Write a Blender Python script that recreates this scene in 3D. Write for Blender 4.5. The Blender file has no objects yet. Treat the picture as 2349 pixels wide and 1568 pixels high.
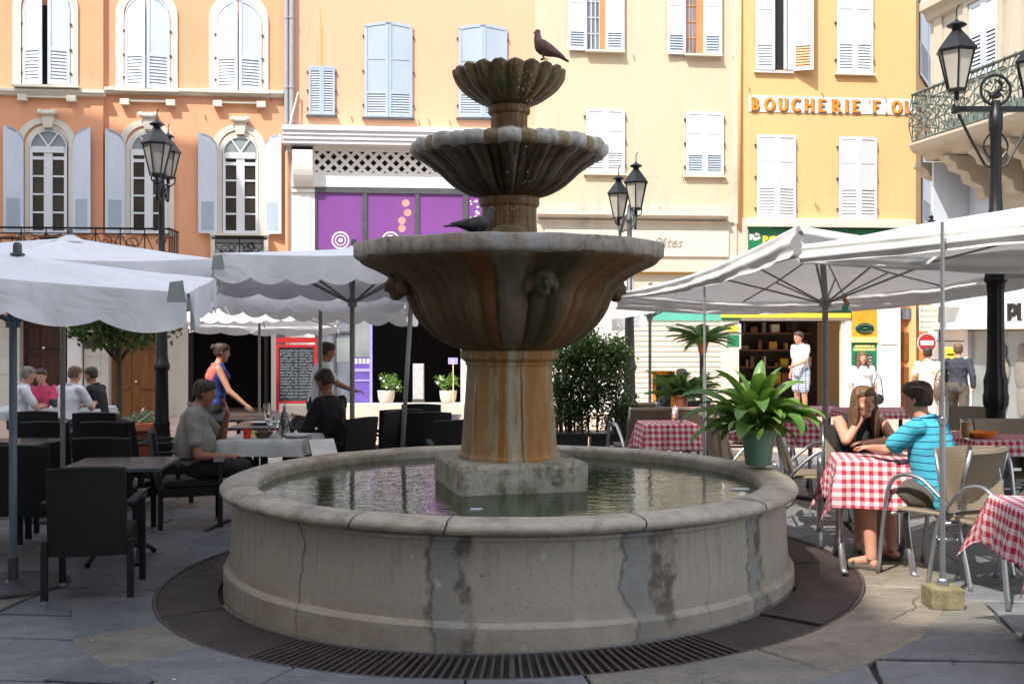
import bpy, bmesh, math, random
from mathutils import Vector, Matrix, Euler
from mathutils import noise as mnoise
random.seed(7)
SC = bpy.context.scene
COL = SC.collection
PI = math.pi
R = math.radians
# ---------------------------------------------------------------- camera numbers (reading the photo: 2349 x 1568)
F, CX, HY, CH = 2400.0, 1174.5, 765.0, 1.65
def P(px, py, Y):
    return Vector(((px-CX)/F*Y, Y, CH-(py-HY)/F*Y))
def sstep(a, b, x):
    t = max(0.0, min(1.0, (x-a)/(b-a)))
    return t*t*(3-2*t)
def g(x, y):
    """height of the sloping square"""
    return .0245*max(-5, min(5, x))*(1-sstep(10, 16, y)) - .42*sstep(10.5, 21, y)
# ---------------------------------------------------------------- mesh builder
class MB:
    def __init__(s):
        s.v = []; s.f = []; s.uv = None
    def add(s, vs, fs):
        n = len(s.v); s.v += [tuple(v) for v in vs]; s.f += [tuple(i+n for i in f) for f in fs]
        return s
    def box(s, x0, x1, y0, y1, z0, z1, M=None):
        vs = [Vector(p) for p in ((x0,y0,z0),(x1,y0,z0),(x1,y1,z0),(x0,y1,z0),(x0,y0,z1),(x1,y0,z1),(x1,y1,z1),(x0,y1,z1))]
        if M: vs = [M @ v for v in vs]
        return s.add(vs, [(0,3,2,1),(4,5,6,7),(0,1,5,4),(1,2,6,5),(2,3,7,6),(3,0,4,7)])
    def cbox(s, c, d, M=None):
        """box of size d centred at c; M a 3x3/4x4 rotation applied about c"""
        c = Vector(c); h = Vector(d)/2
        T = Matrix.Translation(c) @ (M.to_4x4() if M else Matrix.Identity(4))
        return s.box(-h.x, h.x, -h.y, h.y, -h.z, h.z, T)
    def rings(s, rs, cap=True, close=False):
        n = len(rs[0]); b = len(s.v)
        for r in rs: s.v += [tuple(p) for p in r]
        m = len(rs)
        for i in range(m if close else m-1):
            for j in range(n):
                a = b+i*n+j; c = b+i*n+(j+1) % n; i2 = (i+1) % m
                s.f.append((a, c, b+i2*n+(j+1) % n, b+i2*n+j))
        if cap and not close:
            s.f.append(tuple(b+j for j in reversed(range(n)))); s.f.append(tuple(b+(m-1)*n+j for j in range(n)))
        return s
    def path(s, pts, r, seg=8, cap=True, flat=None, close=False):
        """tube along points; r number or list; flat=(w,h) squashes"""
        pts = [Vector(p) for p in pts]; n = len(pts)
        if not isinstance(r, (list, tuple)): r = [r]*n
        rs = []; up = None
        for i, p in enumerate(pts):
            if close: t = (pts[(i+1) % n]-pts[i-1])
            else: t = (pts[min(i+1, n-1)]-pts[max(i-1, 0)])
            t = t.normalized() if t.length > 1e-9 else Vector((0,0,1))
            if up is None:
                up = Vector((0,0,1)) if abs(t.z) < .9 else Vector((0,1,0))
            a = t.cross(up)
            if a.length < 1e-6: a = t.cross(Vector((1,0,0)))
            a.normalize(); b = a.cross(t).normalized(); up = b
            w = r[i]; h = r[i]
            if flat: w, h = flat[0]*r[i], flat[1]*r[i]
            rs.append([p+a*math.cos(q*2*PI/seg)*w+b*math.sin(q*2*PI/seg)*h for q in range(seg)])
        return s.rings(rs, cap, close)
    def capsule(s, p0, p1, r0, r1, seg=10):
        p0, p1 = Vector(p0), Vector(p1); t = (p1-p0)
        if t.length < 1e-6: t = Vector((0,0,1e-4))
        t.normalize(); pts = []; rr = []
        for k in range(5):
            a = -PI/2+k*PI/8+.12; pts.append(p0+t*math.sin(a)*r0); rr.append(max(.0006, math.cos(a)*r0))
        for k in range(5):
            a = k*PI/8-.12+.12; pts.append(p1+t*math.sin(min(a, PI/2-.1))*r1); rr.append(max(.0006, math.cos(min(a, PI/2-.1))*r1))
        return s.path(pts, rr, seg)
    def ball(s, c, r, seg=12, rg=8, M=None):
        if not isinstance(r, (list, tuple)): r = (r, r, r)
        c = Vector(c); rs = []
        for i in range(rg+1):
            a = -PI/2+.06+(PI-.12)*i/rg; row = []
            for j in range(seg):
                b = 2*PI*j/seg
                v = Vector((r[0]*math.cos(a)*math.cos(b), r[1]*math.cos(a)*math.sin(b), r[2]*math.sin(a)))
                if M: v = M @ v
                row.append(c+v)
            rs.append(row)
        return s.rings(rs)
    def lathe(s, prof, c=(0,0,0), seg=32, fn=None, cap=True, a0=0):
        """prof list of (r,z); fn(theta, r, z, i)->(r,z)"""
        c = Vector(c); rs = []
        for i, (r, z) in enumerate(prof):
            row = []
            for j in range(seg):
                t = 2*PI*j/seg+a0; rr, zz = (fn(t, r, z, i) if fn else (r, z))
                row.append(c+Vector((rr*math.cos(t), rr*math.sin(t), zz)))
            rs.append(row)
        return s.rings(rs, cap)
    def prism(s, poly, y0, y1, ax='y', M=None):
        """poly (a,b) outline extruded along an axis. ax y: (x,z); ax z: (x,y); ax x: (y,z)"""
        def mk(a, b, t):
            return (a, t, b) if ax == 'y' else ((a, b, t) if ax == 'z' else (t, a, b))
        n = len(poly); vs = [Vector(mk(a, b, y0)) for a, b in poly]+[Vector(mk(a, b, y1)) for a, b in poly]
        if M: vs = [M @ v for v in vs]
        return s.add(vs, [tuple(range(n)), tuple(reversed(range(n, 2*n)))]+[(i, i+n, (i+1) % n+n, (i+1) % n) for i in range(n)])
    def quad(s, a, b, c, d):
        return s.add([a, b, c, d], [(0,1,2,3)])
    def build(s, name, mat, parent=None, smooth=False, off=None, recalc=True, uv=None, angle=None, bevel=0, remesh=0, subd=0, crease=None):
        me = bpy.data.meshes.new(name)
        o = Vector(off) if off is not None else Vector((0,0,0))
        me.from_pydata([Vector(v)-o for v in s.v], [], s.f)
        if uv:
            l = me.uv_layers.new(name='UVMap')
            for lp in me.loops: l.data[lp.index].uv = uv[lp.vertex_index]
        if recalc or bevel:
            bm = bmesh.new(); bm.from_mesh(me)
            if recalc: bmesh.ops.recalc_face_normals(bm, faces=bm.faces)
            if bevel:
                ed = [e for e in bm.edges if len(e.link_faces) == 2 and e.calc_face_angle(0) > .6]
                bmesh.ops.bevel(bm, geom=ed, offset=bevel, segments=2, affect='EDGES', profile=.6)
            bm.to_mesh(me); bm.free()
        ob = bpy.data.objects.new(name, me)
        COL.objects.link(ob)
        if remesh:
            m = ob.modifiers.new('r', 'REMESH'); m.mode = 'VOXEL'; m.voxel_size = remesh; m.adaptivity = 0
            m2 = ob.modifiers.new('s', 'SMOOTH'); m2.factor = .6; m2.iterations = 4
            dg = bpy.context.evaluated_depsgraph_get()
            nm = bpy.data.meshes.new_from_object(ob.evaluated_get(dg))
            ob.modifiers.clear(); ob.data = nm; bpy.data.meshes.remove(me); me = nm; me.name = name
            smooth = True
        if subd:
            m = ob.modifiers.new('u', 'SUBSURF'); m.levels = subd; m.render_levels = subd
        if crease:
            amp, fr, zs = crease; me.calc_loop_triangles() if False else None
            co = [v.co+v.normal*(amp*(1-2*abs(mnoise.noise(Vector((v.co.x*fr, v.co.y*fr, v.co.z*fr*zs+3.1)))))) for v in me.vertices]
            for v, q in zip(me.vertices, co): v.co = q
        me.materials.clear()
        if mat:
            for m in (mat if isinstance(mat, (list, tuple)) else [mat]): me.materials.append(m)
        if smooth:
            for p in me.polygons: p.use_smooth = True
            if angle: 
                try: me.set_sharp_from_angle(angle=R(angle))
                except Exception: pass
        if parent: ob.parent = parent
        return ob
def tag(o, label=None, cat=None, group=None, kind=None):
    if label: o['label'] = label
    if cat: o['category'] = cat
    if group: o['group'] = group
    if kind: o['kind'] = kind
    return o
def thing(name, label, cat, loc=(0,0,0), rz=0, group=None):
    o = bpy.data.objects.new(name, None); o.empty_display_size = .1; COL.objects.link(o)
    o.location = loc; o.rotation_euler = (0, 0, rz)
    return tag(o, label, cat, group)
def dup(o, parent=None, top=True):
    c = o.copy(); COL.objects.link(c); c.parent = parent
    for ch in list(o.children): dup(ch, c, False)
    return c
def place(o, loc, rz, label, group=None):
    o.location = loc; o.rotation_euler = (0, 0, rz); o['label'] = label
    if group: o['group'] = group
    return o
def text_mesh(txt, size, depth=.01, shear=0, bold=0, align='LEFT', spacing=1):
    cu = bpy.data.curves.new('t', 'FONT'); cu.body = txt; cu.size = size; cu.extrude = depth; cu.shear = shear
    cu.offset = bold; cu.align_x = align; cu.space_character = spacing
    ob = bpy.data.objects.new('t', cu); COL.objects.link(ob)
    dg = bpy.context.evaluated_depsgraph_get()
    me = bpy.data.meshes.new_from_object(ob.evaluated_get(dg))
    mb = MB(); mb.add([(v.co.x, -v.co.z, v.co.y) for v in me.vertices], [tuple(p.vertices) for p in me.polygons])
    bpy.data.objects.remove(ob); bpy.data.curves.remove(cu); bpy.data.meshes.remove(me)
    return mb
def moved(mb, d, M=None):
    d = Vector(d)
    mb.v = [tuple((M @ Vector(v) if M else Vector(v))+d) for v in mb.v]
    return mb
# ---------------------------------------------------------------- materials
MATS = {}
class N:
    """tiny node helper"""
    def __init__(s, name):
        s.m = bpy.data.materials.new(name); s.m.use_nodes = True
        s.t = s.m.node_tree; s.t.nodes.clear()
        s.out = s.t.nodes.new('ShaderNodeOutputMaterial')
        s.tc = None
    def n(s, typ, ins=None, **kw):
        x = s.t.nodes.new(typ)
        for k, v in kw.items(): setattr(x, k, v)
        if ins:
            for k, v in ins.items():
                if isinstance(v, bpy.types.NodeSocket): s.t.links.new(v, x.inputs[k])
                else: x.inputs[k].default_value = v
        return x
    def co(s, scale=(1,1,1), kind='Object'):
        if s.tc is None: s.tc = s.n('ShaderNodeTexCoord')
        return s.n('ShaderNodeMapping', {'Vector': s.tc.outputs[kind], 'Scale': scale}).outputs[0]
    def noise(s, vec, scale, detail=4, rough=.55, dist=0):
        return s.n('ShaderNodeTexNoise', {'Vector': vec, 'Scale': scale, 'Detail': detail, 'Roughness': rough, 'Distortion': dist}).outputs['Fac']
    def ramp(s, fac, stops, interp='LINEAR'):
        r = s.n('ShaderNodeValToRGB', {'Fac': fac}); e = r.color_ramp.elements; r.color_ramp.interpolation = interp
        while len(e) < len(stops): e.new(.5)
        for i, (p, c) in enumerate(stops):
            e[i].position = p; e[i].color = (c[0], c[1], c[2], 1) if isinstance(c, (tuple, list)) else (c, c, c, 1)
        return r.outputs[0]
    def mix(s, fac, a, b, mode='MIX'):
        x = s.n('ShaderNodeMix', data_type='RGBA', blend_type=mode, clamp_factor=True)
        for sock, v in ((x.inputs[0], fac), (x.inputs[6], a), (x.inputs[7], b)):
            if isinstance(v, bpy.types.NodeSocket): s.t.links.new(v, sock)
            elif isinstance(v, (tuple, list)): sock.default_value = (*v[:3], 1)
            else: sock.default_value = v
        return x.outputs[2]
    def math(s, op, a, b=0, c=0, clamp=False):
        x = s.n('ShaderNodeMath', operation=op, use_clamp=clamp)
        for i, v in enumerate((a, b, c)):
            if isinstance(v, bpy.types.NodeSocket): s.t.links.new(v, x.inputs[i])
            else: x.inputs[i].default_value = v
        return x.outputs[0]
    def bump(s, h, strength=.3, dist=.01, normal=None):
        d = {'Height': h, 'Strength': strength, 'Distance': dist}
        if normal is not None: d['Normal'] = normal
        return s.n('ShaderNodeBump', d).outputs[0]
    def bsdf(s, col, rough=.7, metal=0, normal=None, **kw):
        b = s.n('ShaderNodeBsdfPrincipled')
        for k, v in (('Base Color', col), ('Roughness', rough), ('Metallic', metal)):
            if isinstance(v, bpy.types.NodeSocket): s.t.links.new(v, b.inputs[k])
            else: b.inputs[k].default_value = (*v[:3], 1) if isinstance(v, (tuple, list)) else v
        if normal is not None: s.t.links.new(normal, b.inputs['Normal'])
        for k, v in kw.items(): b.inputs[k.replace('_', ' ')].default_value = v
        s.t.links.new(b.outputs[0], s.out.inputs[0]); s.b = b
        return b
def M(name): return MATS[name]
def simple(name, col, rough=.6, metal=0, var=.12, nscale=6, bump=.0, bscale=60, stretch=(1,1,1), **kw):
    k = N(name); v = k.co(stretch)
    n1 = k.noise(v, nscale, 5, .6)
    dark = tuple(c*(1-var*1.6) for c in col); lite = tuple(min(1, c*(1+var)) for c in col)
    c = k.ramp(n1, [(.25, dark), (.75, lite)])
    nm = k.bump(k.noise(v, bscale, 3), bump, .01) if bump else None
    rr = k.ramp(k.noise(v, nscale*2.3, 3), [(.2, max(0, rough-.08)), (.8, min(1, rough+.08))])
    k.bsdf(c, rr, metal, nm, **kw); MATS[name] = k.m
    return k.m
simple('plaster_shade', (.55,.50,.42), .9, var=.1, nscale=.7, bump=.15, bscale=25)
simple('trim_cream', (.60,.56,.47), .8, var=.06, nscale=3, bump=.1)
simple('shop_white', (.72,.71,.68), .6, var=.05, nscale=2)
simple('shutter_white', (.54,.59,.66), .55, var=.05, nscale=3, stretch=(1,1,.3))
simple('shutter_grey', (.33,.39,.45), .55, var=.06, nscale=3, stretch=(1,1,.3))
simple('paint_white', (.60,.61,.63), .45, var=.04, nscale=3)
simple('wood_orange', (.55,.22,.08), .5, var=.15, nscale=3, stretch=(4,4,.5))
simple('wood_door', (.22,.085,.022), .45, var=.3, nscale=3, stretch=(8,8,.6), bump=.1)
simple('wood_door_dark', (.055,.018,.009), .5, var=.3, nscale=3, stretch=(8,8,.6))
simple('stone_block', (.58,.55,.48), .85, var=.1, nscale=4, bump=.2, bscale=30)
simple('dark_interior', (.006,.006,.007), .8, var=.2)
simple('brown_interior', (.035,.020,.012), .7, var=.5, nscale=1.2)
simple('black_metal', (.011,.0115,.0125), .42, metal=.4, var=.2, bump=.1, bscale=40)
simple('iron_grey', (.10,.105,.11), .5, metal=.5, var=.2)
simple('iron_patina', (.16,.22,.20), .6, metal=.2, var=.3, nscale=12)
simple('steel', (.42,.43,.45), .32, metal=.85, var=.08)
simple('chrome', (.75,.76,.78), .18, metal=1, var=.04)
simple('pole_blue', (.16,.21,.26), .4, metal=.1, var=.15)
simple('pole_grey', (.25,.235,.22), .5, metal=.1, var=.15)
simple('green_sign', (.012,.17,.075), .4, var=.1)
simple('dark_green', (.006,.045,.030), .3, var=.1)
simple('yellow_paint', (.80,.55,.05), .5, var=.08)
simple('ochre_panel', (.55,.33,.03), .55, var=.15)
simple('pale_yellow', (.80,.68,.25), .5, var=.05)
simple('teal_paint', (.10,.42,.33), .5, var=.1)
simple('red_paint', (.38,.018,.022), .4, var=.1)
simple('orange_paint', (.80,.25,.01), .4, var=.1)
simple('purple_paint', (.13,.08,.36), .4, var=.12)
simple('terracotta', (.36,.10,.045), .75, var=.15, nscale=8, bump=.15)
simple('pot_white', (.62,.60,.53), .6, var=.06)
simple('soil', (.03,.02,.013), .95, var=.3, nscale=30, bump=.6)
simple('bark', (.06,.042,.028), .9, var=.3, nscale=12, stretch=(3,3,.6), bump=.6, bscale=30)
simple('planter_black', (.012,.012,.013), .45, var=.2)
simple('pipe_grey', (.36,.37,.39), .4, metal=.3, var=.1)
simple('rust_stain', (.70,.30,.10), .9, var=.1)
simple('roof_tile', (.35,.15,.08), .85, var=.2, nscale=12)
simple('step_stone', (.55,.50,.42), .8, var=.1, nscale=5, bump=.2)
simple('pink_stone', (.50,.27,.20), .8, var=.1, nscale=4)
simple('soap', (.50,.55,.62), .5, var=.05)
simple('letter_shade', (.16,.05,.015), .7)
simple('sign_letter', (.80,.24,.02), .6, var=.3, nscale=9)
simple('black_letter', (.01,.01,.01), .5)
simple('grey_letter', (.30,.29,.27), .6)
simple('pinkish', (.8,.7,.75), .5)
simple('lilac', (.34,.30,.72), .5)
simple('gold_dot', (.62,.30,.22), .6)
simple('stone_basew', (.42,.38,.24), .85, var=.25, nscale=9, bump=.4)
simple('rim_white', (.45,.46,.47), .75, var=.2, nscale=8, bump=.3, bscale=30)
def mk_glass_dark():
    k = N('window_glass'); c = k.ramp(k.noise(k.co(), 1.3, 3), [(.3, (.02,.018,.014)), (.75, (.07,.055,.04))])
    k.bsdf(c, .06, 0); MATS['window_glass'] = k.m
    k = N('pale_glass'); c = k.ramp(k.noise(k.co(), 1.3, 3), [(.3, (.16,.19,.19)), (.75, (.30,.33,.33))])
    k.bsdf(c, .12, 0); MATS['pale_glass'] = k.m
    k = N('blue_glass'); c = k.ramp(k.noise(k.co((1,1,.3)), 3, 3), [(.3, (.05,.06,.08)), (.75, (.22,.25,.30))])
    k.bsdf(c, .08, 0); MATS['blue_glass'] = k.m
    k = N('lantern_glass'); c = k.ramp(k.noise(k.co(), 4, 3), [(.3, (.50,.46,.40)), (.75, (.62,.58,.51))])
    b = k.bsdf(c, .35, 0); b.inputs['Transmission Weight'].default_value = .35; b.inputs['IOR'].default_value = 1.3
    MATS['lantern_glass'] = k.m
    k = N('lantern_glass_dull'); c = k.ramp(k.noise(k.co(), 4, 3), [(.3, (.20,.185,.17)), (.75, (.28,.26,.235))])
    k.bsdf(c, .35, 0); MATS['lantern_glass_dull'] = k.m
    k = N('clear_glass'); b = k.bsdf((.9,.95,.96), .03, 0); b.inputs['Transmission Weight'].default_value = 1
    MATS['clear_glass'] = k.m
    k = N('purple_film')
    z = k.n('ShaderNodeSeparateXYZ', {'Vector': k.co()}).outputs[2]
    b = k.bsdf(k.ramp(k.noise(k.co(), .8, 2), [(.3, (.19,.062,.25)), (.8, (.215,.075,.28))]), .25, 0); MATS['purple_film'] = k.m
mk_glass_dark()
def plaster_streaky(name, c1, c2, c3):
    """plaster with weathered grey bloom and fine cracks"""
    k = N(name); v = k.co()
    a = k.noise(v, .45, 5, .6); b = k.noise(k.co((1,1,.25)), 2.2, 5, .65)
    col = k.ramp(a, [(.3, c1), (.7, c2)])
    m = k.ramp(k.math('MULTIPLY', a, b), [(.27, 0), (.42, 1)])
    col = k.mix(k.math('MULTIPLY', m, .7), col, c3)
    cr = k.n('ShaderNodeTexVoronoi', {'Vector': k.mix(.12, v, k.n('ShaderNodeTexNoise', {'Vector': v, 'Scale': 3}).outputs[1]), 'Scale': .9}, feature='DISTANCE_TO_EDGE').outputs[0]
    crk = k.ramp(cr, [(.0, 1), (.006, 0)])
    col = k.mix(k.math('MULTIPLY', crk, k.ramp(a, [(.5, 0), (.62, .5)])), col, tuple(x*.6 for x in c3))
    k.bsdf(col, .9, 0, k.bump(k.noise(v, 22, 4), .15, .01)); MATS[name] = k.m
plaster_streaky('plaster_cream', (.545,.435,.295), (.54,.45,.325), (.38,.36,.30))
plaster_streaky('plaster_peach', (.66,.365,.225), (.65,.375,.24), (.60,.33,.21))
plaster_streaky('plaster_orange', (.64,.30,.165), (.68,.34,.19), (.52,.25,.15))
plaster_streaky('plaster_yellow', (.62,.385,.17), (.66,.41,.185), (.52,.34,.18))
plaster_streaky('plaster_pale', (.48,.44,.36), (.54,.50,.42), (.31,.29,.25))
plaster_streaky('stone_corner', (.42,.37,.285), (.47,.42,.33), (.28,.25,.20))
def mk_stone(name, stops, mossc=None, streak=(5,5,.55), scale=1.0, rough=.62, mosspos=(.5,.62), bumps=.5, polar=0, bands=()):
    k = N(name); w = k.co()
    if polar:
        x, y, z = k.n('ShaderNodeSeparateXYZ', {'Vector': w}).outputs
        nv = k.n('ShaderNodeVectorMath', {0: k.n('ShaderNodeCombineXYZ', {'X': x, 'Y': y}).outputs[0]}, operation='NORMALIZE').outputs[0]
        nx, ny, _ = k.n('ShaderNodeSeparateXYZ', {'Vector': nv}).outputs
        v = k.n('ShaderNodeCombineXYZ', {'X': k.math('MULTIPLY', nx, polar), 'Y': k.math('MULTIPLY', ny, polar), 'Z': k.math('MULTIPLY', z, streak[2])}).outputs[0]
        th = k.math('ARCTAN2', x, k.math('MULTIPLY', y, -1))
    else: v = k.co(streak)
    a = k.noise(v, 2.4*scale, 6, .62, .6 if not polar else .25); b = k.noise(w, 16*scale, 6, .7); c = k.noise(w if polar else v, 6*scale, 5, .65)
    f = k.math('ADD', k.math('MULTIPLY', a, .78), k.math('MULTIPLY', c, .22))
    col = k.ramp(f, stops)
    if bands:
        tw = k.math('ADD', th, k.math('MULTIPLY', k.math('SUBTRACT', k.noise(w, 7, 5, .7), .5), .10))
        for t0, wd, cc, am in bands:
            d = k.math('DIVIDE', k.math('ABSOLUTE', k.math('SUBTRACT', tw, t0)), wd)
            m = k.math('MULTIPLY', k.ramp(d, [(.70, 1), (1.0, 0)]), k.ramp(k.noise(v, 3.3, 4, .6), [(.30, am*.35), (.55, am)]))
            col = k.mix(m, col, cc)
    col = k.mix(k.ramp(b, [(.35, .0), (.72, .38)]), col, tuple(x_*.4 for x_ in stops[len(stops)//2][1]))
    if mossc:
        mz = k.noise(w, 3.2, 5, .7); mk = k.ramp(mz, [(mosspos[0], 0), (mosspos[1], 1)])
        col = k.mix(mk, col, mossc)
    h = k.math('ADD', k.math('MULTIPLY', b, 1.1), k.math('MULTIPLY', c, 1.6))
    k.bsdf(col, k.ramp(b, [(.3, rough-.15), (.7, rough+.15)]), 0, k.bump(h, bumps, .012)); MATS[name] = k.m
mk_stone('bowl_top', [(.38, (.03,.02,.010)), (.45, (.13,.07,.022)), (.52, (.24,.16,.075)), (.58, (.10,.055,.02)), (.66, (.30,.23,.13))], (.06,.085,.02), (6,6,1.2), 1.5, .6, (.50,.64), polar=2.2)
mk_stone('bowl_mid', [(.36, (.03,.021,.010)), (.44, (.11,.075,.038)), (.50, (.19,.155,.105)), (.55, (.06,.04,.018)), (.61, (.19,.13,.045)), (.67, (.14,.11,.07))], None, (7,7,.35), 1.0, polar=2.4)
mk_stone('bowl_low', [(.36, (.04,.023,.008)), (.44, (.10,.058,.022)), (.50, (.155,.105,.052)), (.55, (.10,.050,.016)), (.62, (.15,.088,.036)), (.68, (.07,.048,.022))], (.06,.06,.022), (4,4,.45), 1.0, .6, (.64,.75), polar=1.9,
    bands=((-.20,.075,(.20,.065,.016),.95), (.02,.13,(.22,.19,.145),.8), (.33,.17,(.055,.05,.02),.95), (.75,.22,(.25,.115,.045),.8), (-.85,.25,(.16,.09,.045),.7)))
mk_stone('rim_stone', [(.36, (.15,.115,.085)), (.46, (.30,.26,.21)), (.56, (.38,.34,.30)), (.68, (.24,.18,.10))], (.10,.09,.04), (3,3,1.5), 1.3, .7, (.6,.72), polar=3.0, bands=((-.05,.05,(.36,.37,.37),.9), (.16,.06,(.42,.42,.42),.9), (-.3,.1,(.24,.20,.155),.7)))
mk_stone('rim_petal', [(.36, (.24,.21,.16)), (.46, (.42,.40,.36)), (.56, (.54,.53,.50)), (.66, (.32,.25,.13))], None, (2,2,2), 1.2, .7, bumps=.5)
mk_stone('column_stone', [(.38, (.26,.155,.06)), (.45, (.38,.25,.115)), (.51, (.45,.345,.21)), (.56, (.34,.185,.055)), (.64, (.28,.13,.03))], (.15,.12,.07), (6,6,.5), 1.0, .7, (.68,.76), .4, polar=1.3,
    bands=((.06,.10,(.44,.40,.33),.85), (-.16,.085,(.42,.155,.02),1.0), (.74,.42,(.42,.165,.025),1.0), (-.62,.16,(.40,.20,.07),.9), (-1.2,.3,(.24,.14,.055),.9), (.30,.035,(.06,.055,.03),.9)))
mk_stone('stem_stone', [(.38, (.07,.04,.016)), (.5, (.20,.105,.032)), (.62, (.30,.18,.08)), (.7, (.34,.27,.17))], None, (4,4,.6), 1.2, polar=3)
mk_stone('ochre_stone', [(.38, (.17,.11,.045)), (.48, (.28,.20,.09)), (.58, (.38,.32,.21)), (.7, (.20,.15,.09))], None, (2,2,2), 1.4)
mk_stone('block_stone', [(.36, (.16,.135,.08)), (.46, (.36,.33,.25)), (.56, (.46,.43,.35)), (.66, (.25,.19,.08))], (.10,.10,.055), (2.5,2.5,1.2), 1.4, .8, (.52,.64), .8)
def mk_basin():
    k = N('basin_stone'); v = k.co(); vs = k.co((7,7,.35))
    a = k.noise(v, 1.1, 5, .6); st = k.noise(vs, 3.0, 5, .7); fine = k.noise(v, 30, 5, .75)
    base = k.ramp(a, [(.3, (.36,.315,.255)), (.7, (.42,.375,.315))])
    sep = k.n('ShaderNodeSeparateXYZ', {'Vector': v}); x, y, z = sep.outputs
    # streaks running down from below the rim
    sm = k.math('MULTIPLY', k.ramp(st, [(.42, 0), (.62, 1)]), k.ramp(z, [(.1, .15), (.6, .55)]))
    base = k.mix(sm, base, (.44,.385,.31))
    sd = k.math('MULTIPLY', k.ramp(k.noise(vs, 5.2, 4), [(.55, 0), (.72, .5)]), k.ramp(z, [(.2, .2), (.6, 1)]))
    base = k.mix(sd, base, (.13,.11,.085))
    th = k.math('ARCTAN2', x, k.math('MULTIPLY', y, -1))
    wob = k.math('MULTIPLY', k.math('SUBTRACT', k.noise(v, 4.0, 5, .65), .5), .16)
    tw = k.math('ADD', th, wob)
    def band(t0, w, soft=.012):
        d = k.math('ABSOLUTE', k.math('SUBTRACT', tw, t0))
        return k.ramp(k.math('DIVIDE', d, w+soft), [(w/(w+soft)*.92, 1), (1.0, 0)])
    darkc, cement = (.12,.10,.082), (.275,.275,.255)
    for t0, wd, off, wc in ((-.178,.062,.012,.036), (.385,.075,.03,.034), (.86,.04,.022,.024)):
        lim = k.ramp(k.noise(v, 5.5, 4, .7), [(.40, .25), (.55, 1)])
        base = k.mix(k.math('MULTIPLY', band(t0+off, wd), lim), base, darkc)
        base = k.mix(k.math('MULTIPLY', band(t0-.008, wc), k.ramp(k.noise(v, 12, 4, .7), [(.3, .65), (.55, 1)])), base, cement)
        base = k.mix(k.math('MULTIPLY', band(t0-.008-wc, .003, .003), .5), base, (.05,.045,.04))
    # hairline joints
    for t0, am in ((-.655,.8), (-1.05,.5), (-.93,.35), (.62,.3), (1.25,.5)):
        w2 = k.math('ADD', th, k.math('MULTIPLY', k.math('SUBTRACT', k.noise(v, 2.5, 3), .5), .12))
        d = k.math('ABSOLUTE', k.math('SUBTRACT', w2, t0))
        base = k.mix(k.math('MULTIPLY', k.ramp(d, [(.0015, 1), (.0045, 0)]), am), base, (.07,.06,.05))
    low = k.math('MULTIPLY', k.ramp(z, [(.08, .4), (.24, 0)]), k.ramp(k.noise(v, 6, 4, .7), [(.35, .2), (.6, 1)]))
    base = k.mix(low, base, (.20,.155,.10))
    base = k.mix(k.ramp(fine, [(.25, .35), (.45, 0)]), base, (.14,.12,.10))
    pit = k.ramp(k.noise(v, 46, 3, .6), [(.66, 0), (.72, .75)]); base = k.mix(pit, base, (.075,.062,.048))
    blot = k.ramp(k.noise(v, 3.2, 6, .75), [(.60, 0), (.72, .3)]); base = k.mix(blot, base, (.20,.165,.125))
    spk = k.ramp(k.noise(v, 9, 2, .5), [(.70, 0), (.74, .6)])
    base = k.mix(spk, base, (.5,.49,.45))
    hb = k.math('ADD', fine, k.math('MULTIPLY', a, 2))
    k.bsdf(base, .72, 0, k.bump(k.math('SUBTRACT', hb, k.math('MULTIPLY', pit, .8)), .6, .008)); MATS['basin_stone'] = k.m
mk_basin()
mk_stone('basin_rim', [(.36, (.24,.20,.15)), (.46, (.36,.31,.24)), (.56, (.43,.38,.30)), (.68, (.32,.28,.225))], (.19,.17,.15), (1.5,1.5,2.0), 1.0, .62, (.58,.68), .35)
def mk_water():
    k = N('water'); v = k.co()
    n1 = k.noise(k.co((1.6,4,1)), 2.6, 3, .5, .6); n2 = k.noise(k.co((4,10,1)), 4, 2, .5)
    h = k.math('ADD', n1, k.math('MULTIPLY', n2, .35))
    c = k.ramp(k.noise(v, 2.2, 4), [(.3, (.012,.024,.010)), (.7, (.035,.055,.022))])
    k.bsdf(c, .03, 0, k.bump(h, .16, .02), IOR=1.33); MATS['water'] = k.m
mk_water()
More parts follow.
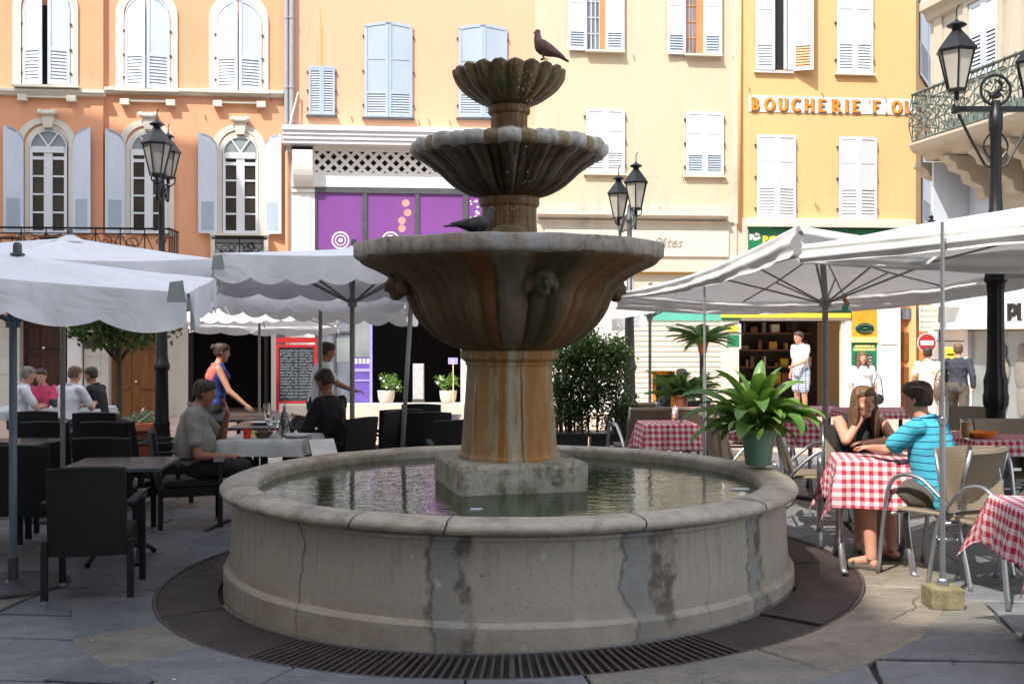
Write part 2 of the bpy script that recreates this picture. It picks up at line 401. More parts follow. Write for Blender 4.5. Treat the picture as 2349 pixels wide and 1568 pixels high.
def mk_slab():
    k = N('slab_stone'); v = k.co()
    at = k.n('ShaderNodeAttribute', attribute_name='tint').outputs['Fac']
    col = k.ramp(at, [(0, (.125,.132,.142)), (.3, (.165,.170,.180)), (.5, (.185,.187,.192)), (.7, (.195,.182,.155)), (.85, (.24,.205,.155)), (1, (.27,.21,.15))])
    a = k.noise(k.co((1,3,1)), 1.6, 6, .65, .5); b = k.noise(v, 28, 5, .7); c = k.noise(k.co((1,4,1)), 7, 5, .7, .4)
    col = k.mix(k.ramp(a, [(.35, .45), (.6, 0)]), col, (.055,.058,.062))
    col = k.mix(k.ramp(a, [(.55, 0), (.78, .5)]), col, (.24,.225,.19))
    col = k.mix(k.ramp(c, [(.30, .6), (.42, 0)]), col, (.035,.035,.036))
    ck = k.n('ShaderNodeTexVoronoi', {'Vector': k.mix(.25, v, k.n('ShaderNodeTexNoise', {'Vector': v, 'Scale': 2.5, 'Detail': 5.0}).outputs[1]), 'Scale': 1.1}, feature='DISTANCE_TO_EDGE').outputs[0]
    ckm = k.math('MULTIPLY', k.ramp(ck, [(0, 1), (.007, 0)]), k.ramp(k.noise(v, .9, 2), [(.5, 0), (.6, .8)]))
    col = k.mix(ckm, col, (.02,.02,.02))
    grit = k.ramp(k.noise(v, 55, 3, .7), [(.30, .5), (.42, 0)]); col = k.mix(grit, col, (.05,.05,.05)); worn = k.ramp(k.noise(v, 4.5, 6, .8, .8), [(.52, 0), (.66, .55)]); col = k.mix(worn, col, (.085,.082,.078))
    spots = k.ramp(k.noise(v, 14, 2), [(.72, 0), (.75, .6)])
    col = k.mix(spots, col, (.38,.36,.32))
    h = k.math('ADD', k.math('MULTIPLY', c, 1.5), k.math('SUBTRACT', k.math('MULTIPLY', b, .6), ckm))
    k.bsdf(col, k.ramp(b, [(.3, .42), (.7, .66)]), 0, k.bump(h, .8, .012)); MATS['slab_stone'] = k.m
    simple('joint_dark', (.028,.027,.025), .95, var=.3, nscale=20, bump=.5)
    simple('far_paving', (.42,.30,.23), .85, var=.15, nscale=1.5, bump=.2)
mk_slab()
simple('grate_wood', (.040,.027,.024), .6, var=.4, nscale=5, stretch=(1,1,1), bump=.35, bscale=22)
simple('grate_iron', (.085,.065,.058), .5, metal=.2, var=.3, nscale=10, bump=.2)
simple('pit_black', (.004,.004,.004), .9)
def mk_cloth(name, col, trans=.3, var=.05, nscale=5):
    k = N(name); v = k.co(); n1 = k.noise(v, nscale, 4)
    dark = tuple(c*(1-var*2) for c in col); c = k.ramp(n1, [(.3, dark), (.7, col)])
    d = k.n('ShaderNodeBsdfDiffuse', {'Color': c}); t = k.n('ShaderNodeBsdfTranslucent', {'Color': c})
    nm = k.bump(k.noise(k.co((1,1,1)), 2.3, 3, .5, 1.2), .35, .08)
    k.t.links.new(nm, d.inputs['Normal'])
    mx = k.n('ShaderNodeMixShader', {'Fac': trans, 1: d.outputs[0], 2: t.outputs[0]})
    k.t.links.new(mx.outputs[0], k.out.inputs[0]); MATS[name] = k.m
mk_cloth('canvas_white', (.84,.84,.86), .10)
mk_cloth('canvas_warm', (.62,.61,.595), .18)
mk_cloth('canvas_patch', (.34,.36,.35), .08)
mk_cloth('cloth_white', (.62,.64,.63), .2)
def mk_gingham():
    for name, per in (('gingham', .058),):
        k = N(name); uv = k.co((1/per, 1/per, 1), 'UV'); sp = k.n('ShaderNodeSeparateXYZ', {'Vector': uv})
        fx = k.math('LESS_THAN', k.math('FRACT', sp.outputs[0]), .5); fy = k.math('LESS_THAN', k.math('FRACT', sp.outputs[1]), .5)
        s = k.math('ADD', fx, fy)
        c = k.ramp(k.math('DIVIDE', s, 2), [(0, (.80,.78,.79)), (.4, (.76,.33,.37)), (.75, (.50,.045,.07))], 'CONSTANT')
        d = k.n('ShaderNodeBsdfDiffuse', {'Color': c}); t = k.n('ShaderNodeBsdfTranslucent', {'Color': c})
        mx = k.n('ShaderNodeMixShader', {'Fac': .25, 1: d.outputs[0], 2: t.outputs[0]})
        k.t.links.new(mx.outputs[0], k.out.inputs[0]); MATS[name] = k.m
mk_gingham()
def mk_wicker(name, c1, c2, sc=90, rough=.55):
    k = N(name); v = k.co()
    w = k.n('ShaderNodeTexWave', {'Vector': v, 'Scale': sc*.5, 'Distortion': .6, 'Detail': 1.0}, bands_direction='X').outputs['Fac']
    w2 = k.n('ShaderNodeTexWave', {'Vector': v, 'Scale': sc*.5, 'Distortion': .6, 'Detail': 1.0}, bands_direction='Z').outputs['Fac']
    h = k.math('MULTIPLY', w, w2); c = k.ramp(h, [(.0, c1), (.6, c2)])
    k.bsdf(c, rough, 0, k.bump(h, .5, .004)); MATS[name] = k.m
mk_wicker('wicker_black', (.0015,.0015,.002), (.009,.009,.010), 42, .7)
mk_wicker('wicker_tan', (.14,.105,.07), (.36,.29,.20), 70)
def mk_leaf(name, c1, c2, trans=.25, rough=.35):
    k = N(name); v = k.co(); c = k.ramp(k.noise(v, 5, 3), [(.3, c1), (.7, c2)])
    b = k.n('ShaderNodeBsdfPrincipled', {'Base Color': c, 'Roughness': rough}); t = k.n('ShaderNodeBsdfTranslucent', {'Color': k.mix(.5, c, (.25,.4,.03))})
    mx = k.n('ShaderNodeMixShader', {'Fac': trans, 1: b.outputs[0], 2: t.outputs[0]})
    k.t.links.new(mx.outputs[0], k.out.inputs[0]); MATS[name] = k.m
mk_leaf('leaf_hedge', (.010,.030,.008), (.035,.075,.015))
mk_leaf('leaf_broad', (.055,.14,.022), (.17,.30,.075), .25, .38)
mk_leaf('leaf_bright', (.06,.16,.02), (.16,.30,.05))
mk_leaf('leaf_palm', (.015,.045,.012), (.05,.10,.03))
mk_leaf('leaf_grey', (.05,.07,.045), (.12,.15,.09))
simple('pot_green', (.17,.33,.25), .4, var=.08, nscale=3)
simple('skin', (.52,.26,.17), .5, var=.08, nscale=9, Subsurface_Weight=.05)
simple('skin_tan', (.33,.14,.085), .5, var=.08, nscale=9)
simple('hair_brown', (.045,.025,.015), .55, var=.35, nscale=30, stretch=(3,3,.4), bump=.4)
simple('hair_light', (.14,.075,.035), .5, var=.4, nscale=30, stretch=(3,3,.4), bump=.4)
simple('hair_grey', (.20,.18,.16), .6, var=.3, nscale=30, bump=.4)
simple('fabric_black', (.012,.012,.014), .85, var=.2, bump=.9, bscale=11)
simple('fabric_white', (.66,.67,.70), .85, var=.05, bump=.9, bscale=11)
simple('fabric_grey', (.24,.225,.20), .9, var=.08, bump=.9, bscale=11)
simple('fabric_navy', (.03,.035,.05), .85, var=.15, bump=.9, bscale=11)
simple('fabric_blue', (.02,.035,.16), .8, var=.15, bump=.9, bscale=11)
simple('fabric_coral', (.72,.12,.08), .8, var=.1, bump=.9, bscale=11)
simple('fabric_pink', (.55,.05,.12), .8, var=.1, bump=.9, bscale=11)
simple('fabric_cream', (.68,.64,.55), .85, var=.06, bump=.9, bscale=11)
simple('fabric_brown', (.085,.07,.055), .85, var=.15, bump=.9, bscale=11)
simple('leather_black', (.012,.012,.012), .35)
simple('leather_brown', (.12,.075,.05), .5, var=.15)
simple('eye_dark', (.02,.015,.012), .2)
simple('lip', (.34,.10,.085), .45)
simple('shoe_white', (.66,.68,.71), .6)
def mk_polo():
    k = N('polo_stripes'); v = k.co(); z = k.n('ShaderNodeSeparateXYZ', {'Vector': v}).outputs[2]
    zz = k.math('ADD', z, k.math('MULTIPLY', k.noise(v, 5, 2), .03))
    f = k.math('FRACT', k.math('DIVIDE', zz, .047)); m = k.ramp(f, [(.0, 1), (.12, 1), (.15, 0)], 'CONSTANT')
    c = k.mix(m, k.ramp(k.noise(v, 6, 2), [(.3, (.035,.31,.44)), (.7, (.06,.40,.53))]), (.01,.06,.12))
    k.bsdf(c, .85, 0, k.bump(k.noise(v, 9, 3), .4, .02)); MATS['polo_stripes'] = k.m
mk_polo()
simple('orange_drink', (.75,.30,.03), .15, var=.05)
simple('ceramic_white', (.68,.70,.72), .25)
simple('ceramic_brown', (.10,.045,.02), .3)
simple('plastic_red', (.62,.03,.02), .35)
simple('table_dark', (.03,.028,.028), .22, var=.2)
simple('table_grey', (.10,.105,.115), .22, var=.05)
simple('paper', (.62,.62,.60), .8)
simple('feather_grey', (.05,.045,.05), .6, var=.45, nscale=22, bump=.4)
simple('feather_brown', (.20,.105,.09), .6, var=.5, nscale=22, bump=.4)
simple('feather_pale', (.42,.42,.43), .6, var=.2, nscale=22)
simple('bird_pink', (.5,.12,.08), .5)
def mk_check():
    k = N('check_cloth'); v = k.co((22, 22, 22)); sp = k.n('ShaderNodeSeparateXYZ', {'Vector': v})
    a = k.math('LESS_THAN', k.math('FRACT', sp.outputs[0]), .4); b = k.math('LESS_THAN', k.math('FRACT', sp.outputs[2]), .4)
    k.bsdf(k.ramp(k.math('DIVIDE', k.math('ADD', a, b), 2), [(0, (.6,.62,.66)), (.4, (.25,.32,.45)), (.8, (.03,.05,.12))], 'CONSTANT'), .85); MATS['check_cloth'] = k.m
mk_check()
# ================================================================ world, sun, camera
SC.render.engine = 'CYCLES'
w = bpy.data.worlds.new("World"); SC.world = w; w.use_nodes = True
nt = w.node_tree; nt.nodes.clear()
wo = nt.nodes.new('ShaderNodeOutputWorld'); bg = nt.nodes.new('ShaderNodeBackground'); sky = nt.nodes.new('ShaderNodeTexSky')
SUN_D = Vector((.42, .60, -1.0)).normalized()          # direction the light travels
elev = math.asin(-SUN_D.z); az = math.atan2(-SUN_D.x, -SUN_D.y)   # azimuth of the sun itself, from +Y towards +X
sky.sky_type = 'NISHITA'; sky.sun_disc = False; sky.sun_elevation = elev; sky.sun_rotation = az
sky.air_density = 1.0; sky.dust_density = 1.5
hs = nt.nodes.new('ShaderNodeHueSaturation'); hs.inputs['Saturation'].default_value = .55; nt.links.new(sky.outputs[0], hs.inputs['Color']); nt.links.new(hs.outputs[0], bg.inputs[0]); bg.inputs[1].default_value = .15; nt.links.new(bg.outputs[0], wo.inputs[0])
sl = bpy.data.lights.new('sun', 'SUN'); sl.energy = 2.15; sl.angle = R(.5); sl.color = (1, .955, .88)
so = bpy.data.objects.new('sun', sl); COL.objects.link(so); so.rotation_euler = SUN_D.to_track_quat('-Z', 'Y').to_euler(); so.location = (-10, -15, 30)
cd = bpy.data.cameras.new('camera'); cam = bpy.data.objects.new('camera', cd); COL.objects.link(cam); SC.camera = cam
cam.location = (0, 0, CH); cam.rotation_euler = (R(90), 0, 0)
cd.sensor_width = 36; cd.lens = 36*F/2349; cd.shift_y = -(784-HY)/2349; cd.clip_end = 500; cd.clip_start = .05
SC.view_settings.view_transform = 'Standard'; SC.view_settings.look = 'None'; SC.view_settings.exposure = 1.78; SC.view_settings.gamma = 1
SC.cycles.max_bounces = 6; SC.cycles.transparent_max_bounces = 6
SC.cycles.use_denoising = True
# ================================================================ ground
FC = Vector((-.02, 7.36, 0))          # centre of the fountain
def build_ground():
    mb = MB(); xs = [-90,-40,-20,-12]+[i*.8-10 for i in range(26)]+[12,20,40,90]; ys = [-60,-20,-5,0]+[1+i*.75 for i in range(36)]+[30,40,90]
    nx = len(xs)
    for y in ys:
        for x in xs: mb.v.append((x, y, g(x, y)-.03))
    for j in range(len(ys)-1):
        for i in range(nx-1):
            cx_, cy_ = (xs[i]+xs[i+1])/2, (ys[j]+ys[j+1])/2
            a = j*nx+i; mb.f.append((a, a+1, a+nx+1, a+nx))
    tag(mb.build('ground', M('joint_dark'), recalc=False), kind='structure')
    # pinkish paving of the far half of the square
    mb = MB(); xs = [-30+i*2 for i in range(31)]; ys = [15.2+i*.5 for i in range(40)]; nx = len(xs)
    for y in ys:
        for x in xs: mb.v.append((x, y, g(x, y)-.005))
    for j in range(len(ys)-1):
        for i in range(nx-1):
            a = j*nx+i; mb.f.append((a, a+1, a+nx+1, a+nx))
    tag(mb.build('far_paving', M('far_paving'), recalc=False), kind='structure')
    # flagstones
    rnd = random.Random(11); polys = []; tints = []
    ang = R(-9); ca, sa = math.cos(ang), math.sin(ang)
    def addslab(corners, t, zoff, rmin=None):
        pts = []
        n = len(corners)
        for i in range(n):
            a, b = corners[i], corners[(i+1) % n]
            for q in range(6):
                u = q/6; p = a.lerp(b, u)
                p = p+Vector((rnd.uniform(-.006, .006), rnd.uniform(-.006, .006)))
                if rmin:
                    d = p-Vector(FC[:2])
                    if d.length < rmin: p = Vector(FC[:2])+d.normalized()*rmin
                pts.append(p)
        c = sum(pts, Vector((0,0)))/len(pts); polys.append((pts, c, zoff)); tints.append(t)
    y = -4.2
    while y < 16.5:
        h = rnd.uniform(.42, .85); x = -13+rnd.uniform(0, .6)
        while x < 13:
            wd = rnd.uniform(.55, 1.35); gp = .011
            cs = [Vector((x+gp, y+gp)), Vector((x+wd-gp, y+gp)), Vector((x+wd-gp, y+h-gp)), Vector((x+gp, y+h-gp))]
            cs = [Vector((c.x*ca-c.y*sa+rnd.uniform(-.03,.03), c.x*sa+c.y*ca+rnd.uniform(-.02,.02))) for c in cs]
            d = max((c-Vector(FC[:2])).length for c in cs)
            if d > 2.80: addslab(cs, rnd.random()*.75+(.2 if rnd.random() < .12 else 0), rnd.uniform(-.002, .002), 2.62)
            x += wd
        y += h
    # ring of long curved slabs round the drain
    a = R(-170)
    rin = 2.372
    while a < R(190)-.05:
        da = R(rnd.uniform(13, 24)); a1 = min(a+da, R(190)); w_ = rnd.uniform(.44, .50)
        pts = []
        for q in range(9): t = a+.003+(a1-a-.006)*q/8; pts.append(Vector(FC[:2])+Vector((math.cos(t), math.sin(t)))*(rin+rnd.uniform(0, .004)))
        for q in range(9): t = a1-.003-(a1-a-.006)*q/8; pts.append(Vector(FC[:2])+Vector((math.cos(t), math.sin(t)))*(rin+w_+rnd.uniform(-.01, .01)))
        c = sum(pts, Vector((0,0)))/len(pts); dg = math.degrees(a) % 360
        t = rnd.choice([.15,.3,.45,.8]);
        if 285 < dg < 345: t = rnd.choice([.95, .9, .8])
        polys.append((pts, c, .007)); tints.append(t)
        a = a1
    mb = MB(); ft = []
    for (pts, c, zo), t in zip(polys, tints):
        n = len(pts); b = len(mb.v)
        for p in pts: mb.v.append((p.x, p.y, g(p.x, p.y)-.03))
        for p in pts: q = c.lerp(p, .997); mb.v.append((p.x, p.y, g(p.x, p.y)-.006+zo))
        for p in pts:
            d = (p-c); q = p-d.normalized()*min(.008, d.length*.3); mb.v.append((q.x, q.y, g(q.x, q.y)+zo))
        for i in range(n):
            j = (i+1) % n
            mb.f.append((b+i, b+j, b+n+j, b+n+i)); mb.f.append((b+n+i, b+n+j, b+2*n+j, b+2*n+i))
        mb.f.append(tuple(b+2*n+i for i in range(n)))
        ft += [t]*(2*n+1)
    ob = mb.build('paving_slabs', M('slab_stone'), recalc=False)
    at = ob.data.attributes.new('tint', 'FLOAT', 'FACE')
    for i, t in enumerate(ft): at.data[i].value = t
    bm = bmesh.new(); bm.from_mesh(ob.data); bmesh.ops.triangulate(bm, faces=[f for f in bm.faces if len(f.verts) > 4]); bmesh.ops.recalc_face_normals(bm, faces=bm.faces)
    for f in bm.faces:
        if f.normal.z < -.3: f.normal_flip()
    bm.to_mesh(ob.data); bm.free()
    tag(ob, kind='structure')
build_ground()
# ---------------------------------------------------------------- drain round the fountain
def build_drain():
    t = thing('drain_grate', 'dark circular drain channel cover with slotted iron front around the basin foot', 'drain grate', FC)
    def zz(r, a, dz): x = FC.x+r*math.cos(a); y = FC.y+r*math.sin(a); return g(x, y)+dz
    def arc(mb, r0, r1, a0, a1, z0, z1, n):
        rs = []
        for q in range(n+1):
            a = a0+(a1-a0)*q/n
            rs.append([(r*math.cos(a), r*math.sin(a), zz(r, a, z)) for r, z in ((r0, z0), (r1, z0), (r1, z1), (r0, z1))])
        mb.rings(rs)
    mb = MB(); arc(mb, 1.90, 2.375, 0, 2*PI-.0001, -.075, -.06, 120); mb.build('channel', M('pit_black'), t)
    mb = MB(); arc(mb, 2.352, 2.371, 0, 2*PI-.0001, -.06, .004, 160); mb.build('rim', M('grate_iron'), t)
    mb = MB(); arc(mb, 1.955, 1.972, R(205), R(330), -.06, .004, 80); mb.build('inner_rim', M('steel'), t)
    # slotted part : angle from -x+ ... front is 270 deg
    mb = MB(); a = R(234)
    while a < R(300):
        r0, r1 = 1.972, 2.352
        for (ra, rb) in ((r0, r1),):
            p0 = Vector((ra*math.cos(a), ra*math.sin(a), zz(ra, a, -.012))); a2 = a+.0; p1 = Vector((rb*math.cos(a2), rb*math.sin(a2), zz(rb, a2, -.012)))
            d = (p1-p0).normalized(); s_ = Vector((-d.y, d.x, 0))*.0075; u = Vector((0,0,.012)); dn = Vector((0,0,-.035))
            mb.add([p0-s_+dn, p0+s_+dn, p0+s_+u, p0-s_+u, p1-s_+dn, p1+s_+dn, p1+s_+u, p1-s_+u], [(0,1,2,3),(4,7,6,5),(0,4,5,1),(1,5,6,2),(2,6,7,3),(3,7,4,0)])
        a += .0212
    for a in (R(270.2),): arc(mb, 1.972, 2.352, a, a+.012, -.05, .003, 1)
    mb.build('slotted_bars', M('grate_iron'), t)
    rnd = random.Random(3)
    for a0, a1 in ((146,180),(180,207),(207,233.8),(300.2,317),(317,338),(338,359),(359,385),(385,412)):
        mb = MB(); dz = rnd.uniform(-.002, .004)+(.012 if a0 in (317,) else 0)
        arc(mb, 1.944 if a1 < 206 or a0 > 329 else 1.9725, 2.35, R(a0+.25), R(a1-.25), -.02, -.002+dz, 14); mb.build('cover_plate', M('grate_wood'), t, bevel=.003)
    mb = MB(); arc(mb, 1.944, 2.35, R(52), R(146), -.02, 0, 40); mb.build('cover_plate', M('grate_wood'), t)
build_drain()
# ================================================================ fountain
def interp(prof, n):
    """smooth resample (catmull-rom) of an (r,z) profile"""
    out = []
    for i in range(len(prof)-1):
        p0 = prof[max(i-1, 0)]; p1 = prof[i]; p2 = prof[i+1]; p3 = prof[min(i+2, len(prof)-1)]
        for q in range(n):
            t = q/n; o = []
            for k in (0, 1):
                a, b, c, d = p0[k], p1[k], p2[k], p3[k]
                o.append(.5*((2*b)+(-a+c)*t+(2*a-5*b+4*c-d)*t*t+(-a+3*b-3*c+d)*t**3))
            out.append(tuple(o))
    out.append(prof[-1]); return out
def nz(x, y, z, s=1.0, seed=0): return mnoise.noise(Vector((x*s+seed, y*s, z*s)))
def build_fountain():
    t = thing('fountain', 'old three tiered stone fountain with round basin in the middle of the square', 'fountain', FC)
    ROT = R(14.5)
    def rough_fn(amp, sc):
        def fn(th, r, z, i):
            return r*(1+amp*nz(math.cos(th)*r, math.sin(th)*r, z, sc)), z
        return fn
    # basin wall
    prof = [(1.940,-.12),(1.940,.0),(1.938,.06),(1.935,.118),(1.924,.130),(1.908,.138),(1.902,.145),(1.900,.19),(1.893,.28),(1.887,.38),(1.884,.47),(1.884,.545),(1.886,.560),(1.902,.566),(1.906,.576),(1.902,.588),(1.886,.592),(1.88,.60)]
    mb = MB(); inner = [(1.80,.60),(1.735,.58),(1.735,.2),(0.02,.2)]
    mb.lathe(prof+inner, seg=256, fn=lambda th, r, z, i: ((r+ (.004*nz(math.cos(th)*2, math.sin(th)*2, z, 2.5) if i < len(prof) else 0)+(.008*nz(math.cos(th)*9, math.sin(th)*9, z*9, 1) if 2 <= i <= 5 else 0)), z))
    b = mb.build('basin', M('basin_stone'), t, smooth=True, angle=35)
    rp = [(1.884,.594),(1.925,.597),(1.951,.609),(1.964,.630),(1.964,.652),(1.951,.674),(1.925,.689),(1.885,.697),(1.83,.700),(1.775,.698),(1.745,.690),(1.728,.670),(1.724,.64),(1.724,.55)]
    rp = [(r, .594+(z-.594)*(.76 if z > .594 else 1)) for r, z in rp]
    mb = MB(); mb.lathe(rp, seg=256, cap=False, fn=lambda th, r, z, i: (r+.006*nz(math.cos(th)*3, math.sin(th)*3, z*5, 1.3), z+.004*nz(math.cos(th)*3, math.sin(th)*3, 7, 1.3)))
    rim = mb.build('basin_rim', M('basin_rim'), t, smooth=True)
    # radial joints in the coping, as thin mortar strips following the moulding
    mb = MB()
    for a in (-2.02, -1.46-.28, -1.19, -.70, -.15, 2.6, -2.55, .9, 1.7):
        prv = None
        for (r, z) in rp[:12]:
            c = []
            for da in (-.0022, .0022):
                aa = a+da+.004*math.sin(z*60); c.append((( r+.0015)*math.cos(aa), (r+.0015)*math.sin(aa), z+.0015))
            if prv: mb.quad(prv[0], prv[1], c[1], c[0])
            prv = c
    mb.build('mortar_joint', M('joint_dark'), rim)
    # water
    mb = MB(); mb.lathe([(1.733,.575),(1.733,.592)], seg=96); wt = mb.build('water', M('water'), t)
    # block in the water
    mb = MB(); h = .45; rr = .05
    poly = []
    for sx, sy in ((1,1),(-1,1),(-1,-1),(1,-1)):
        for q in range(4):
            a = math.atan2(sy, sx)-PI/4+PI/2*q/3; poly.append((sx*(h-rr)+rr*math.cos(a), sy*(h-rr)+rr*math.sin(a)))
    rs = []
    cR, sR = math.cos(ROT), math.sin(ROT)
    for z, k in ((.2,1),(.6,1.0),(.70,1.0),(.755,.995),(.776,.97),(.785,.93)):
        row = []
        for i, (a, b_) in enumerate(poly):
            x, y = (a*cR-b_*sR)*k, (a*sR+b_*cR)*k; n_ = .012*nz(x*4, y*4, z*5, 1.4); row.append((x+n_, y+n_, z+n_*.5))
        rs.append(row)
    mb.rings(rs); bo = mb.build('plinth_block', M('block_stone'), t, bevel=.008)
    # octagonal column
    def octo(mb, prof, rot, n=8, fl=.0):
        rs = []
        for r, z in prof:
            row = []
            for q in range(n):
                a = rot+2*PI*q/n
                for da, k in ((-PI/n*.93, 1/math.cos(PI/n*.93)*math.cos(PI/n)), (0, math.cos(PI/n)*(1-fl)), (PI/n*.93, 1/math.cos(PI/n*.93)*math.cos(PI/n))):
                    row.append((r*k*math.cos(a+da), r*k*math.sin(a+da), z))
            rs.append(row)
        mb.rings(rs)
    mb = MB(); octo(mb, [(.362,.77),(.362,.80),(.348,.815),(.343,.83),(.325,1.05),(.308,1.30),(.302,1.415),(.305,1.43)], ROT+.12)
    mb.build('column', M('column_stone'), t, bevel=.004)
    mb = MB(); octo(mb, [(.300,1.425),(.312,1.435),(.312,1.452),(.322,1.460),(.346,1.478),(.350,1.50),(.345,1.535),(.30,1.545)], ROT+.12)
    mb.build('capital', M('column_stone'), t, bevel=.003)
    # large bowl
    def lobes3(amps):
        def fn(th, r, z, i):
            p = ((th+PI/2+.20)*13/(2*PI)+.82) % 1.0; a = amps[min(i, len(amps)-1)]; wide = p < .64
            e = math.sin(PI*p/.64)**.5 if wide else math.sin(PI*(p-.64)/.36)**.5
            return r*(1+a*((e-.72) if wide else (e*.45-.80)))*(1+.008*nz(math.cos(th)*3, math.sin(th)*3, z*3, 1.7)), z
        return fn
    def flute(n, amps, power=1.0, jit=.0, sharp=.6):
        def fn(th, r, z, i):
            s_ = abs(math.sin(n*th/2+.3)); a = amps[min(i, len(amps)-1)]
            rr = r*(1+a*(s_**sharp-.6))
            return rr*(1+.008*nz(math.cos(th)*3, math.sin(th)*3, z*3, 1.7)), z
        return fn
    bp = [(.25,1.525),(.34,1.54),(.455,1.585),(.545,1.65),(.625,1.735),(.675,1.82),(.715,1.92),(.775,1.995),(.86,2.055),(.945,2.095),(1.02,2.13),(1.055,2.165)]
    pf = interp(bp, 4); am = [.085*math.sin(PI*min(1, max(0, (z-1.525)/(2.15-1.525)))**.8)**.7 if 1.53 < z < 2.15 else 0 for r, z in pf]
    mb = MB(); mb.lathe(pf+[(1.0,2.19),(.9,2.17),(.5,1.9),(.1,1.85)], seg=320, fn=lobes3(am+[0]*4))
    bl = mb.build('large_bowl', M('bowl_low'), t, smooth=True, angle=50)
    mb = MB(); rpf = [(.95,2.13),(1.052,2.152),(1.066,2.160),(1.074,2.175),(1.074,2.252),(1.066,2.262),(1.04,2.266),(.97,2.262),(.955,2.24),(.94,2.15)]
    def rimfn(th, r, z, i):
        ph = ((th-ROT) % (PI/6))-PI/12; k = math.cos(PI/12)/math.cos(ph)*1.018; k = 1+(k-1)*.8+.005*nz(math.cos(th)*7, math.sin(th)*7, z*6, 1.5)
        return r*k, z+.006*nz(math.cos(th)*4, math.sin(th)*4, 3, 1.5)
    mb.lathe(rpf, seg=256, fn=rimfn, cap=False); mb.build('rim', M('rim_stone'), bl, smooth=True, angle=40)
    mb = MB(); mb.lathe([(.94,2.22),(.2,2.22)], seg=64); mb.build('water', M('water'), bl)
    # spout masks on the four sides
    for q in range(4):
        a = -PI/2+ROT+.02+q*PI/2; mb = MB(); d = Vector((math.cos(a), math.sin(a), 0)); s_ = Vector((-d.y, d.x, 0)); r0 = .765
        Mx = Matrix((( s_.x, d.x, 0), (s_.y, d.y, 0), (0, 0, 1)))
        def LP(x, y, z): return d*(r0+y)+s_*x+Vector((0,0,z))
        mb.ball(LP(0,.0,1.99), (.10,.07,.11), 14, 10, Mx)
        mb.ball(LP(0,.075,2.02), (.085,.05,.055), 12, 8, Mx)      # brow
        mb.ball(LP(0,.11,1.975), (.035,.045,.04), 10, 8, Mx)      # muzzle
        for sx in (-1, 1):
            mb.ball(LP(.045*sx,.07,1.965), (.04,.04,.04), 10, 8, Mx); mb.ball(LP(.09*sx,.02,2.055), (.035,.04,.04), 8, 6, Mx)
            mb.ball(LP(.10*sx,.01,1.95), (.04,.06,.07), 8, 6, Mx)
            for k in range(4): mb.ball(LP(.05*sx+.018*k*sx, .03-.01*k, 2.085-.02*k), (.028,.04,.03), 8, 6, Mx)
        mb.ball(LP(0,.05,1.90), (.06,.06,.05), 10, 8, Mx); mb.capsule(LP(0,.06,1.945), LP(0,.14,1.935), .022, .018)
        mb.v = [tuple(d*(r0-.03)+Vector((0,0,1.99))+(Vector(v)-(d*(r0-.03)+Vector((0,0,1.99))))*.82) for v in mb.v]; mb.build('spout_mask', M('bowl_low'), bl, remesh=.010)
    # stem, middle bowl
    mb = MB(); mb.lathe(interp([(.235,2.20),(.225,2.26),(.205,2.32),(.195,2.40),(.192,2.53)], 3)+[(.208,2.545),(.212,2.56),(.212,2.595),(.204,2.605),(.18,2.615)], seg=64, fn=rough_fn(.02, 6))
    mb.build('stem', M('stem_stone'), t, smooth=True, angle=35)
    mb = MB()
    for a in (-PI/2+.02,):     # light half-round stone in front of the stem
        rs = []
        for i in range(9):
            el = PI/2*i/8; row = []
            for j in range(24): b_ = 2*PI*j/24; row.append((.165*math.cos(el)*math.cos(b_)+.0, -.14+.13*math.cos(el)*math.sin(b_), 2.225+.20*math.sin(el)))
            rs.append(row)
        mb.rings(rs)
    mb.build('half_dome', M('ochre_stone'), t, smooth=True)
    NL = 17
    def lobe(th):
        p = ((th+PI/2+.10)*NL/(2*PI)) % 1.0
        if p < .60: return math.sin(PI*p/.60)**.35, True
        return math.sin(PI*(p-.60)/.40)**.45, False
    def lobes(amps):
        def fn(th, r, z, i):
            e, wide = lobe(th); a = amps[min(i, len(amps)-1)]
            return r*(1+a*((e-.75) if wide else (e*.55-.85)))*(1+.008*nz(math.cos(th)*3, math.sin(th)*3, z*3, 1.7)), z
        return fn
    bp = [(.17,2.60),(.235,2.613),(.30,2.635),(.38,2.68),(.435,2.725),(.485,2.775),(.545,2.822),(.605,2.86),(.645,2.893),(.655,2.915)]
    pf = interp(bp, 4); am = [.115*math.sin(PI*min(1, max(0, (z-2.6)/(2.98-2.6)))**.7)**.6 if z > 2.602 else 0 for r, z in pf]
    mb = MB(); mb.lathe(pf+[(.6,2.94),(.5,2.9),(.1,2.8)], seg=408, fn=lobes(am+[0,0,0]))
    bm_ = mb.build('middle_bowl', M('bowl_mid'), t, smooth=True, angle=50)
    mb = MB()
    def petal(th, r, z, i):
        e, wide = lobe(th)
        k = r*(1+(.035 if wide else .018)*(e-.8)-(.0 if wide else .012)) if i not in (0, 9) else r
        return k*(1+.01*nz(math.cos(th)*6, math.sin(th)*6, 0, 2)), z+(.016 if wide else .008)*(e-.85)-(0 if wide else .006)+.012*nz(math.cos(th)*5, math.sin(th)*5, 4, 2)
    mb.lathe([(.60,2.885),(.648,2.882),(.676,2.892),(.692,2.912),(.693,2.945),(.682,2.968),(.65,2.974),(.60,2.976),(.575,2.955),(.56,2.90)], seg=416, fn=petal, cap=False)
    pr = mb.build('rim', [M('rim_petal'), M('ochre_stone')], bm_, smooth=True, angle=45)
    for p in pr.data.polygons:
        a = math.atan2(p.center.y, p.center.x); k = int(((a+PI/2+.10)*NL/(2*PI)+100)//1)
        if not lobe(a)[1] and k % 5 != 3: p.material_index = 1
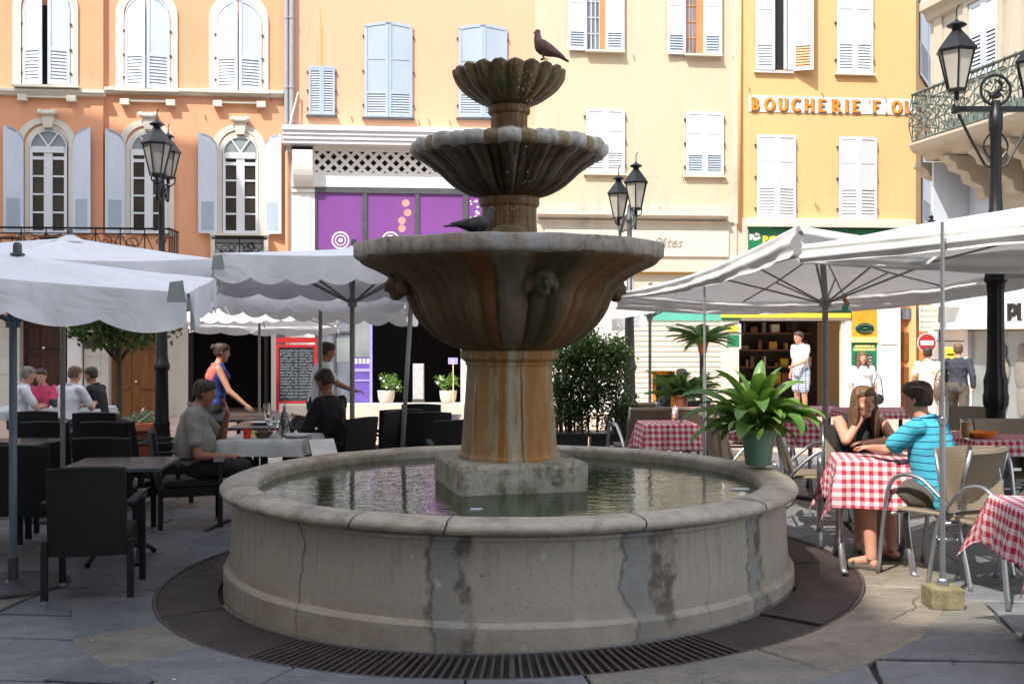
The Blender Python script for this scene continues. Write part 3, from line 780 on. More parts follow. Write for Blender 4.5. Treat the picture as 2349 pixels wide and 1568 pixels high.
    mb = MB(); mb.lathe([(.6,2.935),(.1,2.935)], seg=64); mb.build('water', M('water'), bm_)
    mb = MB(); mb.lathe(interp([(.17,2.90),(.145,2.97),(.132,3.05),(.128,3.18)], 3)+[(.142,3.19),(.146,3.20),(.146,3.235),(.138,3.245),(.11,3.25)], seg=48, fn=rough_fn(.03, 8))
    mb.build('upper_stem', M('stem_stone'), t, smooth=True, angle=35)
    mb = MB(); rs = []
    for i in range(9):
        el = PI/2*i/8; rs.append([(.118*math.cos(el)*math.cos(2*PI*j/20), -.06+.10*math.cos(el)*math.sin(2*PI*j/20), 2.96+.19*math.sin(el)) for j in range(20)])
    mb.rings(rs); mb.build('half_dome', M('ochre_stone'), t, smooth=True)
    bp = [(.10,3.245),(.15,3.255),(.21,3.275),(.265,3.31),(.32,3.355),(.36,3.405),(.382,3.445),(.388,3.475)]
    pf = interp(bp, 4); am = [.10*math.sin(PI*min(1, max(0, (z-3.25)/(3.62-3.25)))**.7)**.6 if z > 3.252 else 0 for r, z in pf]
    f20 = flute(20, am+[.08, .05, 0, 0], sharp=.75)
    def ftop(th, r, z, i):
        r2, z2 = f20(th, r, z, i); s_ = abs(math.sin(10*th+.3))
        if i >= len(pf)-4: z2 += .02*(s_-.6)+.008*nz(math.cos(th)*9, math.sin(th)*9, 1, 2)
        return r2, z2
    mb = MB(); mb.lathe(pf+[(.37,3.487),(.345,3.47),(.2,3.40),(.05,3.38)], seg=320, fn=ftop)
    mb.build('top_bowl', M('bowl_top'), t, smooth=True, angle=50)
    # falling drops
    rnd = random.Random(5); mb = MB()
    for k in range(26):
        px = 1205+rnd.uniform(-16, 16); mb.ball(P(px, 150+rnd.uniform(0, 110), 6.92), rnd.uniform(.0025, .005), 6, 4)
    for k in range(26):
        px = 1185+rnd.uniform(-26, 30); mb.ball(P(px, 330+rnd.uniform(0, 190), 6.6), rnd.uniform(.002, .004), 6, 4)
    o = mb.build('water_drops', M('rim_white'), None); tag(o, 'tiny water drops falling from the fountain bowls', 'water drops', kind='stuff')
build_fountain()
def pigeon(loc, rz, label, pitch, mat, scale=1.0, matw=None):
    t = thing('pigeon', label, 'pigeon', loc, rz)
    mb = MB(); c, s_ = math.cos(pitch), math.sin(pitch)
    def Q(x, y, z): return Vector(((x*c-z*s_)*scale, y*scale, (x*s_+z*c)*scale+.085*scale))
    pts = [(.115,0,.062),(.098,0,.064),(.07,0,.045),(.045,0,.01),(.0,0,-.008),(-.05,0,-.006),(-.09,0,.0),(-.13,0,.003),(-.19,0,.003)]
    # body by rings along x
    rs = []
    for x, hw, hh, z0 in ((.092,.012,.014,.012),(.075,.034,.036,.006),(.05,.046,.05,-.002),(.01,.052,.054,-.006),(-.04,.046,.045,-.002),(-.085,.032,.028,.004),(-.12,.026,.012,.006),(-.17,.032,.007,.006),(-.205,.028,.004,.006)):
        rs.append([Q(x, hw*math.cos(a), z0+hh*math.sin(a)) for a in [2*PI*q/14 for q in range(14)]])
    mb.rings(rs)
    h = Q(.108, 0, .078); mb.capsule(Q(.07,0,.02), Q(.10,0,.062), .031, .021); mb.ball(h, (.024*scale,.019*scale,.021*scale), 12, 8)
    mb.capsule(h+Vector((.018*scale,0,-.004*scale)), h+Vector((.042*scale,0,-.012*scale)), .0065*scale, .002*scale, 8)
    b = mb.build('body', M(mat), t, remesh=.0045)
    for sy in (-1, 1):
        wb = MB(); rs = []
        for x, hw, hh, z0 in ((.06,.008,.022,.012),(.03,.013,.036,.008),(-.02,.013,.036,.006),(-.07,.010,.026,.008),(-.12,.006,.015,.012),(-.165,.003,.006,.012)):
            rs.append([Q(x, sy*(.043-(.0 if x > -.05 else (abs(x)-.05)*.22))+hw*math.cos(a), z0+hh*math.sin(a)) for a in [2*PI*q/10 for q in range(10)]])
        wb.rings(rs); wb.build('wing', M(matw or mat), t, smooth=True)
        lb = MB(); ft = Vector((.005*scale, sy*.018*scale, 0)); lb.capsule(Q(-.005, sy*.018, -.045), ft+Vector((0,0,.006)), .005, .003, 6)
        for da in (-.5, 0, .5, PI): lb.capsule(ft+Vector((0,0,.004)), ft+Vector((.026*math.cos(da), .026*math.sin(da), .003)), .003, .002, 6)
        lb.build('leg', M('bird_pink'), t, smooth=True)
        eb = MB(); eb.ball(h+Vector((.006*scale, sy*.0165*scale, .004*scale)), .0035*scale, 8, 6); eb.build('eye', M('eye_dark'), t)
    return t
p = P(1250, 140, 7.03)
pigeon((p.x, p.y, 3.488), R(184), 'brown pigeon with pale tail standing on the rim of the top bowl', R(30), 'feather_brown', .90, 'feather_brown')
p = P(1092, 520, 6.55)
pigeon((p.x, p.y, 2.25), R(4), 'dark grey pigeon leaning forward inside the rim of the large lower bowl', R(6), 'feather_grey', 1.0)
# ================================================================ street front (one plane, slightly turned)
FT = math.atan(.10); cT, sT = math.cos(FT), math.sin(FT)
def FP(px, py, off=0.0):
    """pixel -> (s, z) on the street front plane moved 'off' metres towards the square"""
    k = (px-CX)/F; Y = (27*cT-off)/(cT-k*sT)
    return (k*Y*cT+(Y-27)*sT, CH-(py-HY)/F*Y)
class Front:
    """local frame of one building on the street front: x along it, y into the house, z up"""
    def __init__(s, name, label, px0, px1):
        s.s0 = FP(px0, 700)[0]; s.s1 = FP(px1, 700)[0]; s.zb = -.6
        s.t = thing(name, label, 'building', (s.s0*cT, 27+s.s0*sT, s.zb), FT)
    def p(s, px, py, off=0.0):
        a, z = FP(px, py, off); return a-s.s0, z-s.zb
    def rect(s, mb, x0, y0, x1, y1, near, far, off=None):
        """pixel rectangle as a box from y=-near to y=-far(behind). sizes read at distance near"""
        o = near if off is None else off
        a, b = s.p(x0, y1, o); c, d = s.p(x1, y0, o)
        mb.box(a, c, -near, -far, b, d); return (a, c, b, d)
def shutter_leaf(parent, hx, z0, w_, h, side, ang, mat, louv=.40, arch=None, y=-.02, mid=True, slats=10, full=False, lmat=None):
    """leaf hinged at hx. side +1: leaf extends to +x from hinge when closed. ang: opening angle outwards. arch: fn(u)->height fraction"""
    Mx = Matrix.Translation((hx, y, z0)) @ Matrix.Rotation(-ang*side, 4, 'Z')
    def T(x, yy, z): return Mx @ Vector((x*side, yy, z))
    def bx(mb, x0, x1, y0, y1, a, b):
        vs = [T(x, yy, z) for z in (a, b) for x, yy in ((x0,y0),(x1,y0),(x1,y1),(x0,y1))]
        mb.add(vs, [(0,3,2,1),(4,5,6,7),(0,1,5,4),(1,2,6,5),(2,3,7,6),(3,0,4,7)])
    mb = MB(); fr = min(.075, w_*.17); th = .036
    top = (lambda u: h) if arch is None else arch
    lz = h*louv
    # upper solid panel
    zb = lz if not full else 0
    n = 10; pl = [(w_*q/n, top(q/n)-.004) for q in range(n+1)]
    poly = [(0, zb), (w_, zb)]+list(reversed(pl))
    b0 = len(mb.v); m = len(poly)
    for yy in (0, -.022):
        for a, b in poly: mb.v.append(tuple(T(a, yy, b)))
    mb.f += [tuple(b0+i for i in range(m)), tuple(b0+m+i for i in reversed(range(m)))]+[(b0+i, b0+(i+1) % m, b0+m+(i+1) % m, b0+m+i) for i in range(m)]
    # stiles and rails
    zt0, zt1 = top(0), top(1)
    if arch is None:
        bx(mb, 0, fr, -th, .002, 0, zt0); bx(mb, w_-fr, w_, -th, .002, 0, zt1); bx(mb, fr, w_-fr, -th, .002, h-fr, h)
    else:
        bx(mb, 0, fr, -th, .002, 0, zt0*.985 if zt0 < zt1 else zt0-.02); bx(mb, w_-fr, w_, -th, .002, 0, zt1*.985 if zt1 < zt0 else zt1-.02)
        for q in range(n):       # arched top rail
            u0, u1 = q/n, (q+1)/n
            vs = [T(u0*w_, -th, top(u0)-fr), T(u1*w_, -th, top(u1)-fr), T(u1*w_, -th, top(u1)), T(u0*w_, -th, top(u0)), T(u0*w_, 0, top(u0)-fr), T(u1*w_, 0, top(u1)-fr), T(u1*w_, 0, top(u1)), T(u0*w_, 0, top(u0))]
            mb.add(vs, [(0,1,2,3),(7,6,5,4),(0,4,5,1),(3,2,6,7)])
    bx(mb, fr, w_-fr, -th, .002, 0, fr)
    if not full: bx(mb, fr, w_-fr, -th, .002, lz-fr*.6, lz+fr*.4)
    if mid:
        zm = lz+(min(zt0, zt1)-lz)*.5; bx(mb, fr, w_-fr, -th+.004, .002, zm-fr*.4, zm+fr*.4)
    o = mb.build('shutter', M(mat), parent)
    if not full:
        sb = MB(); a0, a1 = fr, lz-fr*.6; st = (a1-a0)/slats
        for q in range(slats):
            zc = a0+st*(q+.5)
            vs = [T(fr-.002, -.030, zc-st*.42), T(w_-fr+.002, -.030, zc-st*.42), T(w_-fr+.002, -.006, zc+st*.40), T(fr-.002, -.006, zc+st*.40),
                  T(fr-.002, -.024, zc-st*.52), T(w_-fr+.002, -.024, zc-st*.52), T(w_-fr+.002, .000, zc+st*.30), T(fr-.002, .000, zc+st*.30)]
            sb.add(vs, [(0,1,2,3),(7,6,5,4),(0,4,5,1),(1,5,6,2),(2,6,7,3),(3,7,4,0)])
        bx(sb, fr, w_-fr, .002, .006, a0, a1)
        sb.build('louvre_slats', M(lmat or mat), o)
        # only sub-part depth allowed is handled by the caller (window > shutter); slats re-parent to the window
        s_ = o.children[0]; s_.parent = parent
    hg = MB()
    for zf in (.12, .5, .86): bx(hg, -.03, .05, -th-.012, -th-.001, h*zf-.012, h*zf+.012)
    return o
def window_part(fr, name='window'):
    return None
def closed_shutters(B, x0, y0, x1, y1, fold=6, mat='shutter_white', louv=.4, arch=None, y=-.03, gap=0, mid=True, slats=10, lmat=None, sill=True, pane='dark_interior'):
    """pair of closed leaves filling a pixel rectangle, slightly ajar by fold degrees"""
    a, b = B.p(x0, y1, .05); c, d = B.p(x1, y0, .05); w_ = (c-a)/2; h = d-b
    mb = MB(); mb.box(a+.01, c-.01, -.006, -.001, b+.01, d-(.02 if arch is None else w_*.9)); wn = mb.build('window', M(pane), B.t)
    ang = R(fold); lw = (w_-gap/2)/math.cos(ang)
    f = (lambda q: None)
    a1 = (lambda u: h+arch(u)) if arch else None; ang += R(random.uniform(0, 1.6)); a2_ = ang+R(random.uniform(-1, 1.5))
    shutter_leaf(wn, a, b, lw, h, 1, ang, mat, louv, a1, y, mid, slats, lmat=lmat)
    shutter_leaf(wn, c, b, lw, h, -1, max(0, a2_), mat, louv, a1, y, mid, slats, lmat=lmat)
    hk = MB()
    for zz in (.13, .5, .88):
        for xx in (a-.05, c+.0): hk.box(xx, xx+.05, -.06, -.0, b+h*zz-.02, b+h*zz+.02)
    hk.build('hinge', M('iron_grey'), wn)
    if sill:
        sb = MB(); sb.box(a-.06, c+.06, -.10, -.001, b-.055, b-.012); sb.build('sill', M('iron_grey' if sill == 'dark' else 'trim_cream'), wn)
    return wn, (a, c, b, d)
def wall_bits(B, pts):
    """little iron hooks in the wall"""
    mb = MB()
    for px, py in pts:
        a, z = B.p(px, py, .03); mb.path([(a, 0, z+.06), (a+.01, -.05, z), (a+.03, -.03, z-.09)], .008, 6)
    mb.build('wall_hook', M('iron_grey'), B.t)
ZTOP = 13.0
def rock_wall(B, mat, zlo, depth=9.0, holes=()):
    """front wall as a solid block from local z=zlo up; below it the ground floor is built separately"""
    mb = MB(); mb.box(0, B.s1-B.s0, 0, depth, zlo, ZTOP); mb.build('wall', M(mat), B.t)
    mb = MB(); L = B.s1-B.s0; mb.add([(-.1,-.5,ZTOP),(L+.1,-.5,ZTOP),(L+.1,depth/2,ZTOP+1.8),(-.1,depth/2,ZTOP+1.8),(L+.1,depth+.3,ZTOP),(-.1,depth+.3,ZTOP)], [(0,1,2,3),(3,2,4,5),(0,3,5),(1,4,2),(0,5,4,1)])
    mb.build('roof', M('roof_tile'), B.t)
# ---------------------------------------------------------------- orange building
def orange():
    B = Front('orange_building', 'orange plastered building with arched windows and white shutters at the left', -420, 655)
    zlo = B.p(300, 724)[1]
    rock_wall(B, 'plaster_orange', zlo)
    # the part left of the vertical break stands a little forward
    xb = B.p(240, 300)[0]
    mb = MB(); mb.box(-.02, xb, -.13, .0, zlo+.004, ZTOP-.01); mb.build('wall_face', M('plaster_orange'), B.t)
    xb2 = B.p(640, 300)[0]
    def off(px): return .13 if px < 240 else 0.0
    # string course and sills
    for i, (x0, x1, y) in enumerate(((-420, 240, 199), (240, 651, 206))):
        o = off(x0+1); a, z = B.p(x0, y, o+.1); c, _ = B.p(x1, y, o+.1); mb = MB()
        mb.prism([(0-o, z-.10),(-.10-o, z-.08),(-.12-o, z-.03),(-.16-o, z-.01),(-.16-o, z+.06),(-.10-o, z+.075),(0-o, z+.085)], a, c, 'x'); mb.build('string_course', M('trim_cream'), B.t, bevel=.004)
    def arched_trim(xl, xr, ytop, ybot, wtrim, o, name='arch_surround', yin=None):
        """cream arched band around an opening; pixel coords of its outside"""
        a, zb = B.p(xl, ybot, o); c, zt = B.p(xr, ytop, o); rx = (c-a)/2; cx_ = (a+c)/2; zs = zt-rx*.92
        mb = MB(); n = 20; wd = wtrim
        out = [(a, zb), (a, zs)]+[(cx_-rx*math.cos(PI*q/n), zs+rx*.92*math.sin(PI*q/n)) for q in range(1, n)]+[(c, zs), (c, zb)]
        ri = rx-wd; inn = [(a+wd, zb), (a+wd, zs)]+[(cx_-ri*math.cos(PI*q/n), zs+ri*.94*math.sin(PI*q/n)) for q in range(1, n)]+[(c-wd, zs), (c-wd, zb)]
        for i in range(len(out)-1):
            p0, p1, q0, q1 = out[i], out[i+1], inn[i], inn[i+1]; f = -o-.045
            mb.add([(p0[0], f, p0[1]), (p1[0], f, p1[1]), (q1[0], f, q1[1]), (q0[0], f, q0[1]), (p0[0], -o+.01, p0[1]), (p1[0], -o+.01, p1[1]), (q1[0], -o+.01, q1[1]), (q0[0], -o+.01, q0[1])],
                   [(0,1,2,3),(7,6,5,4),(0,4,5,1),(3,2,6,7),(0,3,7,4),(1,5,6,2)])
        mb.build(name, M('trim_cream'), B.t)
        return cx_, zs, ri, zb, zt
    # upper arched windows with almost closed leaves
    for (xl, xr, sl, sr, yb, yt, gap, fold) in ((30, 180, 53, 160, 194, -28, .12, 14), (266, 408, 287, 389, 204, -8, .02, 16), (480, 616, 497, 600, 208, 4, .02, 15)):
        o = off(xl); cx_, zs, ri, zb, zt = arched_trim(xl, xr, yt-18, yb, .20, o)
        a, b = B.p(sl, yb, o+.05); c, d = B.p(sr, yt, o+.05); w_ = (c-a)/2; h0 = d-b
        mb = MB(); mb.box(a+.01, c-.01, -.012-o, -.001-o, b+.01, d-w_*.8); wn = mb.build('window', M('dark_interior'), B.t)
        zt_ = d-b; arch = lambda u, w_=w_, zt_=zt_: zt_-w_+w_*math.sqrt(max(0, 1-(1-u)**2))
        lw = (w_-gap/2)/math.cos(R(fold))
        for hx, sd in ((a, 1), (c, -1)): shutter_leaf(wn, hx, b, lw, h0, sd, R(fold), 'shutter_white', .36, arch, -.03-o, False, 9)
        hk = MB()
        for zz in (.36, .62, .12):
            for xx in (a-.05, c): hk.box(xx, xx+.05, -.075-o, -.03-o, b+h0*zz-.025, b+h0*zz+.025)
        hk.build('hinge', M('iron_grey'), wn)
        # sill with two brackets
        mb = MB(); a2, z2 = B.p(xl-2, yb+2, o+.2); c2, _ = B.p(xr+2, yb, o+.2)
        mb.box(a2, c2, -o-.25, -o-.0, z2-.03, z2+.03); mb.box(a2+.1, c2-.1, -o-.13, -o, z2-.26, z2-.21)
        for q in (a2+.1, c2-.32): mb.box(q, q+.22, -o-.17, -o, z2-.35, z2-.20)
        mb.build('window_sill', M('trim_cream'), B.t, bevel=.006)
    # french windows on the first floor
    for i, (tl, tr, ttop, ol, orr, otop, ysp, lsh, rsh) in enumerate(((38, 176, 271, 70, 155, 300, 345, True, True), (273, 400, 277, 301, 384, 307, 350, True, False), (487, 609, 287, 512, 593, 315, 354, True, True))):
        o = off(tl); ybot = 542
        cx_, zs, ri, zb, zt = arched_trim(tl, tr, ttop, ybot, .17, o)
        # inner moulding
        a, b = B.p(ol, ybot-4, o); c, d = B.p(orr, otop, o); w_ = (c-a)/2; cx_ = (a+c)/2
        mb = MB(); n = 18; zsp = d-w_*.98
        poly = [(a-.13, b), (c+.13, b)]+[(cx_+(w_+.13)*math.cos(PI*q/n), zsp+(w_*.98+.13)*math.sin(PI*q/n)) for q in range(n+1)]
        mb.prism(poly, -o-.022, -o-.002); wn = mb.build('window', M('trim_cream'), B.t)
        mb = MB(); poly = [(a-.02, b), (c+.02, b)]+[(cx_+(w_+.02)*math.cos(PI*q/n), zsp+(w_*.98+.02)*math.sin(PI*q/n)) for q in range(n+1)]
        mb.prism(poly, -o-.028, -o-.023); mb.build('glass', M('window_glass'), wn)
        mb = MB(); poly = [(cx_+w_*math.cos(PI*q/n), zsp+w_*.96*math.sin(PI*q/n)) for q in range(n+1)]
        mb.prism(poly, -o-.033, -o-.029); mb.build('fanlight_glass', M('pale_glass'), wn)
        f = MB(); F0, F1 = -o-.062, -o-.03; bw = .055
        hd = zsp-b
        f.box(a, a+bw*1.2, F0, F1, b, zsp); f.box(c-bw*1.2, c, F0, F1, b, zsp); f.box(a+bw*1.2, c-bw*1.2, F0-.03, F1, zsp-.13, zsp+.02); f.box(a+bw*1.2, c-bw*1.2, F0, F1, zsp-.30, zsp-.22)
        f.box(cx_-.10, cx_+.10, F0-.01, F1, b, zsp-.13)
        for q in range(1, 4): zz = b+.10+(hd-.36)*q/4; f.box(a+bw*1.2, cx_-.10, F0+.005, F1, zz-.022, zz+.022); f.box(cx_+.10, c-bw*1.2, F0+.005, F1, zz-.022, zz+.022)
        f.box(a+bw*1.2, c-bw*1.2, F0-.005, F1, b, b+.10)
        for sg in (-1, 1): f.path([(cx_, F0+.01, zsp+.02), (cx_+sg*w_*.52, F0+.01, zsp+w_*.80)], .022, 4)
        for q in range(12):
            t0, t1 = PI*q/12, PI*(q+1)/12; f.path([(cx_+w_*.98*math.cos(t0), F0+.012, zsp+w_*.95*math.sin(t0)), (cx_+w_*.98*math.cos(t1), F0+.012, zsp+w_*.95*math.sin(t1))], .022, 4)
        f.build('frame', M('paint_white'), wn)
        # leaves folded back against the wall
        hh = B.p(0, otop-10, o)[1]-b; lw = w_*1.0
        zq = d+.05-b; arch = lambda u, lw=lw, zq=zq: zq-lw*.85+lw*.85*math.sqrt(max(0, 1-(1-u)**2))
        if lsh: shutter_leaf(wn, a-.14, b+.02, lw*1.04, hh, 1, R(168), 'shutter_white', .34, (lambda u, A=arch: A(u)), -o-.07, True, 8, lmat='shutter_grey')
        if rsh: shutter_leaf(wn, c+.14, b+.02, lw*1.04, hh, -1, R(168), 'shutter_white', .34, (lambda u, A=arch: A(u)), -o-.07, True, 8, lmat='shutter_grey')
        # keystone ornament
        kx = cx_; mb = MB(); kz = zt+.0
        mb.prism([(kx-.10, kz-.26), (kx+.10, kz-.26), (kx+.15, kz+.06), (kx-.15, kz+.06)], -o-.12, -o-.02)
        mb.box(kx-.2, kx+.2, -o-.16, -o-.02, kz+.06, kz+.16)
        for q in (-.12, -.04, .04, .12): mb.ball((kx+q, -o-.14, kz+.09), .06, 8, 6)
        for sg in (-1, 1): mb.ball((kx+sg*.17, -o-.13, kz+.11), .075, 10, 8)
        mb.build('keystone', M('trim_cream'), B.t, bevel=.006)
        mb = MB(); mb.prism([(kx-.06, d+.02), (kx+.06, d+.02), (kx+.085, d+.16), (kx-.085, d+.16)], -o-.10, -o-.02); mb.build('small_keystone', M('stone_basew'), B.t, bevel=.005)
        # band where arch springs
    # projecting balcony with wrought iron rail
    def iron_rail(x0, x1, ytop, ybot, near, name, seed, swirls=True, arcs=False):
        a, zb_ = B.p(x0, ybot, near); c, zt_ = B.p(x1, ytop, near); rnd = random.Random(seed); mb = MB(); y = -near
        mb.box(a, c, y-.03, y+.02, zt_-.045, zt_); mb.box(a, c, y-.015, y+.015, zb_, zb_+.035); mb.box(a, c, y-.01, y+.01, zt_-.16, zt_-.135)
        L = c-a; h = zt_-zb_; n = max(2, int(L/.55))
        for q in range(n+1): mb.box(a+L*q/n-.012, a+L*q/n+.012, y-.012, y+.012, zb_, zt_)
        for q in range(n):
            x_ = a+L*(q+.5)/n; hw = L/n*.46
            for k in range(5):
                sx = rnd.choice([-1, 1]); r0 = rnd.uniform(.08, .19); cx2 = x_+rnd.uniform(-.5, .5)*hw; cz = zb_+h*rnd.uniform(.25, .68); a_ = rnd.uniform(0, 6)
                pts = []
                for m in range(15): tt = m/14; rr = r0*(1-.8*tt); pts.append((cx2+sx*rr*math.cos(a_+tt*8), y, cz+rr*math.sin(a_+tt*8)))
                mb.path(pts, .011, 5)
            mb.path([(x_-hw, y, zt_-.16), (x_-hw*.4, y, zb_+h*.45), (x_, y, zb_+.04)], .011, 5); mb.path([(x_+hw, y, zt_-.16), (x_+hw*.4, y, zb_+h*.45), (x_, y, zb_+.04)], .011, 5)
        return mb.build(name, M('black_metal'), B.t)
    near = 1.15
    iron_rail(-300, 388, 523, 606, near, 'balcony_railing', 4)
    a, z0 = B.p(-300, 608, near+.1); c, _ = B.p(392, 608, near+.1)
    mb = MB(); mb.box(a, c, -near-.1, -.135, z0-.16, z0-.004); mb.box(a, c, -near-.05, -.136, z0-.26, z0-.165); mb.build('balcony_slab', M('stone_block'), B.t)
    a, z1 = B.p(388, 522, near); mb = MB()
    for q in range(6): mb.box(a-.012, a+.012, -near+q*near/6, -near+q*near/6+.02, z0, z1)
    mb.box(a-.02, a+.02, -near, -.14, z1-.04, z1); mb.build('balcony_end_rail', M('black_metal'), B.t)
    # things standing on the balcony (dark table and chairs)
    for i, px in enumerate((8, 118)):
        x_ = B.p(px, 540, .7)[0]; tt = thing('balcony_table', 'dark folding table behind the iron balcony railing, %s one' % ('leftmost', 'second')[i], 'table', B.t.matrix_basis @ Vector((x_, -.55, z0)), FT)
        mb = MB(); mb.box(-.28, .28, -.25, .25, .70, .73); mb.build('tabletop', M('black_metal'), tt)
        for sx in (-.24, .22):
            for sy in (-.22, .2): mb = MB(); mb.box(sx, sx+.02, sy, sy+.02, 0, .70); mb.build('leg', M('black_metal'), tt)
    # small balcony railing under the right french window, with white panel behind
    a, z0 = B.p(484, 600, .25); c, z1 = B.p(615, 541, .25); mb = MB(); mb.box(a+.03, c-.03, -.10, -.002, z0, z1-.03); mb.build('balcony_panel', M('paint_white'), B.t)
    iron_rail(486, 613, 545, 600, .28, 'window_railing', 8)
    mb = MB(); mb.box(a-.02, c+.02, -.30, -.101, z0-.1, z0-.002); mb.box(a, a+.10, -.3, -.101, z0, z1); mb.box(c-.10, c, -.3, -.101, z0, z1); mb.box(a-.02, c+.02, -.33, -.002, z1+.001, z1+.05); mb.build('balcony_frame', M('trim_cream'), B.t)
    # ground floor wall: pale stone blocks with openings
    zg = zlo
    cols = [(-420, 45, 'stone_block'), (45, 142, None), (142, 153, 'dark_interior'), (153, 193, 'shop_white'), (193, 231, 'stone_block'), (231, 249, 'stone_block'), (249, 362, None), (362, 384, 'stone_block'), (384, 431, 'plaster_pale'), (431, 622, None), (622, 633, 'plaster_pale'), (633, 655, 'dark_interior')]
    rnd = random.Random(2)
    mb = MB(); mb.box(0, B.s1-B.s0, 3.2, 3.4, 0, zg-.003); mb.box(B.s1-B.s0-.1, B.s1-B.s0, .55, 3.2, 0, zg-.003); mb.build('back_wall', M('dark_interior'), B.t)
    for x0, x1, m in cols:
        a = B.p(x0, 800)[0]; c = B.p(x1, 800)[0]
        if m == 'stone_block':
            mb = MB(); z = 0
            while z < zg-.01:
                h = min(.42, zg-z); mb.box(a+.003, c-.003, rnd.uniform(-.008, .0), .5, z+.006, z+h-.004); z += .42
            mb.box(a, c, .02, .52, 0, zg-.004)
            mb.build('stone_pier', M(m), B.t)
        elif m == 'shop_white':
            mb = MB(); mb.box(a+.04, c-.04, -.10, .5, .9, zg-.3); mb.box(a, c, -.16, .5, .0, .9); mb.box(a-.04, c+.04, -.2, .5, zg-.3, zg-.01); mb.build('door_pier', M(m), B.t, bevel=.015)
        elif m: mb = MB(); mb.box(a, c, .0, .5, 0, zg-.004); mb.build('pier', M(m), B.t)
    # doors
    def wood_door(x0, x1, mat, ytop=752, yy=.25, leaf2=True):
        a = B.p(x0, 800)[0]; c = B.p(x1, 800)[0]; zt_ = B.p(x0, ytop)[1]
        mb = MB(); mb.box(a, c, yy, yy+.08, 0, zt_)
        w_ = c-a; n = 2 if leaf2 else 1
        dr = mb.build('door', M(mat), B.t, bevel=.004)
        pb = MB()
        for q in range(n):
            x_ = a+w_*q/n+.1; xe = a+w_*(q+1)/n-.1
            for z_, ze in ((.15, .75), (.85, 1.75), (1.85, zt_-.15)): pb.box(x_, xe, yy-.03, yy-.001, z_, ze)
        pb.build('door_panel', M(mat), dr, bevel=.025)
        hb = MB(); hb.ball((a+w_*.52, yy-.06, 1.05), .03, 8, 6); hb.ball((a+w_*.5, yy-.05, 1.9), .05, 10, 6); hb.build('handle', M('chrome'), dr)
        mb = MB(); mb.box(a, c, yy-.02, yy+.3, zt_+.001, zg-.005); mb.build('lintel', M(mat), B.t)
    wood_door(45, 142, 'wood_door_dark', 738); wood_door(249, 362, 'wood_door', 752)
    a, b = B.p(194, 798); c, d = B.p(227, 776); mb = MB(); mb.box(a, c, -.05, -.012, b, d); mb.build('letter_box', M('fabric_brown'), B.t)
    # dark shop opening with a counter glint inside
    a = B.p(431, 800)[0]; c = B.p(622, 800)[0]
    mb = MB(); mb.box(a, a+.10, .05, .2, 0, zg-.01); mb.box(c-.18, c-.10, .05, .2, 0, zg-.01); mb.build('shop_frame', M('dark_interior'), B.t)
    wall_bits(B, [(470, 268), (620, 225)])
    # drain pipes where the two houses meet
    for px, r0, m, y1 in ((657, .055, 'pipe_grey', 284), (669, .06, 'pipe_grey', 284)):
        a = B.p(px, 200, .12)[0]; zt_ = ZTOP; zb_ = B.p(px, y1, .12)[1]; mb = MB(); mb.path([(a, -.12, zb_), (a, -.12, zt_)], r0, 10)
        for zz in (40, 200): z_ = B.p(px, zz, .12)[1]; mb.path([(a, -.12, z_-.03), (a, -.12, z_+.03)], r0*1.25, 10)
        mb.build('drain_pipe', M(m), B.t, smooth=True, angle=40)
    a = B.p(659, 500, .1)[0]; mb = MB(); mb.path([(a, -.10, 0), (a, -.10, B.p(659, 350, .1)[1])], .055, 10); mb.build('drain_pipe', M('plaster_orange'), B.t, smooth=True, angle=40)
    mb = MB(); x0, z0 = B.p(664, 288, .3); x1, z1 = B.p(684, 212, .1); mb.path([(x0, -.3, z0), (x1, -.1, z1)], .022, 6); mb.build('stay_rod', M('trim_cream'), B.t)
    return B
orange()
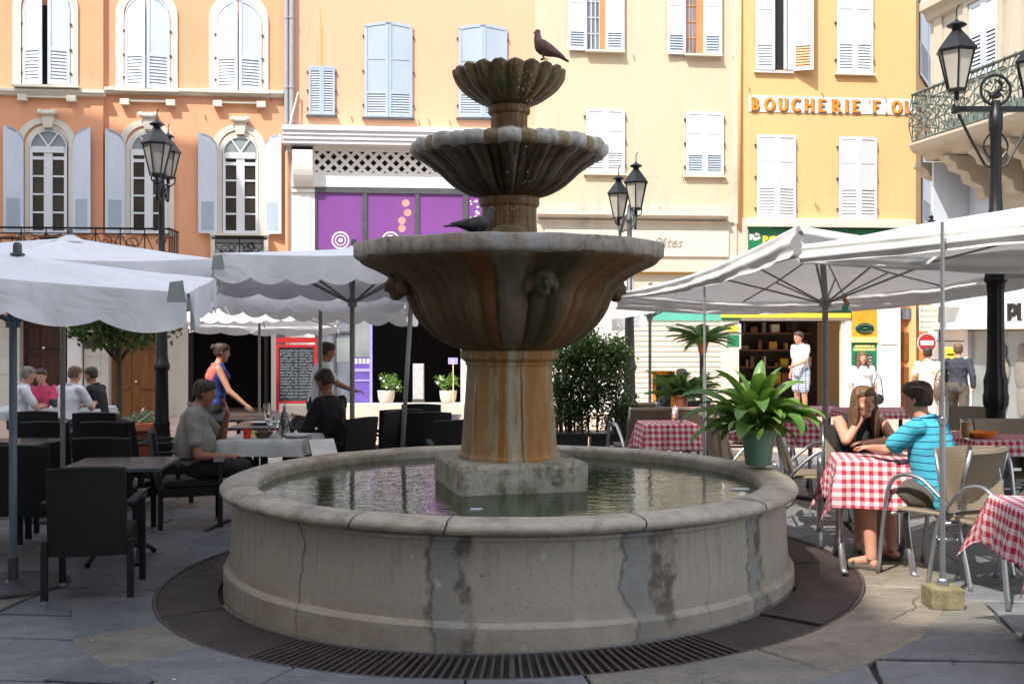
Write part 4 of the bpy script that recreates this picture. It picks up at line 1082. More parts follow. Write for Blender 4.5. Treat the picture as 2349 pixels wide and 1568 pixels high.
# ---------------------------------------------------------------- peach building with the purple shop
def peach():
    B = Front('peach_building', 'peach coloured building with grey shutters above a purple shop front', 655, 1228)
    zlo = B.p(900, 300)[1]
    rock_wall(B, 'plaster_peach', zlo)
    closed_shutters(B, 708, 153, 768, 263, 2, 'shutter_grey', .93, None, slats=17, mid=False, sill='dark')
    for (x0, x1, yt, yb) in ((836, 946, 60, 268), (1052, 1163, 66, 269)):
        w_ = (B.p(x1, 100)[0]-B.p(x0, 100)[0])/2
        closed_shutters(B, x0, yt, x1, yb, 3, 'shutter_grey', .27, (lambda u: .085*math.sin(u*PI/2)), slats=8, sill='dark')
    wall_bits(B, [(806, 272), (960, 280), (983, 278), (1031, 280)])
    mb = MB()
    for px, y0, y1, w_ in ((735, 18, 152, .012), (738, 60, 190, .02), (728, 92, 150, .008)):
        a, z0 = B.p(px, y0); _, z1 = B.p(px, y1); mb.box(a, a+w_*1.6, -.004, -.001, z1, z0)
    mb.build('rust_streak', M('rust_stain'), B.t)
    # --- shop front
    L = B.s1-B.s0
    z290 = B.p(700, 290, .55)[1]; z328 = B.p(700, 328, .55)[1]
    mb = MB()
    hh = z290-z328
    prof = [(0, z328), (-.50, z328), (-.50, z328+hh*.22), (-.53, z328+hh*.25), (-.53, z328+hh*.48), (-.56, z328+hh*.52), (-.56, z328+hh*.74), (-.60, z328+hh*.78), (-.60, z290), (-.55, z290+.03), (0, z290+.08)]
    mb.prism(prof, -.02, L+.05, 'x'); mb.build('shop_cornice', M('paint_white'), B.t, bevel=.004)
    def R_(x0, y0, x1, y1, near, far, nm, mat, bv=0):
        mb = MB(); B.rect(mb, x0, y0, x1, y1, near, far); return mb.build(nm, M(mat), B.t, bevel=bv)
    # frieze backing, lattice
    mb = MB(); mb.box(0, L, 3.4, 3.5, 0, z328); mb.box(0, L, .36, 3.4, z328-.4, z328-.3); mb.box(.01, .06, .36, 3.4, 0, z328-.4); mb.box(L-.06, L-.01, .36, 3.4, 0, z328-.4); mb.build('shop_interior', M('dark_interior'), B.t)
    R_(720, 344, 1010, 404, .02, -.03, 'lattice_back', 'pit_black')
    lat = MB(); a, b = B.p(718, 402, .08); c, d = B.p(1008, 346, .08); h = d-b; st = .285; x = a-h
    def seg(p, q):
        dx, dz = q[0]-p[0], q[1]-p[1]; n_ = math.hypot(dx, dz); nx, nz_ = -dz/n_*.042, dx/n_*.042
        lat.prism([(p[0]+nx, p[1]+nz_), (p[0]-nx, p[1]-nz_), (q[0]-nx, q[1]-nz_), (q[0]+nx, q[1]+nz_)], -.075 if dx > 0 else -.07, -.045 if dx > 0 else -.044)
    while x < c:
        for (p, q) in (((x, b), (x+h, d)), ((x+h, b), (x, d))):
            (x0, z0), (x1, z1) = p, q
            def clip(x0, z0, x1, z1):
                t0, t1 = 0., 1.; dx = x1-x0
                for lim, sg in ((a, 1), (c, -1)):
                    f0, f1 = sg*(x0-lim), sg*(x1-lim)
                    if f0 < 0 and f1 < 0: return None
                    if f0 < 0: t0 = max(t0, f0/(f0-f1))
                    if f1 < 0: t1 = min(t1, f0/(f0-f1))
                return (x0+dx*t0, z0+(z1-z0)*t0), (x0+dx*t1, z0+(z1-z0)*t1)
            r_ = clip(x0, z0, x1, z1)
            if r_ and abs(r_[0][0]-r_[1][0]) > .02: seg(*r_)
        x += st
    lat.build('lattice', M('shop_white'), B.t)
    R_(718, 328, 1226, 346, .09, -.03, 'frieze_board', 'shop_white'); R_(718, 402, 1226, 428, .09, -.03, 'frieze_board', 'shop_white', .004)
    R_(1008, 344, 1226, 403, .085, -.03, 'frieze_board', 'shop_white')
    # left pilaster with curved bracket
    R_(656, 328, 668, 930, .05, -.3, 'pilaster', 'shop_white'); R_(668, 345, 722, 930, .06, -.3, 'pilaster', 'shop_white', .004); R_(677, 452, 712, 610, .075, .061, 'pilaster_panel', 'paint_white', .006)
    a, z0 = B.p(672, 425, .3); c, z1 = B.p(718, 346, .3); mb = MB()
    pf = [(-.06, z0), (-.10, z0)]+[(-.10-.36*math.sin(PI/2*q/8), z0+(z1-z0)*(1-math.cos(PI/2*q/8))) for q in range(1, 9)]+[(-.46, z1), (-.06, z1)]
    mb.prism(pf, a, c, 'x'); mb.build('bracket', M('shop_white'), B.t, bevel=.004)
    mb = MB(); B.rect(mb, 668, 420, 722, 428, .14, .06); B.rect(mb, 668, 434, 722, 440, .11, .06); mb.build('bracket_moulding', M('shop_white'), B.t)
    # purple glazing
    R_(722, 428, 1228, 600, .03, -.03, 'shop_window_frame', 'green_sign' if False else 'iron_patina')
    xs = [(727, 831), (842, 952), (962, 1062), (1074, 1180)]
    wn = R_(727, 438, 1180, 598, .034, .031, 'shop_window', 'purple_film')
    mb = MB()
    for x0, x1 in ((722, 727), (831, 842), (952, 962), (1062, 1074), (1180, 1228)): B.rect(mb, x0, 430, x1, 598, .07, .035)
    B.rect(mb, 722, 428, 1228, 441, .08, .036); mb.build('frame', M('iron_grey'), wn)
    def ringm(cx_, cy_, r0, r1, near, mb):
        a, z = B.p(cx_, cy_, near); m = 28; k = 27/F
        for q in range(m):
            t0, t1 = 2*PI*q/m, 2*PI*(q+1)/m
            mb.add([(a+k*r0*math.cos(t0), -near, z+k*r0*math.sin(t0)), (a+k*r1*math.cos(t0), -near, z+k*r1*math.sin(t0)), (a+k*r1*math.cos(t1), -near, z+k*r1*math.sin(t1)), (a+k*r0*math.cos(t1), -near, z+k*r0*math.sin(t1))], [(0,1,2,3)])
    for cx_ in (781, 896): mb = MB(); ringm(cx_, 551, 16.5, 20, .042, mb); ringm(cx_, 551, 10, 12.5, .042, mb); ringm(cx_, 551, 0, 5, .042, mb); mb.build('round_logo', M('pinkish'), wn)
    mb = MB()
    for cx_, cy_ in ((931, 466), (935, 488), (922, 506), (922, 524)): ringm(cx_, cy_, 0, 8.5, .042, mb)
    mb.build('dotted_motif', M('gold_dot'), wn)
    mb = MB()
    for i in range(22): cx_, cy_ = 1078+random.uniform(0, 22), 455+random.uniform(0, 110); ringm(cx_, cy_, 0, random.uniform(1.2, 4), .045, mb)
    mb.build('white_motif', M('pinkish'), wn)
    # lower part : glass shop with door, purple panels, dark opening
    R_(722, 598, 1228, 640, .10, -.2, 'shop_lintel', 'shop_white')
    R_(633, 640, 728, 930, .0, -.05, 'side_glass', 'blue_glass')
    gl = R_(722, 640, 812, 930, -.02, -.06, 'shop_glass', 'blue_glass')
    mb = MB(); B.rect(mb, 722, 640, 730, 930, .02, -.019); B.rect(mb, 765, 640, 770, 930, .02, -.019); B.rect(mb, 806, 640, 813, 930, .02, -.019); B.rect(mb, 722, 760, 812, 764, .015, -.019); mb.build('frame', M('iron_grey'), gl)
    R_(766, 775, 802, 830, -.012, -.0195, 'poster', 'pale_glass')
    dr = R_(812, 820, 850, 930, .03, -.03, 'purple_door', 'purple_paint'); R_(812, 640, 850, 819, .0, -.03, 'door_glass', 'pale_glass')
    mb = MB()
    for q in range(4): B.rect(mb, 814+q*9, 822, 820+q*9, 834, .036, .031)
    mb.build('cut_out', M('paint_white'), dr)
    mb = MB(); B.rect(mb, 848, 640, 854, 925, .08, .031); B.rect(mb, 812, 845, 848, 852, .045, .031); B.rect(mb, 812, 870, 848, 874, .045, .031); mb.build('door_rail', M('lilac'), dr)
    R_(1058, 640, 1080, 930, .06, -.3, 'pilaster', 'shop_white', .005); R_(1080, 640, 1228, 930, -.05, -.1, 'side_window', 'blue_glass')
    # step
    mb = MB(); a, z = B.p(640, 928, .6); mb.box(a, L+.2, -.75, -.061, 0, z); mb.build('door_step', M('step_stone'), B.t, bevel=.01)
    return B
peach()
# ---------------------------------------------------------------- cream building
def cream():
    B = Front('cream_building', 'weathered cream building with open windows above a pasta shop', 1228, 1692)
    zlo = B.p(1400, 520)[1]; rock_wall(B, 'plaster_cream', zlo)
    def open_window(x0, xa, xb, xc, x1, yb, yt):
        """leaf x0-xa, glass xa-xb, orange reveal xb-xc, leaf xc-x1"""
        mb = MB(); a, b = B.p(xa, yb); c, d = B.p(xc, yt); mb.box(a-.02, c+.02, -.008, -.001, b, d); wn = mb.build('window', M('blue_glass'), B.t)
        mb = MB(); e = B.p(xb, yb)[0]; f_ = c; mb.box(e, f_, -.05, -.009, b, d); mb.build('reveal', M('wood_orange'), wn)
        mb = MB(); w_ = e-a
        for q in range(4): x_ = a+w_*q/3; mb.box(x_-.012, x_+.012, -.03, -.009, b, d)
        z = b
        while z < d: mb.box(a, e, -.028, -.009, z-.012, z+.012); z += .42
        mb.build('glazing_bars', M('paint_white' if x0 < 1400 else 'wood_orange'), wn)
        l0, z0 = B.p(x0, yb, .08); l1, _ = B.p(xa, yb, .08); shutter_leaf(wn, l1, z0, (l1-l0), d-b, -1, R(3), 'paint_white', .26, None, -.05, True, 6, lmat='shutter_grey')
        l2, _ = B.p(xc, yb, .08); l3, _ = B.p(x1, yb, .08); shutter_leaf(wn, l2, z0, (l3-l2), d-b, 1, R(3), 'paint_white', .26, None, -.05, True, 6, lmat='shutter_grey')
        mb = MB(); mb.box(a-.05, l3, -.16, -.001, b-.07, b-.02); mb.build('sill', M('trim_cream'), wn)
    open_window(1302, 1346, 1375, 1389, 1432, 115, -60); open_window(1530, 1573, 1597, 1614, 1656, 124, -55)
    closed_shutters(B, 1344, 251, 1433, 396, 0.5, 'paint_white', .34, None, slats=7); closed_shutters(B, 1574, 258, 1660, 401, 0.5, 'paint_white', .34, None, slats=7, lmat='shutter_grey')
    wall_bits(B, [(1453, 130), (1565, 408), (1513, 475), (1682, 135)])
    L = B.s1-B.s0
    # cornice ledges over the shop
    def ledge(x0, x1, y0, y1, near, m='plaster_pale'):
        mb = MB(); a, z1 = B.p(x0, y0, near); c, z0 = B.p(x1, y1, near); mb.prism([(-.001, z0-.05), (-near*.5, z0-.03), (-near*.8, z0), (-near, z0+.03), (-near, z1-.02), (-near*.6, z1), (-.001, z1+.02)], a, c, 'x'); mb.build('ledge', M(m), B.t)
    ledge(1234, 1672, 487, 498, .28); ledge(1232, 1684, 503, 511, .10)
    mb = MB(); mb.box(.02, L, .001, .5, 0, zlo-.003); B.rect(mb, 1228, 470, 1690, 600, .04, 0.002); mb.build('shop_wall', M('plaster_pale'), B.t)
    mb = MB(); B.rect(mb, 1250, 530, 1672, 586, .09, .041); sg = mb.build('shop_sign', M('trim_cream'), B.t, bevel=.01)
    a, z = B.p(1498, 566, .10); tm = text_mesh('Pâtes', .36, .006, .35); moved(tm, (a, -.097, z)); tm.build('lettering', M('grey_letter'), sg, recalc=False)
    # crack
    mb = MB(); 
    # shop recess: teal lintel and roller shutter
    R_ = lambda x0, y0, x1, y1, n_, f_, nm, m, bv=0: (lambda mb: (B.rect(mb, x0, y0, x1, y1, n_, f_), mb.build(nm, M(m), B.t, bevel=bv))[1])(MB())
    R_(1236, 598, 1690, 622, .14, .041, 'ledge', 'plaster_pale', .01)
    R_(1455, 612, 1690, 628, .05, .0, 'shop_beam', 'ochre_panel')
    R_(1440, 700, 1700, 735, .06, .0, 'shop_beam', 'teal_paint'); R_(1280, 640, 1452, 960, .03, .0, 'pier', 'shop_white')
    mb = MB(); a, z1 = B.p(1453, 735, .03); c, z0 = B.p(1655, 960, .03); z = z0
    while z < z1-.01: h = min(.135, z1-z); mb.prism([(-.002, z), (-.022, z+.004), (-.038, z+.03), (-.038, z+h-.025), (-.014, z+h-.008), (-.002, z+h-.004)], a, c, 'x'); z += .135
    mb.build('roller_shutter', M('trim_cream'), B.t)
    R_(1655, 735, 1695, 960, .05, .0, 'pier', 'trim_cream')
    mb = MB(); a, b = B.p(1620, 960, .3); mb.box(a, L, -.5, -.06, 0, b+.05); mb.build('door_step', M('step_stone'), B.t)
    mb = MB(); a = B.p(1684, 300, .08)[0]; mb.box(a, a+.12, -.05, -.001, zlo+.1, ZTOP-.01); mb.build('weathered_edge', M('plaster_pale'), B.t)
    return B
cream()
# ---------------------------------------------------------------- yellow building
LET = {  # strokes on a unit box (w 0.8, h 1); serifs added at marked ends
 'B': [('l', .14,0,.14,1), ('c', .14,.75,.36,.25,-90,90), ('c', .14,.27,.44,.27,-90,90)],
 'O': [('c', .38,.5,.36,.5,0,360)], 'U': [('l', .10,1,.10,.35), ('c', .38,.35,.28,.33,180,360), ('l', .66,.35,.66,1)],
 'C': [('c', .42,.5,.38,.5,48,312)], 'H': [('l', .10,0,.10,1), ('l', .66,0,.66,1), ('l', .10,.5,.66,.5)],
 'E': [('l', .12,0,.12,1), ('l', .12,.97,.66,.97), ('l', .12,.5,.52,.5), ('l', .12,.03,.68,.03)],
 'R': [('l', .12,0,.12,1), ('c', .14,.74,.44,.26,-90,90), ('l', .34,.48,.70,0)],
 'I': [('l', .30,0,.30,1)], 'F': [('l', .12,0,.12,1), ('l', .12,.97,.66,.97), ('l', .12,.5,.50,.5)],
 'L': [('l', .12,0,.12,1), ('l', .12,.03,.66,.03)], '.': [('l', .22,.0,.34,.0)] }
SER = {'B': [(.14,0),(.14,1)], 'U': [(.10,1),(.66,1)], 'H': [(.10,0),(.10,1),(.66,0),(.66,1)], 'E': [(.12,0),(.12,1)], 'R': [(.12,0),(.12,1),(.70,0)], 'I': [(.30,0),(.30,1)], 'F': [(.12,0),(.12,1)], 'L': [(.12,0),(.12,1)]}
def letters(mb, txt, x0, z0, h, adv, y, th, dep):
    def bar(x1, z1, x2, z2, w_, e=0):
        dx, dz = x2-x1, z2-z1; n_ = math.hypot(dx, dz) or 1; ux, uz = dx/n_, dz/n_; nx, nz_ = -uz*w_/2, ux*w_/2
        x1 -= ux*e; z1 -= uz*e; x2 += ux*e; z2 += uz*e
        mb.prism([(x1+nx, z1+nz_), (x1-nx, z1-nz_), (x2-nx, z2-nz_), (x2+nx, z2+nz_)], y-dep, y)
    for i, c in enumerate(txt):
        ox = x0+i*adv
        if c == ' ': continue
        for s_ in LET[c]:
            if s_[0] == 'l':
                hor = abs(s_[2]-s_[4]) < .01; bar(ox+s_[1]*h, z0+s_[2]*h, ox+s_[3]*h, z0+s_[4]*h, th*(.62 if hor else 1)); dep += .0007
            else:
                _, cx_, cz, rx, rz, a0, a1 = s_; n_ = 18 if a1-a0 > 200 else 10
                for q in range(n_):
                    t0, t1 = R(a0+(a1-a0)*q/n_), R(a0+(a1-a0)*(q+1)/n_); wq = th*(.6+.4*abs(math.cos((t0+t1)/2)))
                    bar(ox+(cx_+rx*math.cos(t0))*h, z0+(cz+rz*math.sin(t0))*h, ox+(cx_+rx*math.cos(t1))*h, z0+(cz+rz*math.sin(t1))*h, wq, .004); dep += .0004
        for sx, sz in SER.get(c, []): bar(ox+(sx-.15)*h, z0+sz*h, ox+(sx+.15)*h, z0+sz*h, th*.45); dep += .0009
def yellow():
    B = Front('yellow_building', 'yellow building with a painted butcher sign and white shutters', 1692, 2101)
    zlo = B.p(1900, 512)[1]; L = B.s1-B.s0
    rock_wall(B, 'plaster_yellow', zlo)
    # side street wall turning away behind the corner
    dx, dy = math.cos(R(56)), math.sin(R(56)); mb = MB(); c0 = (L-.001, .0)
    ln = 9
    pl = [(c0[0], c0[1]+.0), (c0[0]+dx*ln, c0[1]+dy*ln), (c0[0]+dx*ln-2, c0[1]+dy*ln+1), (c0[0]-2, 4)]
    mb.prism([(a, b) for a, b in pl], 0, ZTOP-.02, 'z'); mb.build('side_wall', M('plaster_yellow'), B.t)
    # pipe
    a = B.p(1697, 300, .08)[0]; mb = MB(); mb.path([(a, -.07, zlo-.2), (a, -.07, ZTOP)], .05, 10); mb.build('drain_pipe', M('plaster_yellow'), B.t, smooth=True)
    # X3 : ajar window
    mb = MB(); a, b = B.p(1776, 160); c, d = B.p(1806, -60); mb.box(a-.02, c+.18, -.008, -.001, b, d); wn = mb.build('window', M('dark_interior'), B.t)
    mb = MB(); e = B.p(1797, 100)[0]; mb.box(e, e+.07, -.06, -.009, b, d); mb.box(c+.0, c+.16, -.04, -.009, b, d); mb.build('frame', M('paint_white'), wn)
    l0, z0 = B.p(1733, 160, .06); l1, _ = B.p(1777, 160, .06); shutter_leaf(wn, l0, z0, l1-l0, d-b, 1, R(2), 'shutter_white', .27, None, -.04, True, 8)
    l2, _ = B.p(1820, 160, .06); shutter_leaf(wn, l2, z0-.01, (l1-l0)*1.0, d-b, 1, R(24), 'shutter_white', .27, None, -.04, True, 8, lmat='wood_orange')
    mb = MB(); mb.box(l0-.03, l2, -.08, -.001, z0-.07, z0-.02); mb.build('sill', M('paint_white'), wn)
    closed_shutters(B, 1920, -60, 2003, 167, .5, 'shutter_white', .30, None, slats=9)
    closed_shutters(B, 1736, 311, 1825, 502, 9, 'paint_white', .38, None, slats=9, y=-.04); closed_shutters(B, 1924, 316, 2011, 504, 9, 'paint_white', .38, None, slats=8, y=-.04)
    wall_bits(B, [(1718, 205), (1886, 217), (2031, 228), (1993, 232), (1870, 470), (1876, 475)])
    # sign band
    mb = MB(); a, z1 = B.p(1718, 219, .02); c, z0 = B.p(2101, 262, .02); mb.box(a, c-.001, -.02, -.001, z0-.03, z1); sg = mb.build('painted_sign', M('paint_white'), B.t)
    x0 = B.p(1722, 257, .02)[0]; x1 = B.p(2096, 257, .02)[0]; hz = (z1-z0)*.76; adv = (x1-x0)/13.05
    lt = MB(); 
    xi = x0
    for ch, px in zip('BOUCHERIE', (1722, 1762, 1802, 1841, 1877, 1918, 1955, 1983, 2000)): pass
    pos = {'B0': 1722, 'O1': 1766, 'U2': 1805, 'C3': 1844, 'H4': 1881, 'E5': 1921, 'R6': 1960, 'I7': 1999-8, 'E8': 2016-6}
    # letter positions read from the photograph (pixels)
    for ch, px in (('B', 1723), ('O', 1755), ('U', 1786), ('C', 1817), ('H', 1846), ('E', 1877), ('R', 1908), ('I', 1934), ('E', 1955), ('F', 2002), ('.', 2025), ('O', 2047), ('L', 2075)):
        letters(lt, ch, B.p(px, 257, .02)[0], z0+(z1-z0)*.10-.02, hz, 0, -.034, .082, .012)
    lt.build('lettering', M('sign_letter'), sg); sh = MB(); sh.v = [(v[0]+.022, v[1]+.010, v[2]-.024) for v in lt.v]; sh.f = list(lt.f); sh.build('letter_shadow', M('letter_shade'), sg)  # dark copy shifted right and down paints the shadow of the letters
    # ledge, green sign, beams
    R_ = lambda x0, y0, x1, y1, n_, f_, nm, m, bv=0: (lambda mb: (B.rect(mb, x0, y0, x1, y1, n_, f_), mb.build(nm, M(m), B.t, bevel=bv))[1])(MB())
    R_(1716, 504, 2101, 519, .20, .0, 'ledge', 'trim_cream', .01); R_(1694, 500, 1716, 640, .06, 0, 'pier', 'plaster_pale')
    gs = R_(1717, 521, 2098, 575, .07, .0, 'green_fascia', 'green_sign', .005)
    R_(1770, 520, 2095, 524, .10, .071, 'fascia_trim', 'dark_green')
    a, z = B.p(1749, 551, .08); tm = text_mesh('BOU', .30, .008, 0, .012, spacing=1.05); moved(tm, (a, -.078, z-.1)); tm.build('lettering', M('yellow_paint'), gs, recalc=False)
    mb = MB()
    for q in range(14): a, z = B.p(1722+random.uniform(0, 20), 536+random.uniform(0, 14), .08); mb.ball((a, -.078, z), (random.uniform(.02, .06), .006, random.uniform(.02, .05)), 8, 5)
    mb.build('flower_emblem', M('pinkish'), gs)
    mb = MB(); mb.box(.0, L-.01, .001, .4, B.p(1700, 640)[1], zlo-.001); mb.build('shop_wall', M('plaster_pale'), B.t)
    R_(1655, 700, 1952, 718, .10, .0, 'shop_beam', 'dark_green'); R_(1655, 718, 1952, 728, .12, .0, 'shop_beam', 'yellow_paint'); R_(1655, 728, 1952, 735, .06, .0, 'shop_beam', 'paint_white')
    mb = MB(); a = B.p(1712, 800)[0]; c = B.p(1930, 800)[0]; zt_ = B.p(1800, 736)[1]
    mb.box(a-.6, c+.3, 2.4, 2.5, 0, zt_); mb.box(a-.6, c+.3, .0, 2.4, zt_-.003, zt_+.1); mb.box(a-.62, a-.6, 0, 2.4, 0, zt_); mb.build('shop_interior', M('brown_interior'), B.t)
    rnd = random.Random(9)
    for q in range(4):
        mb = MB(); mb.box(a-.2, c, 2.05, 2.39, .8+.48*q, .84+.48*q); sf = mb.build('shelf', M('wood_door'), B.t); x_ = a-.1
        while x_ < c-.2: w_ = rnd.uniform(.06, .25); mb = MB(); mb.box(x_, x_+w_, 2.1, 2.3, .841+.48*q, .841+.48*q+rnd.uniform(.1, .34)); mb.build('shelf_box', M(rnd.choice(['wood_door', 'fabric_cream', 'brown_interior', 'fabric_grey', 'ochre_panel'])), sf); x_ += w_+rnd.uniform(.02, .3)
    mb = MB(); mb.box(a-.4, a+.7, .02, .9, .0, .95); mb.build('shop_counter', M('fabric_grey'), B.t)
    R_(1655, 735, 1668, 960, .04, -.1, 'pier', 'trim_cream'); R_(1930, 735, 1940, 960, .03, -.1, 'pier', 'trim_cream'); R_(1940, 735, 1953, 960, .07, -.1, 'pier', 'paint_white')
    gv = R_(1664, 742, 1700, 800, .05, .0, 'shop_notice', 'paint_white'); 
    mb = MB(); B.rect(mb, 1668, 768, 1696, 795, .056, .051); mb.build('notice_print', M('green_sign'), gv); mb = MB(); B.rect(mb, 1670, 748, 1694, 760, .056, .051); mb.build('notice_band', M('yellow_paint'), gv)
    pn = R_(1953, 690, 2012, 773, .06, .0, 'ochre_sign_panel', 'ochre_panel'); mb = MB(); B.rect(mb, 1953, 773, 2014, 785, .10, .061); mb.build('panel_ledge', M('pale_yellow'), pn)
    mb = MB(); a, z = B.p(1984, 753, .08); mb.ball((a, -.07, z), (.26, .03, .145), 24, 10); mb.build('oval_plate', M('dark_green'), pn, smooth=True)
    mb = MB()
    for sg_ in (1, -1):
        pts = [(a+.19*math.cos(R(t)), -.105, z+sg_*(.03+.065*math.sin(R(t)))) for t in range(25, 160, 15)]; mb.path(pts, .008, 5)
    mb.path([(a-.05, -.105, z-.01), (a, -.105, z+.012), (a+.05, -.105, z-.005)], .007, 5); mb.build('oval_lettering', M('pale_glass'), pn)
    gb = R_(1953, 785, 2012, 935, .05, .0, 'green_menu_board', 'green_sign'); mb = MB(); B.rect(mb, 1961, 812, 2003, 925, .056, .051); mb.build('slate', M('iron_grey'), gb)
    mb = MB(); rnd = random.Random(4)
    for row, (y0, y1) in enumerate(((791, 796), (798, 804))):
        x_ = 1958+3*(1-row)
        while x_ < 2006: w_ = rnd.uniform(2, 6); B.rect(mb, x_, y0, min(x_+w_, 2008), y1, .058, .051); x_ += w_+rnd.uniform(.8, 2)
    mb.build('board_heading', M('pale_yellow'), gb)
    mb = MB()
    for row in range(9):
        x_ = 1966
        while x_ < 1998: w_ = rnd.uniform(2, 7); B.rect(mb, x_, 818+row*7, min(x_+w_, 2000), 820+row*7, .059, .057); x_ += w_+1.5
    mb.build('chalk_writing', M('soap'), gb)
    R_(2012, 690, 2066, 960, .06, -.2, 'pier', 'shop_white', .01); R_(2020, 690, 2058, 790, .08, .061, 'pilaster', 'shop_white', .01)
    a = B.p(2066, 800)[0]; zt_ = B.p(2066, 732)[1]
    mb = MB(); mb.box(a, L+1.2, .24, .3, 0, zt_); mb.box(a, L+1.2, .16, .235, zt_+.3, zlo); d_ = mb.build('wooden_door', M('wood_orange'), B.t)
    mb = MB(); mb.box(a, L+1.2, .12, .3, zt_, zt_+.29); mb.build('door_transom', M('blue_glass'), B.t)
    mb = MB(); mb.box(a+.1, a+.42, .19, .235, 1.5, zt_-.35); mb.box(a+.1, a+.42, .19, .235, .3, 1.35); mb.build('door_panel', M('wood_door'), d_, bevel=.03)
    mb = MB(); mb.box(-.0, L, -.6, -.06, 0, B.p(1800, 942, .6)[1]); mb.build('door_step', M('step_stone'), B.t, bevel=.01)
    mb = MB(); mb.box(.6, L-.4, -1.0, -.61, 0, B.p(1800, 958, 1.0)[1]); mb.build('lower_step', M('pink_stone'), B.t, bevel=.01)
    # shutters round the corner
    Mx = Matrix.Translation((L, 0, 0)) @ Matrix.Rotation(R(56), 4, 'Z')
    for (px0, px1, yt, yb) in ((2108, 2139, -60, 172), (2113, 2150, 346, 510)):
        def sp(px, py):
            k = (px-CX)/F; # intersect the ray with the side wall
            ox, oy = (B.s0+L)*cT, 27+(B.s0+L)*sT; a_ = FT+R(56); dx_, dy_ = math.cos(a_), math.sin(a_)
            # ox+u*dx = k*(oy+u*dy)
            u = (k*oy-ox)/(dx_-k*dy_); Y = oy+u*dy_; return u, CH-(py-HY)/F*Y-B.zb
        u0, zb_ = sp(px0, yb); u1, _ = sp(px1, yb); zt_ = sp(px0, yt)[1]
        mb = MB(); mb.box(u0, u1, -.012, -.002, zb_, zt_); mb.v = [tuple(Mx @ Vector(v)) for v in mb.v]; wn = mb.build('window', M('dark_interior'), B.t)
        for hx, sd in ((u0, 1), (u1, -1)):
            n0 = len(wn.children); shutter_leaf(wn, hx, zb_, (u1-u0)/2, zt_-zb_, sd, R(1), 'shutter_white', .34, None, -.02, True, 9)
        for ch in wn.children:
            for v in ch.data.vertices: v.co = Mx @ v.co
    return B
yellow()
